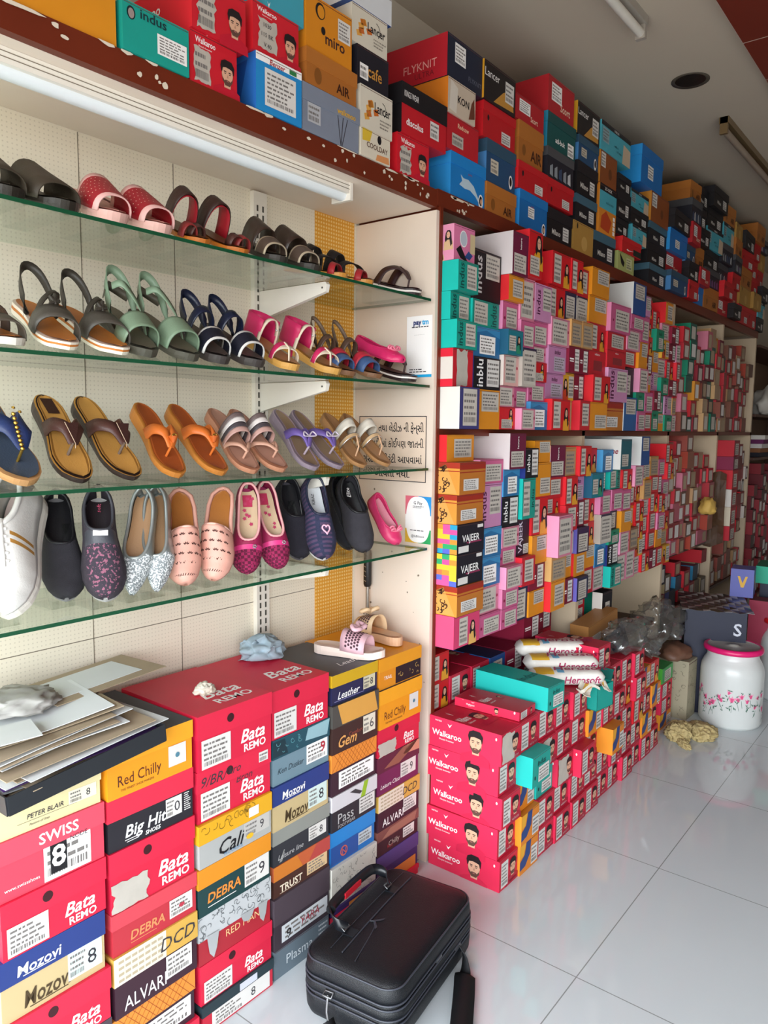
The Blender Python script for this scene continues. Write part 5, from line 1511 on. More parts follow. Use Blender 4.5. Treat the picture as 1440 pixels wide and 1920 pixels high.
def flat_pump(label, X, z, y, pitch, yaw, col, L=.2, bow=True, roll=0):
    last = Last(L, .8, 1, .008, .01)
    r = thing('ballerina_pump', label, 'shoe', (X, y, z), (math.radians(pitch), math.radians(roll), math.radians(yaw)))
    m = lea(col, .35)
    sole(last, lea(col, .35)).build('sole', r)
    closed_upper(last, r, m, .62, .62, .36, .9, collar=m, cr=.003, lining=lea('d98a9a'))
    if bow:
        b = MB(); P = upper_fn(last, .62); q = P(.2, math.pi / 2, 1.1)
        for sg in (-1, 1):
            for k in range(2):
                b.tube(smooth_path([q, q + Vector((sg * .014, .004 + k * .008, .012)), q + Vector((sg * .022, .002 + k * .01, .004)), q], 5), .0035, lea('ee7f9a', .25), 6)
        b.build('bow', r)
    return r
flat_pump('hot pink pump lying on the maroon flip flop, second glass shelf', xat(752, .03, GT[1] + .06), GT[1] + .058, .03, 17, -3, 'd42a66')
def left_edge_sandal(X, sh, i, nm):
    last = Last(.24, .95, 1, .014, .02)
    r = shoe('strappy_sandal', 'grey strapped sandal cut by the left photo edge on the second glass shelf', X, sh, 15)
    sole(last, lea('d8cfc4')).build('sole', r); footbed(last, lea('a8652c')).build('footbed', r)
    band(last, .15, .3, .035, .042, lea('5a5248'), r, 'toe_strap'); band(last, .4, .5, .055, .06, lea('4a3a30'), r, 'strap'); loop(last, .6, .1, .014, lea('4a3024'), r)
left_edge_sandal(xat(22, .035, GT[1]), 1, 0, '')

# -- third shelf: thong sandals leaning on stands
def gold_navy(X, sh, i, nm):
    last = Last(.245, 1.12, 1, .016, .03)
    r = shoe('thong_sandal', 'navy thong sandal with gold chain and studs, third glass shelf', X, sh, 42)
    sole(last, lea('b98a5a')).build('sole', r); footbed(last, lea('3a4454')).build('footbed', r)
    vstrap(last, r, lea('22305a'), .016, .05, .24, .6, .035, .035, GOLD)
    b = MB()
    for k in range(9):
        p = last.edge(.22 + .03 * k, 0, .04 + .004 * k); b.lathe([(.0001, .004), (.004, .002), (.004, -.002), (.0001, -.004)], GOLD, 8, tuple(p))
    b.build('gold_chain', r)
    b = MB()
    for x, y in ((-.02, .13), (.012, .14), (-.03, .145), (.02, .128)): b.lathe([(.0001, .004), (.004, 0)], GOLD, 8, (x, y, .085))
    b.build('studs', r)
gold_navy(xat(42, .035, GT[2]), 2, 0, '')
def tan_thong(X, sh, i, nm):
    last = Last(.255, 1.0, 1 if i else -1, .013, .026)
    r = shoe('thong_sandal', '%s shoe of the honey tan sandals with dark brown thong on the third glass shelf' % nm, X, sh, 42)
    sole(last, lea('2c1f1a'), None, lea('b9863e')).build('sole', r)
    footbed(last, lea('c08c46'), lea('8a5c26'), heelpatch=(.74, .93, lea('3a1f18')) if i == 0 else None).build('footbed', r)
    vstrap(last, r, lea('4a2c26'), .02, .034, .3, .58, .028, .034, lea('6a5a50'))
    b = MB(); q = last.edge(.32, 0, .046) + Vector((last.side * .004, 0, 0)); b.poly([q + Vector((-.014, .026, .016)), q + Vector((0, -.012, -.008)), q + Vector((.014, .026, .016))], lea('38201c')); shell(b, 'triangle_patch', r, .003)
    b = MB(); b.tube([q + Vector((-.015, .027, .018)), q + Vector((0, -.013, -.006)), q + Vector((0, -.018, -.014))], .001, mat('bronze_trim', 'a08a74', .3, metal=.6), 6); b.build('metal_trim', r)
both(tan_thong, (158, 242), 2)
def orange_thong(X, sh, i, nm):
    last = Last(.245, .92, 1 if i else -1, .014, .03)
    r = shoe('thong_sandal', '%s shoe of the bright rust orange thong sandals on the third glass shelf' % nm, X, sh, 40)
    sole(last, lea('b9732e'), None, lea('cf8a3e')).build('sole', r); footbed(last, lea('9a4a20'), lea('b8622c')).build('footbed', r)
    vstrap(last, r, lea('cc6a2a'), .016, .03, .27, .56, .028, .03)
    b = MB(); q = last.edge(.33, 0, .05); b.tube([q, q + Vector((0, -.01, -.012))], [.012, .004], lea('b8581f'), 8); b.build('knot', r); buckle(r, q + Vector((0, -.004, .004)), .005, GOLD)
both(orange_thong, (338, 410), 2)
def mauve_thong(X, sh, i, nm):
    last = Last(.245, .95, 1 if i else -1, .013, .028)
    r = shoe('thong_sandal', '%s shoe of the dusty rose grey-banded thong sandals on the third glass shelf' % nm, X, sh, 38)
    sole(last, lea('b97f62')).build('sole', r); footbed(last, lea('b98a76'), lea('a0705c')).build('footbed', r)
    for k, c in enumerate(('c39a90', '4a4246', 'd9d0cc', '6a5a58')): band(last, .42 + .05 * k, .47 + .05 * k, .05 + .004 * k, .054 + .004 * k, lea(c), r, 'strap')
    vstrap(last, r, lea('c99a84'), .01, .012, .22, .42, .014, .026)
both(mauve_thong, (478, 524), 2)
def lilac_thong(X, sh, i, nm):
    last = Last(.24, .9, 1 if i else -1, .013, .028)
    r = shoe('thong_sandal', '%s shoe of the purple thong sandals with bow loops on the third glass shelf' % nm, X, sh, 40)
    sole(last, lea('8a7a86'), None, lea('b9a6b4')).build('sole', r); footbed(last, lea('8a7258'), lea('9a86a0')).build('footbed', r)
    vstrap(last, r, lea('6a559a'), .012, .026, .25, .56, .026, .03, lea('a897a4'))
    q = last.edge(.34, 0, .048); b = MB()
    for sg in (-1, 1): b.tube(smooth_path([q, q + Vector((sg * .016, .01, .008)), q + Vector((sg * .024, -.002, .004)), q], 6), .0022, lea('c9bccb'), 6)
    b.build('bow', r)
both(lilac_thong, (592, 632), 2)
def beige_thong(X, sh, i, nm):
    last = Last(.235, .85, 1 if i else -1, .012, .026)
    r = shoe('thong_sandal', '%s shoe of the beige thong sandals with twisted metallic strap on the third glass shelf' % nm, X, sh, 40)
    sole(last, lea('a87a4e')).build('sole', r); footbed(last, lea('a97c52'), lea('8a6038')).build('footbed', r)
    band(last, .5, .62, .055, .06, lea('d3cbbd', .3), r, 'strap'); band(last, .36, .42, .046, .048, lea('c9a880', .3), r, 'twisted_strap', trim=SILV)
    b = MB(); b.tube([last.edge(.2, 0), last.edge(.24, 0, .03), last.edge(.37, 0, .046)], .0028, lea('c39a78'), 6); b.build('toe_post', r)
both(beige_thong, (682, 722), 2)

def two_tone(name, c1, c2, scale, thr, kind='noise'):
    m = mat(name, c1, .85, wear=.1, scale=40, bump=.3)
    nt = m.node_tree; tc = nt.nodes.new('ShaderNodeTexCoord')
    if kind == 'noise':
        n = nt.nodes.new('ShaderNodeTexNoise'); n.inputs['Scale'].default_value = scale; o = n.outputs['Fac']
        nt.links.new(tc.outputs['Object'], n.inputs['Vector']); o = cmp(nt, o, 'GREATER_THAN', thr)
    else:
        n = nt.nodes.new('ShaderNodeTexChecker'); n.inputs['Scale'].default_value = scale; o = n.outputs['Fac']
        nt.links.new(tc.outputs['Object'], n.inputs['Vector'])
    mixcol(m, o, c2); return m
# -- lowest shelf: closed shoes standing steeply on clear stands
PW = lea('d4d1cc', .4)
def sneaker(X, sh, i, nm, label, pitch=52, yaw=-50):
    last = Last(.285, 1.1, 1 if i else -1, .026, .032)
    r = shoe('sneaker', label, X, sh, pitch, yaw=yaw, L=.28, roll=-8)
    sole(last, lea('dcd6cc'), None, lea('cfc9be'), grow=1.05).build('sole', r)
    gold = lea('a8793a', .35)
    closed_upper(last, r, PW, 1.25, .74, .22, .72, collar=PW, cr=.006, lining=lea('e0c9c2'),
                 cond=lambda t, th: gold if (abs(math.cos(th)) > .55 and (.42 < t < .455 or .475 < t < .51) and math.sin(th) > .12) else None)
    P = upper_fn(last, 1.25)
    b = MB(); rows = [[P(t, math.pi * (.38 + .24 * k / 6), 1.04) for k in range(7)] for t in (.26, .32, .4, .48, .56)]; b.grid(rows, PW); shell(b, 'tongue', r, .004)
    b = MB()
    for k in range(5):
        t = .3 + .05 * k
        b.tube([P(t, math.pi * .34, 1.05), P(t + .012, math.pi * .5, 1.09), P(t, math.pi * .66, 1.05)], .003, PW, 6)
        b.tube([P(t, math.pi * .34, 1.05), P(t + .03, math.pi * .5, 1.1), P(t + .05, math.pi * .66, 1.05)], .0028, PW, 6)
    b.build('laces', r)
    if i:
        q = P(.3, math.pi * .35, 1.06)
        b = MB(); b.tube(smooth_path([q, q + Vector((.012, -.05, .02)), q + Vector((.03, -.1, .012)), q + Vector((.042, -.13, -.004))], 6), .003, PW, 6); b.build('loose_lace', r)
sneaker(xat(-110, .05, GT[3]), 3, 0, '', 'white sneaker cut by the left photo edge on the lowest glass shelf')
sneaker(xat(16, .03, GT[3]), 3, 1, '', 'white laced sneaker with two gold side stripes on the lowest glass shelf')
def dark_sole(px_, label, pitch, y, mcol='2c2a30', edge='8d8a8e', yaw=-28, H=.8, L=.24):
    X = xat(px_, y, GT[3])
    last = Last(L, 1.0, 1, .02, .022)
    r = shoe('slip_on_shoe', label, X, 3, pitch, yaw=yaw, ytoe=y, roll=2)
    sole(last, lea(edge), None, None).build('sole', r)
    closed_upper(last, r, mat('knit_' + mcol, mcol, .9, wear=.25, scale=60, bump=.4), H, .7, .25, .85, collar=lea('17161a'), lining=lea('1d1c20'))
dark_sole(118, 'black slip-on with pale grey sole standing behind the white sneaker', 58, .1)
KN = mat('knit_purple', '3a333c', .9, wear=.4, scale=70, bump=.5); KP = two_tone('knit_flecks', '332c37', '8a5468', 170, .57)
def knit(X, sh, i, nm):
    last = Last(.24, 1.02, 1, .02, .024)
    r = shoe('slip_on_shoe', 'dark knitted slip-on with pink flecks and white sole on the lowest glass shelf', X, sh, 58, yaw=-34, roll=2, L=.24)
    sole(last, lea('b9b6b6'), None, lea('dedcda'), grow=1.04).build('sole', r)
    rr2 = random.Random(8)
    closed_upper(last, r, KN, 1.1, .75, .22, .8, collar=lea('3a3a40'), lining=lea('2a2226'), cond=lambda t, th: KP if (t < .42 and abs(math.cos(th)) < .7) else (lea('3c3d44') if .42 < t < .56 and abs(math.cos(th)) < .75 else None))
    P = upper_fn(last, 1.1); q = P(.5, math.pi / 2, 1.05)
    b = MB(); b.box(q.x - .015, q.x + .015, q.y - .006, q.y + .006, q.z - .001, q.z + .001, lea('cfcdd0')); b.build('tongue_badge', r)
    b = MB(); b.text('soft', (last.c(.8), .205, last.h(.8) + .02), (1, 0, 0), (0, .8, .6), .009, lea('c03a62'), rot=1.5, res=1); b.build('insole_print', r)
knit(xat(192, .035, GT[3]), 3, 0, '')
GLIT = two_tone('silver_glitter', '868d90', 'e6e9ea', 260, .52)
def silver(X, sh, i, nm):
    last = Last(.245, .85, 1 if i else -1, .01, .014, .75)
    r = shoe('pointed_mule', '%s shoe of the silver glitter pointed mules on the lowest glass shelf' % nm, X, sh, 60, yaw=-44 - 4 * i)
    ms = mat('silver_leather', '9aa09e', .3, metal=.5)
    sole(last, ms).build('sole', r); footbed(last, lea('b08a66')).build('footbed', r)
    closed_upper(last, r, ms, .78, .64, .34, .9, collar=ms, cr=.004, cond=lambda t, th: GLIT if t < .36 else None, lining=lea('b08a66'))
both(silver, (256, 290), 3)
PM = lea('d9a090', .5); HOLE = mat('cutout_dark', '4a2a24', .8)
def mule(X, sh, i, nm):
    last = Last(.25, .95, 1 if i else -1, .01, .014)
    r = shoe('cutout_mule', '%s shoe of the pink leather mules with flower cutouts on the lowest glass shelf' % nm, X, sh, 58, yaw=-26 if i == 0 else -58)
    sole(last, lea('c08a76')).build('sole', r); footbed(last, lea('a5672e')).build('footbed', r)
    P = upper_fn(last, .9); M = 24; ts = [.004] + [k / 40 for k in range(1, 21)]
    b = MB(); b.grid([[P(t, math.pi * k / M) for k in range(M + 1)] for t in ts], PM, True); shell(b, 'upper', r)
    rim = MB(); rim.tube(smooth_path([last.edge(.5, -1, .0), P(.5, math.pi * .2, 1.02), P(.5, math.pi * .5, 1.03), P(.5, math.pi * .8, 1.02), last.edge(.5, 1, .0)], 5), .003, lea('e0b0a0'), 6); rim.build('top_line', r)
    rim = MB(); rim.tube([last.edge(t, sg, .006, 1.02) for t, sg in [(.5, -1), (.65, -1), (.8, -1), (.92, -1), (.98, -.9), (.999, 0), (.98, .9), (.92, 1), (.8, 1), (.65, 1), (.5, 1)]], .005, PM, 7); rim.build('side_rand', r)
    cut = MB()
    for row in range(4):
        t = .16 + .085 * row
        for kk in range(-2 + (row == 0), 3 - (row == 0)):
            th = math.pi * (.5 + kk * .13 + (row % 2) * .06)
            q = P(t, th, 1.06); qu = (P(t, th + .05, 1.06) - q).normalized(); qv = (P(t + .02, th, 1.06) - q).normalized()
            for a in (-.9, -.3, .3, .9):
                d = qu * math.sin(a) + qv * math.cos(a); e = qu * math.cos(a) - qv * math.sin(a)
                cut.poly([q + d * .002, q + d * .0055 + e * .0018, q + d * .0092, q + d * .0055 - e * .0018], HOLE)
    for k in range(14):
        th = math.pi * (.12 + .76 * k / 13); q = P(.055, th, 1.1); qu = (P(.055, th + .05, 1.1) - q).normalized(); qv = (P(.08, th, 1.1) - q).normalized()
        cut.poly([q - qu * .002, q + qv * .006 + qu * .001, q + qv * .006 + qu * .003, q + qu * .0005], HOLE)
    cut.build('cutouts', r)
both(mule, (352, 398), 3)
MG = lea('8e1846', .6); MG2 = two_tone('woven_magenta', '5a0c30', '94204f', 130, .5, 'checker'); HP = lea('d0367a', .4)
def magenta(X, sh, i, nm):
    last = Last(.24, .9, 1 if i else -1, .01, .014)
    r = shoe('woven_pump', '%s shoe of the magenta woven pumps with floral insoles on the lowest glass shelf' % nm, X, sh, 60, yaw=-34 + 8 * i)
    sole(last, lea('b03a6a')).build('sole', r)
    P = closed_upper(last, r, MG, .85, .64, .32, .86, collar=lea('e0a0a0'), lining=lea('ddc3a0'), cond=lambda t, th: MG2 if t < .22 else (HP if t < .28 else None))
    b = MB(); rr3 = random.Random(i)
    for k in range(9):
        t = rr3.uniform(.42, .9); x = last.c(t) + rr3.uniform(-.6, .6) * last.w(t)
        q = Vector((x, t * last.L, last.h(t) + .0075))
        b.poly([q + Vector((.006 * math.cos(a) * (.6 + .4 * (j % 2)), .006 * math.sin(a) * (.6 + .4 * (j % 2)), 0)) for j, a in enumerate([2 * math.pi * j / 10 for j in range(10)])], lea('c8486e'))
    b.box(last.c(.8) - .012, last.c(.8) + .012, .76 * last.L, .9 * last.L, last.h(.8) + .006, last.h(.8) + .0074, lea('c23a5e'))
    b.build('insole_print', r)
    b = MB(); q = P(.25, math.pi * .62, 1.06)
    for j in range(6): b.lathe([(.0001, .003), (.0024, .0008), (.0024, 0)], SILV, 7, tuple(q + Vector((.004 * math.cos(j), .004 * math.sin(j), .001))))
    b.build('flower_trim', r)
both(magenta, (468, 516), 3)
dark_sole(556, 'black slip-on standing behind the magenta pumps on the lowest glass shelf', 60, .09, '22202a', '5a5660')
HK = mat('knit_navy', '2c2f4a', .9, wear=.5, scale=50, bump=.4); HK2 = mat('knit_wine', '4c3a56', .9, wear=.3, scale=50)
def heart(X, sh, i, nm):
    last = Last(.24, 1.0, 1, .018, .022)
    r = shoe('slip_on_shoe', 'navy knitted slip-on with pink heart on the lowest glass shelf', X, sh, 60, yaw=-32, roll=2, L=.24)
    sole(last, lea('e2dedc'), None, lea('d3cfd0'), grow=1.05).build('sole', r)
    P = closed_upper(last, r, HK, 1.0, .7, .24, .8, collar=lea('1c2036'), lining=lea('d5d7da'), cond=lambda t, th: HK2 if int(t * 60 + math.cos(th) * 1.5) % 3 == 0 else None)
    b = MB(); pts = []
    for k in range(25):
        a = 2 * math.pi * k / 24; hx = 16 * math.sin(a) ** 3 / 16; hy = (13 * math.cos(a) - 5 * math.cos(2 * a) - 2 * math.cos(3 * a) - math.cos(4 * a)) / 16
        pts.append(P(.3 + hy * .055, math.pi * .54 + hx * .22, 1.06))
    b.tube(pts, .0026, lea('e0aabf'), 6); b.build('heart_patch', r)
    b = MB(); b.text('KIRAZ', (last.c(.75), .75 * last.L, last.h(.75) + .012), (1, 0, 0), (0, 1, 0), .009, BLACK, rot=math.pi / 2, res=1); b.build('insole_print', r)
heart(xat(600, .035, GT[3]), 3, 0, '')
dark_sole(650, 'black slip-on standing behind the heart slip-on on the lowest glass shelf', 60, .1, '1d1c22', '2a2a30')
def clog(X, sh, i, nm):
    last = Last(.24, 1.0, 1, .012, .016)
    r = shoe('felt_clog', 'charcoal felt clog with white insole lettering on the lowest glass shelf', X, sh, 60, yaw=-22, L=.24)
    m = mat('charcoal_felt', '36343a', .95, wear=.3, scale=60, bump=.3)
    sole(last, lea('1c1b1f')).build('sole', r)
    closed_upper(last, r, m, .9, .74, .3, .96, collar=lea('17171a'), lining=lea('141417'), cr=.004)
    b = MB(); b.text('Elite', (last.c(.8), .8 * last.L, last.h(.8) + .012), (1, 0, 0), (0, 1, 0), .014, W, rot=math.pi / 2, shear=.3, res=1); b.build('insole_print', r)
clog(xat(676, .035, GT[3]), 3, 0, '')
flat_pump('hot pink pump with glossy bow at the right end of the lowest glass shelf', xat(738, .05, GT[3]), GT[3] + .012, .05, 52, -10, 'd83a6e', L=.18)

# ------------------------------------------------------------------ cartons stacked on the floor in front of the cabinets
FX = [0.0, .126, .262, .392, .522, .655, .785, .91, 1.035, 1.16, 1.285, 1.41, 1.53]
FS = [['walk', 'walk', 'walk', 'walk', 'walk_torn'], ['orgblue', 'orgblue', 'orgblue', 'f_indus*', 'walk'], ['walk', 'walk', 'f_indus', 'walk_torn', 'walk'], ['walk', 'walk', 'walk_torn', 'walk', 'walk'],
      ['walk', 'walk', 'walk*', 'walk', 'walk'], ['walk', 'walk', 'walk', 'orgblue'], ['walk', 'walk', 'orgblue*', 'walk', 'walk', 'walk'], ['walk', 'walk', 'walk', 'walk', 'walk'],
      ['walk', 'walk', 'walk', 'redw', 'walk'], ['walk', 'walk', 'redw', 'walk', 'walk'], ['walk', 'orgblue', 'walk', 'orgblue'], ['walk', 'walk', 'orgblue', 'redw']]
FLOOK = {'walk': 'crimson portrait carton', 'walk_torn': 'crimson carton with torn grey paper end', 'orgblue': 'orange and blue carton', 'f_indus': 'teal lettered carton', 'redw': 'red carton with woman in yellow'}
HB = .1068
gf = 'cartons stacked on the floor in front of the cabinets'
for i, stl in enumerate(FS):
    r = random.Random(600 + i)
    z = 0.0
    for k, s in enumerate(stl):
        y = -.287 + r.uniform(-.014, .014)
        rz = r.uniform(-.02, .02)
        if i == 0: y = -.288 + (.0, .012, -.002, .016, .004)[k]; rz = (.0, .01, -.012, .008, -.01)[k]
        if '*' in s: s = s[:-1]; y -= .05
        nm = '%s, %s up in %s column of the floor stack' % (FLOOK[s], ORD[k + 1], ORD[i + 1])
        if i == 0: nm = '%s, %s of the five nearest the cream post' % (FLOOK[s], ('bottom', 'second up', 'middle', 'fourth up', 'top')[k])
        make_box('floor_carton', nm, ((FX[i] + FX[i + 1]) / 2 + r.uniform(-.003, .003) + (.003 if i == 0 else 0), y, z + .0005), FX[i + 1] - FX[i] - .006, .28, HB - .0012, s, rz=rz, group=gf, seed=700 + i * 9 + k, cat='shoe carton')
        z += HB
TOPZ = HB * 5 + .001
make_box('floor_carton', 'long teal lettered carton lying on the floor stack beside the wrapped packs', (.335, -.31, TOPZ), .115, .3, .085, 'f_indus', rz=-.06, seed=801, cat='shoe carton')
make_box('floor_carton', 'crimson portrait carton lying left under the long teal carton', (.2, -.27, TOPZ), .12, .25, .03, 'walk', rz=.03, seed=802, cat='shoe carton')
make_box('floor_carton', 'crimson portrait carton behind the wrapped packs', (.84, -.2, TOPZ), .14, .19, .095, 'walk', rz=-.1, seed=803, cat='shoe carton')
# row behind, on the plinth shelf
for i, (x0, w, stl, y) in enumerate([(.04, .118, ['redw', 'redw', 'redw'], .022), (.165, .14, ['walk', 'walk'], .022), (.31, .13, ['walk', 'walk'], .022), (.445, .12, ['f_blue', 'f_blue'], .022), (.57, .15, ['mars', 'mars'], .022), (.73, .15, ['walk', 'mars', 'mars'], .03), (.89, .16, ['mars', 'walk', 'mars'], .06)]):
    z = .421
    for k, s in enumerate(stl):
        make_box('floor_carton', '%s, %s up in %s plinth column behind the floor stack' % ({'redw': 'red carton with woman in yellow', 'walk': 'crimson portrait carton', 'f_blue': 'blue carton', 'mars': 'dark maroon carton'}[s], ORD[k + 1], ORD[i + 1]),
                 (x0 + w / 2, y, z), w - .004, .328 - y - .01, .099, s, group='cartons on the plinth behind the floor stack', seed=820 + i * 5 + k, cat='shoe carton')
        z += .1

# open teal carton and torn packs
def open_box(name, label, loc, w, d, h, m, inner, rz=0, tilt=(0, 0), flaps=True):
    t = thing(name, label, 'box', loc, (tilt[0], tilt[1], rz))
    b = MB(); e = .002
    b.box(-w / 2, w / 2, 0, d, 0, .003, m)
    for x0, x1, y0, y1 in ((-w / 2, -w / 2 + e, 0, d), (w / 2 - e, w / 2, 0, d), (-w / 2, w / 2, 0, e), (-w / 2, w / 2, d - e, d)):
        b.box(x0, x1, y0, y1, 0, h, m)
    b.build('body', t)
    if flaps:
        for sx in (-1, 1):
            f = MB(); f.poly([(sx * w / 2, .01, h), (sx * w / 2, d - .01, h), (sx * (w / 2 + .03), d - .02, h + .03), (sx * (w / 2 + .035), .02, h + .035)], inner); shell(f, 'flap', t, .0015)
    return t
open_box('open_carton', 'open teal carton with torn papers on the floor stack', (.72, -.335, HB * 4 + .001), .115, .16, .095, C('1a9a8e'), C('0f6a62'), -.15)
PKW = mat('wrapper_white', 'e6e3dc', .35, wear=.08, scale=30, bump=.2)
def pack(label, loc, L, rx, rz_, tx=0, seed=0):
    """soft pillow pack of tissue with printed wrapper"""
    t = thing('wrapped_pack', label, 'tissue pack', loc, (tx, 0, rz_), 'wrapped packs on the floor stack')
    b = MB(); rows = []; r = random.Random(seed)
    N = 22; M = 20
    for i in range(N + 1):
        u = i / N; e = min(1, min(u, 1 - u) / .1) ** .5
        rows.append([((u - .5) * L, rx * math.copysign(abs(math.cos(a)) ** .7, math.cos(a)) * (.25 + .75 * e) * r.uniform(.96, 1.04), rx * .62 * math.copysign(abs(math.sin(a)) ** .7, math.sin(a)) * e * r.uniform(.95, 1.05) + rx * .62) for a in [2 * math.pi * k / M for k in range(M)]])
    yel = C('e0b23a'); blu = C('6aa8c8')
    b.grid(rows, PKW, True, close=True, cond=lambda a, k: yel if 2 <= a <= 6 and 2 <= k <= 7 else (blu if 8 <= a <= 9 and k in (4, 5, 6) else PKW))
    b.build('wrapper', t)
    b = MB(); b.text('Herosoft', (L * .17, 0, rx * 1.28), (1, 0, 0), (0, 1, 0), rx * .9, C('a8285a'), shear=.2, off=.015); b.text('Herosoft', (L * .17, -rx * 1.03, rx * .62), (1, 0, 0), (0, 0, 1), rx * .6, C('a8285a'), shear=.2, off=.015); b.build('printed_name', t)
    return t
PL = .3
pack('white printed tissue pack, rearmost of three on the floor stack', (.75, -.085, TOPZ + .05), PL, .05, -.86, seed=1)
pack('white printed tissue pack, middle of three on the floor stack', (.675, -.165, TOPZ + .022), PL, .05, -.86, seed=2)
pack('white printed tissue pack, front of three on the floor stack', (.595, -.225, TOPZ + .002), PL, .046, -.86, seed=3)

def crumple(name, label, cat, loc, size, m, seed, sub=4, amp=.45, freq=2.2, flat=1.0, rz=0, ridged=True, group=None, parent=None, floor_cut=True):
    bm = bmesh.new(); bmesh.ops.create_icosphere(bm, subdivisions=sub, radius=1.0)
    off = Vector((seed * 3.1, seed * 1.7, seed * 5.3))
    for v in bm.verts:
        d = v.co.normalized()
        n = noise.noise(d * freq + off) * .6 + noise.noise(d * freq * 2.3 + off) * .35 + noise.noise(d * freq * 5 + off) * .2
        if ridged: n = .55 - 1.5 * abs(noise.noise(d * freq + off)) - .8 * abs(noise.noise(d * freq * 2.1 - off))
        v.co = d * (1 + amp * n)
        w = Vector((noise.noise(d * 2 + off * 2), noise.noise(d * 2 + off * 3), noise.noise(d * 2 + off * 4))) * amp * .6
        v.co += w
        v.co.x *= size[0]; v.co.y *= size[1]; v.co.z *= size[2]
    lo = min(v.co.z for v in bm.verts)
    for v in bm.verts:
        if floor_cut and v.co.z < lo * .45: v.co.z = lo * .45 + (v.co.z - lo * .45) * .06
    lo = min(v.co.z for v in bm.verts)
    for v in bm.verts: v.co.z -= lo
    me = bpy.data.meshes.new(name); bm.to_mesh(me); bm.free()
    me.materials.append(m)
    me.polygons.foreach_set('use_smooth', [True] * len(me.polygons))
    o = bpy.data.objects.new(name, me); COL.objects.link(o)
    o.location = loc; o.rotation_euler.z = rz
    if parent: o.parent = parent
    else: tag(o, label, cat, group)
    return o
TORN = mat('torn_white_paper', 'd9d4c6', .8, wear=.15, scale=40)
for k, (x, y, z, s, a) in enumerate([(.60, -.30, .0, .055, .3), (.655, -.335, .0, .045, 1.2), (.715, -.29, -.03, .05, -.6), (.555, -.335, .0, .04, 2.0)]):
    b = MB(); r = random.Random(k + 90)
    pts = []
    rows = []
    for i in range(7):
        u = i / 6 - .5
        rows.append([(u * s * 2.1, v * s * .9, .012 * math.sin(u * 7 + k) + .02 * abs(v) + r.uniform(0, .008)) for v in (-.5, -.2, .1, .5)])
    b.grid(rows, TORN, False, cond=lambda aa, kk: C('d8a84a') if aa in (2, 3) and kk == 1 else TORN)
    o = b.build('torn_wrapper', loc=(x, y, TOPZ + .004 + z)); o.rotation_euler = (.5, .2 * k - .4, a)
    md = o.modifiers.new('thickness', 'SOLIDIFY'); md.thickness = .0015
    tag(o, ('torn tissue wrapper nearest the teal lettered carton', 'torn tissue wrapper hanging in front of the open teal carton', 'torn tissue wrapper inside the open teal carton', 'small torn wrapper below the front tissue pack')[k], 'wrapper', 'torn wrappers')

# plastic bags and clutter at the end of the floor stack
FILM = clear('plastic_film', 'eeeeec', .25, .06, 'c9c9c6', .12)
FILMB = clear('brown_plastic_film', 'a8937c', .2, .25, '8a6a50', .2)
pbg = crumple('plastic_bag', 'clear plastic bag with dark bottles on the floor stack', 'plastic bag', (1.22, -.215, TOPZ), (.17, .075, .08), FILM, 5, 4, .35, 1.6)
for k in range(5):
    b = MB(); b.tube([(-.14 + .03 * k, -.02 + .012 * (k % 3), .03), (-.08 + .03 * k, .03, .06 + .006 * k)], [.02, .014], mat('dark_bottle', '23262e', .25), 9)
    tag(b.build('dark_bottle', loc=pbg.location), 'dark bottle inside the clear bag on the floor stack', 'bottle', 'dark bottles in the clear bag')
crumple('plastic_bag', 'empty crumpled clear bag hanging over the end of the floor stack', 'plastic bag', (1.5, -.17, HB * 4 + .004), (.11, .11, .09), FILM, 9, 4, .5, 1.8)
crumple('plastic_bag', 'clear bag with brown shoes behind the white drum', 'plastic bag', (1.92, -.13, .42), (.15, .12, .12), FILM, 12, 4, .45, 1.7)
bs = crumple('shoe_bundle', 'brown wrapped shoes lying on the patterned box', 'shoes', (1.98, -.21, .315), (.11, .075, .05), lea('6a4a3a', .5), 15, 3, .3, 1.5)
make_box('floor_carton', 'patterned green-white box beside the white drum', (2.0, -.3, 0), .13, .2, .31, 'f_pat', seed=901, rz=-.03, cat='box')
for k, (s, look) in enumerate([('orgblue', 'orange carton'), ('walk', 'crimson portrait carton'), ('walk', 'crimson portrait carton'), ('f_green', 'bright green carton')]):
    make_box('floor_carton', '%s, %s up beside the patterned box' % (look, ORD[k + 1]), (1.78, -.24, k * .08), .16, .19, .079, s, seed=905 + k, cat='shoe carton', group='cartons beside the patterned box')
t = make_box('open_carton', 'plain brown carton tipped over above the floor stack', (1.27, -.1, TOPZ + .012), .3, .09, .1, 'f_brown', rz=-.05, seed=911, cat='box', tilt=(0, -.12))
make_box('floor_carton', 'dark carton standing behind the tipped brown carton', (1.42, -.05, TOPZ - HB * .0), .12, .05, .2, 'blkw', seed=912, cat='shoe carton')
make_box('floor_carton', 'green carton above the tipped brown carton', (1.56, .035, .422), .12, .2, .28, 'grn', seed=913, cat='shoe carton')
for k in range(5):
    make_box('floor_carton', 'dull red and white carton, %s up behind the tipped brown carton' % ORD[k + 1], (1.28, .035, .421 + k * .062), .14, .26, .061, 'reds', seed=914 + k, cat='shoe carton', group='cartons behind the tipped brown carton')
CRT = .0
make_box('floor_carton', 'large navy box with striped wrap on top behind the drum', (2.36, -.44, 0), .42, .3, .56, 'f_navy', seed=921, rz=.35, cat='box')
b = MB(); rows = []
for i in range(11):
    rows.append([(-.24 + .048 * i, -.03 + .035 * j, .004 + .004 * math.sin(i * 1.9 + j * 2.3)) for j in range(11)])
S1 = mat('stripe_black', '2a2a2c', .25); S2 = mat('stripe_silver', '9a9a98', .25)
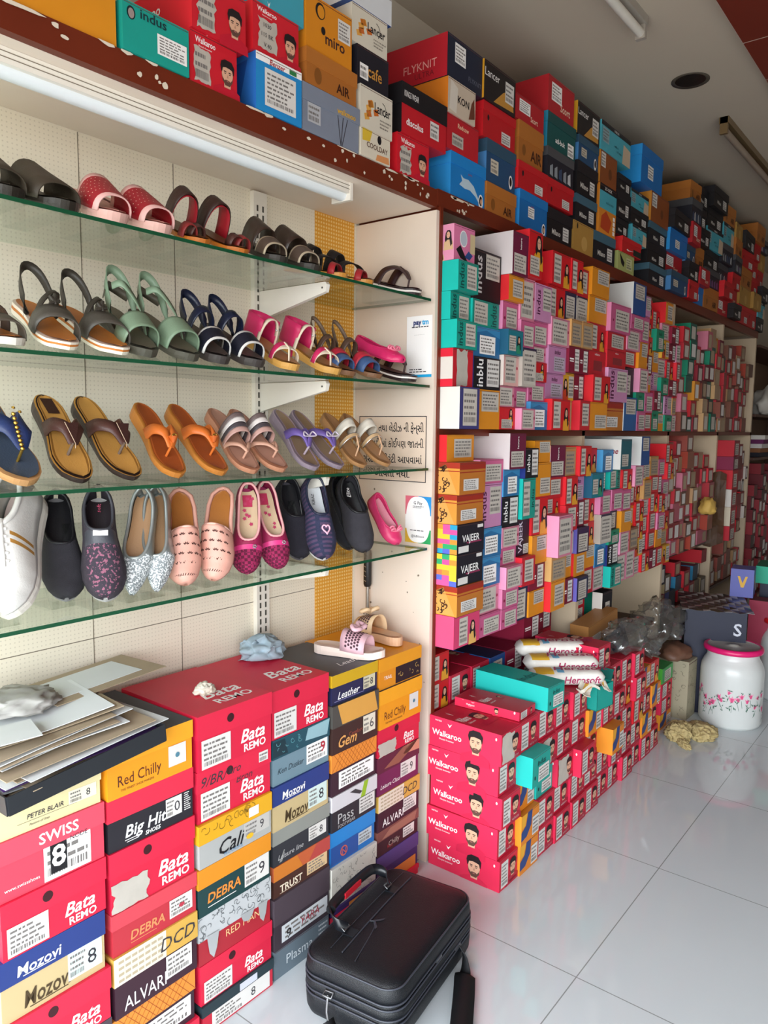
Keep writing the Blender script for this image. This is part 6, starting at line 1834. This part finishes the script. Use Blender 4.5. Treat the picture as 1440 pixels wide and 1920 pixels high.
b.grid(rows, S1, False, cond=lambda a, k: S2 if (a + k) % 3 == 0 else S1)
o = b.build('striped_wrap', loc=(2.36, -.44, .5605), rz=.35); tag(o, 'black and silver striped plastic wrap on the large navy box', 'plastic wrap')
md = o.modifiers.new('thickness', 'SOLIDIFY'); md.thickness = .001
make_box('floor_carton', 'violet box with yellow emblem on the striped wrap', (2.62, -.44, .567), .15, .12, .16, 'f_violet', seed=922, rz=.15, cat='box')
for k, (x, y, z, w, h, s, look) in enumerate([(2.95, -.62, .0, .3, .62, 'f_navy', 'navy box beneath the green cartons'), (2.9, -.6, .621, .26, .1, 'grn', 'green carton behind the violet box'), (3.2, -.72, .0, .25, .7, 'grn', 'tall green carton at the far right'), (2.66, -.62, .0, .12, .55, 'mars', 'dark maroon box beside the large navy box')]):
    make_box('floor_carton', look, (x, y, z), w, .2, h, s, seed=930 + k, rz=.1, cat='box')
sh_ = MB(); rows = []
for i in range(9):
    rows.append([(.0 + .004 * math.sin(i + j), .02 * j, -.03 * i + .01 * math.sin(j * 1.3 + i)) for j in range(9)])
sh_.grid(rows, FILMB, False)
o = sh_.build('plastic_sheet', loc=(3.322, -.08, 1.22)); o.scale = (1, 2.0, 2.0); md = o.modifiers.new('thickness', 'SOLIDIFY'); md.thickness = .002
tag(o, 'brown plastic sheet hanging on the third beige panel', 'plastic sheet')
crumple('yellow_bag', 'small pale yellow bag hanging by the third beige panel', 'bag', (3.0, -.06, .98), (.07, .05, .07), mat('yellow_cloth', 'd8b05a', .6, wear=.2), 21, 3, .3, 1.6)

# white printed drum with pink lid
DRUMW = mat('drum_plastic', 'cdd0ce', .28, wear=.03, spec=.5)
PINKL = mat('pink_lid', 'd81e6a', .3, wear=.06)
def drum(x, y, label, lidm, deco, H=.41, R=.152):
    d = thing('storage_drum', label, 'storage drum', (x, y, 0))
    b = MB(); prof = [(.0001, .001), (R * .93, .0), (R * .97, .012), (R, .02), (R, .27 * H / .41), (R * .995, .285 * H / .41), (R * .97, .305 * H / .41), (R * .9, .33 * H / .41), (R * .83, .347 * H / .41), (R * .81, .36 * H / .41), (R * .81, H - .012)]
    b.lathe(prof, DRUMW, 48); b.build('body', d)
    b = MB(); b.lathe([(R * .8, H - .03), (R * .93, H - .028), (R * .95, H - .018), (R * .93, H - .004), (R * .86, H), (R * .82, H - .003)], lidm, 48); b.build('lid_rim', d)
    b = MB(); b.lathe([(R * .83, H - .004), (R * .8, H - .008), (R * .3, H - .007), (R * .16, H - .005), (R * .15, H - .001), (.0001, H)], mat('lid_disc', 'a8a49e', .35), 40); b.build('lid_disc', d)
    if deco:
        b = MB(); r = random.Random(14); base = math.atan2(CAM_LOC.y - y, CAM_LOC.x - x)
        PK = C('d0487a'); PK2 = C('e88aae'); GRN_ = C('3f6a58')
        def on(a, z, k=1): return Vector(((R + .0006 * k) * math.cos(a), (R + .0006 * k) * math.sin(a), z))
        def blob(a, z, pts, m, k):
            b.poly([on(a + u / R, z + v, k) for u, v in pts], m)
        for i in range(26):
            a = base - 1.25 + 2.5 * i / 25 + r.uniform(-.03, .03); z = .115 + .06 * r.random() + .02 * math.sin(i * 1.7)
            s = r.uniform(1.1, 1.75); tl = r.uniform(-.5, .5)
            rot = lambda pts: [(u * math.cos(tl) - v * math.sin(tl), u * math.sin(tl) + v * math.cos(tl)) for u, v in pts]
            if i % 3 != 2:
                blob(a, z, rot([(-.003 * s, -.004 * s), (.003 * s, -.004 * s), (.012 * s, .014 * s), (.004 * s, .009 * s), (0, .016 * s), (-.004 * s, .009 * s), (-.012 * s, .014 * s)]), PK2, 1)
                blob(a, z, rot([(-.002 * s, -.003 * s), (.002 * s, -.003 * s), (.005 * s, .009 * s), (-.005 * s, .009 * s)]), PK, 2)
                blob(a, z - .022 * s, rot([(-.0008, -.02), (.0008, -.02), (.0008, .018), (-.0008, .018)]), GRN_, 1)
            for j in range(3):
                aa = a + r.uniform(-.08, .08); zz = z + r.uniform(-.045, .03); q = r.uniform(.006, .011); an = r.uniform(0, 3)
                blob(aa, zz, [(q * math.cos(an), q * math.sin(an)), (q * .3 * math.cos(an + 1.57), q * .3 * math.sin(an + 1.57)), (-q * math.cos(an), -q * math.sin(an)), (-q * .3 * math.cos(an + 1.57), -q * .3 * math.sin(an + 1.57))], GRN_, 3)
        b.build('flower_print', d)
    return d
drum(2.075, -.475, 'white drum with pink lid and printed pink flowers on the floor', PINKL, True)
drum(2.66, -.63, 'white drum with red lid cut by the right photo edge', mat('red_lid', 'c8201f', .3), False, .46, .15)
CLOTH = mat('khaki_cloth', 'b5a272', .9, wear=.3, scale=18)
cl = thing('rag', 'crumpled khaki cloth on the floor before the white drum', 'cloth', (1.74, -.36, 0))
for k, (x, y, sx, sy, sz, rz_) in enumerate([(.03, -.06, .085, .07, .04, .4), (-.09, .015, .06, .05, .05, 1.0), (-.02, .02, .06, .05, .045, 2.0), (-.15, -.03, .055, .022, .022, .7)]):
    o = crumple('fold', '', '', (x, y, 0), (sx, sy, sz), CLOTH, 30 + k, 5, .34, 3.0, parent=cl, rz=rz_)

# ------------------------------------------------------------------ things on the niche boxes
zt = lambda c: ntop[c] + .0008
tr = thing('tray_lid', 'black upturned box lid holding loose papers, left under the shelves', 'box lid', (-1.262, -.055, ntop[0] + .014), (0, -.085, .02))
b = MB(); b.box(-.175, .175, 0, .31, 0, .003, mat('tray_black', '23262b', .4)); b.build('base', tr)
for x0, x1, y0, y1 in ((-.175, .175, -.003, 0), (-.175, .175, .31, .313), (-.178, -.175, 0, .31), (.175, .178, 0, .31)):
    b = MB(); b.box(x0, x1, y0, y1, 0, .038, MATS['tray_black']); b.build('rim', tr)
KRAFT = mat('kraft_board', 'a8967e', .85, wear=.15, scale=12); WCARD = mat('white_card', 'd5d8da', .75, wear=.06); PURC = mat('purple_card', '5a3a78', .6)
r = random.Random(50)
z = ntop[0] + .026
shlook = ['kraft', 'white', 'kraft', 'purple', 'white', 'kraft', 'white', 'kraft', 'white', 'white', 'kraft', 'white', 'kraft', 'kraft', 'white']
for k, c in enumerate(shlook):
    w, d = r.uniform(.27, .34), r.uniform(.22, .29)
    th = .0018
    bmx = MB(); rows = []
    cv = r.uniform(-.003, .003)
    m = {'kraft': KRAFT, 'white': WCARD, 'purple': PURC}[c]
    for i in range(9):
        u = i / 8 - .5
        rows.append([(u * w, v * d, cv * math.cos(u * 5) + .004 * max(0, u) * (k % 3)) for v in (-.5, -.25, 0, .25, .5)])
    bmx.grid(rows, m, False, cond=lambda a, kk: m)
    o = bmx.build('card_sheet', loc=(-1.29 + r.uniform(-.03, .03) + (.02 if k < 8 else 0), .085 + r.uniform(-.02, .03) + (.0 if k < 9 else .03), z))
    o.rotation_euler = (r.uniform(-.008, .008), -.06, r.uniform(-.12, .12))
    md = o.modifiers.new('thickness', 'SOLIDIFY'); md.thickness = th
    tag(o, '%s card sheet, %s from the bottom of the paper pile on the tray' % (c, ORD[k + 1]), 'card sheet', 'loose card sheets on the black tray')
    z += .0058
pz = z
o = MB().box(-.15, .15, -.085, .085, 0, .002, KRAFT).box(-.13, .1, -.055, .06, .0022, .0032, WCARD).build('card_sheet', loc=(-1.11, .2, pz + .008), rz=.1)
o.rotation_euler = (0, -.03, .1); tag(o, 'kraft board with white paper on top, upper right of the paper pile', 'card sheet')
crumple('paper_sheet', 'crumpled grey paper on top of the paper pile', 'paper', (-1.31, .17, pz + .004), (.085, .08, .022), mat('grey_paper', 'a9a6a2', .8), 41, 4, .28, 2.6)
o = MB().box(-.07, .07, -.05, .05, 0, .0015, WCARD).build('card_sheet', loc=(-1.41, .03, pz + .006)); o.rotation_euler = (0, -.05, -.25); tag(o, 'small white card at the left end of the paper pile', 'card sheet')
crumple('crumpled_paper', 'small crumpled white scrap on the red boxes', 'scrap', (-.865, .095, zt(2)), (.026, .02, .017), mat('scrap_white', 'e4dccb', .8, wear=.2, scale=60), 52, 4, .4, 2.0)
crumple('cloth_scrap', 'crumpled pale blue cloth by the pegboard', 'cloth', (-.545, .23, max(zt(3), zt(4))), (.065, .05, .04), mat('pale_blue_cloth', '9fb0bb', .85, wear=.12, scale=12), 55, 4, .5, 1.7)
# dotted slides on the rightmost stack
DOT = mat('dotted_pink', 'e6bcc4', .5); SPOT = mat('spot_dark', '4a2f3a', .6)
def dotted(X, Y, z, rz_, label, solec, bandc):
    last = Last(.235, .95, 1, .022, .028)
    r = thing('slide_sandal', label, 'shoe', (X, Y, z), (0, 0, rz_))
    sole(last, lea(solec), None, lea(solec)).build('sole', r); footbed(last, lea(solec)).build('footbed', r)
    b_ = band(last, .22, .56, .046, .06, lea(bandc), r, 'strap', spots=(SPOT, 3.4))
    k = MB(); q = last.edge(.36, 0, .062)
    for sg in (-1, 1):
        k.tube(smooth_path([q, q + Vector((sg * .02, .014, .014)), q + Vector((sg * .034, 0, .006)), q + Vector((sg * .018, -.012, .006)), q], 5), .007, lea(bandc), 8)
    k.build('bow', r)
zz = max(zt(5), zt(4))
dotted(-.285, -.03, zz, math.radians(15), 'front pale pink dotted slide with bow on the orange and black box', 'e9d3c8', 'dfb3bd')
dotted(-.095, .25, zz, math.radians(168), 'rear peach dotted slide with bow behind the pale pink one', 'd9ad8a', 'e2c199')

# ------------------------------------------------------------------ notices and hook on the cream post (facing the niche)
def post_frame(y0, y1, z0, z1, mb, k=1):
    """a sheet on the post's left side: u runs from the wall (y1) to the front (y0)"""
    return Face(mb, (-.0012, y1, z0), (0, -1, 0), (0, 0, 1), y1 - y0, z1 - z0, (-1, 0, 0))
nt_ = thing('notice_board', 'framed notice with four lines of black Gujarati writing on the post', 'notice', (0, 0, 0))
b = MB(); f = post_frame(.024, .312, 1.322, 1.542, b); f.rect(0, 0, 1, 1, mat('notice_card', 'dcc6b2', .6)); b.build('panel', nt_)
b = MB(); f = post_frame(.024, .312, 1.322, 1.542, b)
for q in ((0, 0, 1, .012), (0, .988, 1, 1), (0, 0, .01, 1), (.99, 0, 1, 1)): f.rect(*q, INK, 2)
b.build('border', nt_)
b = MB(); f = post_frame(.024, .312, 1.322, 1.542, b)
for s, v, u0 in (('જેન્સ તથા લેડીઝ ની ફેન્સી', .82, .52), ('વેરાયટી માં કોઈપણ જાતની', .58, .52), ('ગેરંટી કે વોરંટી આપવામાં', .34, .5), ('આવતી નથી.', .12, .5)):
    f.text(s, u0, v, .115, BLACK, 2, off=.012, fit=.88 if v > .2 else None)
b.build('lettering', nt_)
CY = C('1aa0d8'); DB = C('1a2f6a')
ps = thing('payment_sign', 'white payment sign with blue foot and lettering on the post', 'sign', (0, 0, 0))
b = MB(); f = post_frame(.008, .11, 1.668, 1.866, b); f.rect(0, 0, 1, 1, WHITE); b.build('sheet', ps)
b = MB(); f = post_frame(.008, .11, 1.668, 1.866, b); f.rect(0, 0, 1, .045, CY, 2)
f.text('pay', .58, .9, .085, DB, 2, off=.04, align='r', res=3); f.text('tm', .6, .9, .085, CY, 2, off=.04, align='l', res=3)
bars(f, .2, .8, .85, .84, INK, 1, 1, code=False); bars(f, .12, .07, .9, .15, INK, 2, 2, code=False); bars(f, .3, .69, .7, .695, INK, 3, 1, code=False); b.build('lettering', ps)
gp = thing('payment_sign', 'white rounded payment sign with four coloured corners on the post', 'sign', (0, 0, 0))
b = MB(); f = post_frame(.0, .106, 1.118, 1.276, b); f.rect(0, 0, 1, 1, WHITE)
for (u0, v0, u1, v1), c in zip(((0, .6, .5, 1), (.5, .6, 1, 1), (0, 0, .5, .3), (.5, 0, 1, .3)), ('d9687a', '2a8fd0', 'e0b23a', '2a9a5a')): f.rect(u0, v0, u1, v1, C(c), 2)
b.build('sheet', gp)
b = MB(); f = post_frame(.0, .106, 1.118, 1.276, b)
pts = []
for k in range(40):
    a = 2 * math.pi * k / 40; pts.append((.5 + .47 * math.copysign(abs(math.cos(a)) ** .7, math.cos(a)), .5 + .49 * math.copysign(abs(math.sin(a)) ** .85, math.sin(a))))
f.poly(pts, WHITE, 3); f.text('G Pay', .5, .86, .07, INK, 5, off=.01); bars(f, .3, .74, .72, .8, INK, 4, 2, k=5, code=False); bars(f, .2, .25, .85, .29, INK, 5, 1, k=5, code=False); f.text('@hdfcbank', .5, .15, .055, INK, 5); b.build('lettering', gp)
uh = thing('umbrella', 'black handled umbrella hanging under the lowest glass shelf', 'umbrella', (-.02, .255, 0))
b = MB(); b.tube([(0, 0, 1.075), (0, 0, 1.06), (0, 0, .955), (0, 0, .945)], [.012, .0145, .0145, .011], mat('black_grip', '1c1a1b', .4), 14); b.build('grip', uh)
b = MB()
for k in range(6): b.tube([(-.0135, -.004, .965 + k * .017), (-.0135, .004, .969 + k * .017)], .0016, SILV, 6)
b.build('grip_rivets', uh)
b = MB(); b.tube([(0, 0, .945), (0, 0, .80)], .006, mat('dull_steel', '9a948c', .35, metal=.7), 10); b.build('shaft', uh)

# ------------------------------------------------------------------ black laptop bag on the floor
BAG = mat('bag_nylon', '101318', .45, wear=.25, scale=40, bump=.35); PIPE = mat('bag_piping', '3a3d46', .3); ZIP = mat('zip_metal', '6a6a6c', .35, metal=.7); STRAP = mat('bag_strap', '1a1b1f', .7, wear=.2, scale=60, bump=.3); LEATH = mat('bag_leather', '15181d', .3)
bag = thing('laptop_bag', 'black nylon laptop bag lying on the floor before the box stacks', 'bag', (-.508, -.246, 0), (0, 0, math.radians(8)))
bw, bd, bh = .474, .292, .172
def rrect(inset, z, n=10, rc=.055):
    w, d = bw / 2 - inset, bd / 2 - inset; rc = max(rc - inset, .01); out = []
    for cx, cy, a0 in ((w - rc, d - rc, 0), (-w + rc, d - rc, math.pi / 2), (-w + rc, -d + rc, math.pi), (w - rc, -d + rc, 1.5 * math.pi)):
        for i in range(n):
            a = a0 + math.pi / 2 * i / (n - 1); out.append((cx + rc * math.cos(a), cy + rc * math.sin(a), z))
    return out
prof = [(.05, .001), (.018, .0), (.008, .006), (.002, .02), (0, .05), (.003, .062), (.009, .066), (.009, .072), (.001, .077), (-.001, .09), (.002, .102), (.009, .106), (.009, .112), (.002, .117), (.001, .13), (.003, .145), (.008, .156), (.018, .164), (.034, .169), (.06, .172), (.1, .174), (.13, .1745)]
b = MB(); rows = [rrect(i, z) for i, z in prof]
b.grid(rows, BAG, True, close=True); b.poly(list(reversed(rows[0])), BAG); b.poly(rows[-1], BAG)
b.build('body', bag)
for z, i in ((.0765, .0005), (.1035, .0005), (.1165, .0005), (.1555, .0065), (.0625, .0015)):
    b = MB(); b.tube(rrect(i, z), .0026, PIPE, 6, close=True); b.build('piping', bag)
for z in (.069, .109):
    b = MB(); b.tube(rrect(.0072, z), .0022, ZIP, 5, close=True); b.build('zip', bag)
    b = MB(); x = .1 if z < .1 else -.02; b.box(x, x + .03, -bd / 2 + .0, -bd / 2 + .004, z - .004, z + .004, ZIP); b.build('zip_puller', bag)
def seam(pts, r_=.002, m=PIPE, nm='seam'):
    b = MB(); b.tube(smooth_path(pts, 5), r_, m, 6); b.build(nm, bag)
seam([(-.19, .04, .1735), (-.06, .043, .1755), (.08, .045, .1755), (.19, .045, .1735)])
seam([(-.19, .075, .1725), (-.05, .078, .174), (.1, .078, .174), (.2, .078, .172)], .001)
seam([(-.2, -.005, .1725), (-.06, .02, .1758), (-.05, .042, .1756)], .0014)
b = MB(); b.poly([(-.075, .012, .1765), (-.045, .036, .1765), (-.02, .012, .1765), (-.03, .012, .1765), (-.046, .027, .1765), (-.063, .012, .1765)], PIPE); b.build('emblem', bag)
# handle
A1, A2 = Vector((-.115, .075, .172)), Vector((.105, .072, .172))
for q in (A1, A2):
    b = MB(); b.box(q.x - .016, q.x + .016, q.y - .03, q.y + .004, .171, .1765, LEATH); b.build('handle_patch', bag)
    b = MB(); b.tube([(q.x - .013, q.y, .181), (q.x + .013, q.y, .181), (q.x + .013, q.y + .01, .186), (q.x - .013, q.y + .01, .186)], .0025, ZIP, 6, close=True); b.build('handle_clip', bag)
hp = smooth_path([A1 + Vector((0, 0, .01)), A1 + Vector((-.014, .022, .024)), A1 + Vector((-.002, .048, .036)), A1 + Vector((.04, .064, .04)), A2 + Vector((-.04, .064, .044)), A2 + Vector((.004, .05, .044)), A2 + Vector((.016, .024, .03)), A2 + Vector((.004, 0, .01))], 6)
b = MB(); b.ribbon(hp, .028, .004, [(0, .75, .4) if 0 < i < len(hp) - 1 else (1, 0, 0) for i in range(len(hp))] if False else (0, .5, .9), LEATH); b.build('handle_strap', bag)
b = MB(); g0, g1 = len(hp) // 3, len(hp) * 2 // 3
b.tube(hp[g0:g1 + 1], .013, mat('grip_black', '17181b', .45), 12); b.build('handle_grip', bag)
m_ = hp[(g0 + g1) // 2]
b = MB(); b.box(m_.x - .04, m_.x + .04, m_.y - .0155, m_.y - .011, m_.z - .008, m_.z + .008, mat('grip_label_red', 'b01a28', .5)); b.build('grip_label', bag)
# shoulder strap clipped to the corner and running over the floor
cp = Vector((-bw / 2 - .002, .045, .09))
b = MB(); b.tube([cp + Vector((0, .012, .006)), cp + Vector((-.012, .012, .0)), cp + Vector((-.012, -.012, 0)), cp + Vector((0, -.012, .006))], .003, ZIP, 6, close=True); b.build('strap_ring', bag)
b = MB(); b.tube([cp + Vector((-.008, 0, .002)), cp + Vector((-.022, -.006, -.03)), cp + Vector((-.024, -.012, -.052))], .0035, ZIP, 7); b.build('snap_hook', bag)
sp = smooth_path([cp + Vector((-.024, -.012, -.05)), (-.27, .0, .02), (-.268, -.07, .012), (-.25, -.14, .009), (-.2, -.2, .007), (-.1, -.27, .005)], 6)
b = MB(); b.ribbon(sp, .036, .003, [Vector((1, 0, 0)).lerp(Vector((.45, 1, 0)), min(1, i / 12)) for i in range(len(sp))], STRAP); b.build('shoulder_strap', bag)
sp2 = smooth_path([(.13, -.136, .07), (.128, -.158, .04), (.105, -.172, .014), (.06, -.187, .008), (.0, -.21, .006), (-.1, -.25, .006)], 6)
b = MB(); b.ribbon(sp2, .032, .003, (.7, .7, .1), STRAP); b.build('shoulder_strap', bag)
pd = smooth_path([(.085, -.18, .016), (.03, -.203, .016), (-.04, -.23, .016), (-.12, -.26, .016)], 5)
b = MB(); b.ribbon(pd, [.03] + [.056] * (len(pd) - 2) + [.05], .012, (.55, .8, .1), mat('strap_pad', '141518', .55)); b.build('shoulder_pad', bag)

# ------------------------------------------------------------------ far end of the shop
fs = thing('far_rack', 'dark wall rack past the end of the cabinets', 'rack', (0, 0, 0))
for z in (1.28, 1.62, 2.15):
    b = MB(); b.box(4.4, 6.4, .0, .33, z, z + .02, DKBROWN); b.build('shelf', fs)
b = MB(); b.box(6.38, 6.42, -.02, .33, 0, 2.2, DKBROWN); b.build('side_panel', fs)
crumple('plastic_bag', 'pale plastic bag on the far rack', 'plastic bag', (4.75, -.0, 1.64), (.16, .1, .14), mat('pale_plastic', 'b5b0a8', .5), 61, 3, .4, 1.6)
for k, c in enumerate(('2a2a34', '8a5a3a', 'd5d0cc', '6a2a5a', 'd9d4cc')):
    b = MB(); b.box(-.16, .16, 0, .22, 0, .034, mat('folded_' + c, c, .85)); tag(b.build('folded_cloth', loc=(4.8 + .01 * k, .0, 1.302 + k * .035), rz=.05 * k - .1), 'folded cloth in %s on the far rack, %s from bottom' % (('charcoal', 'brown', 'cream', 'plum', 'ivory')[k], ORD[k + 1]), 'cloth', 'folded cloths on the far rack')
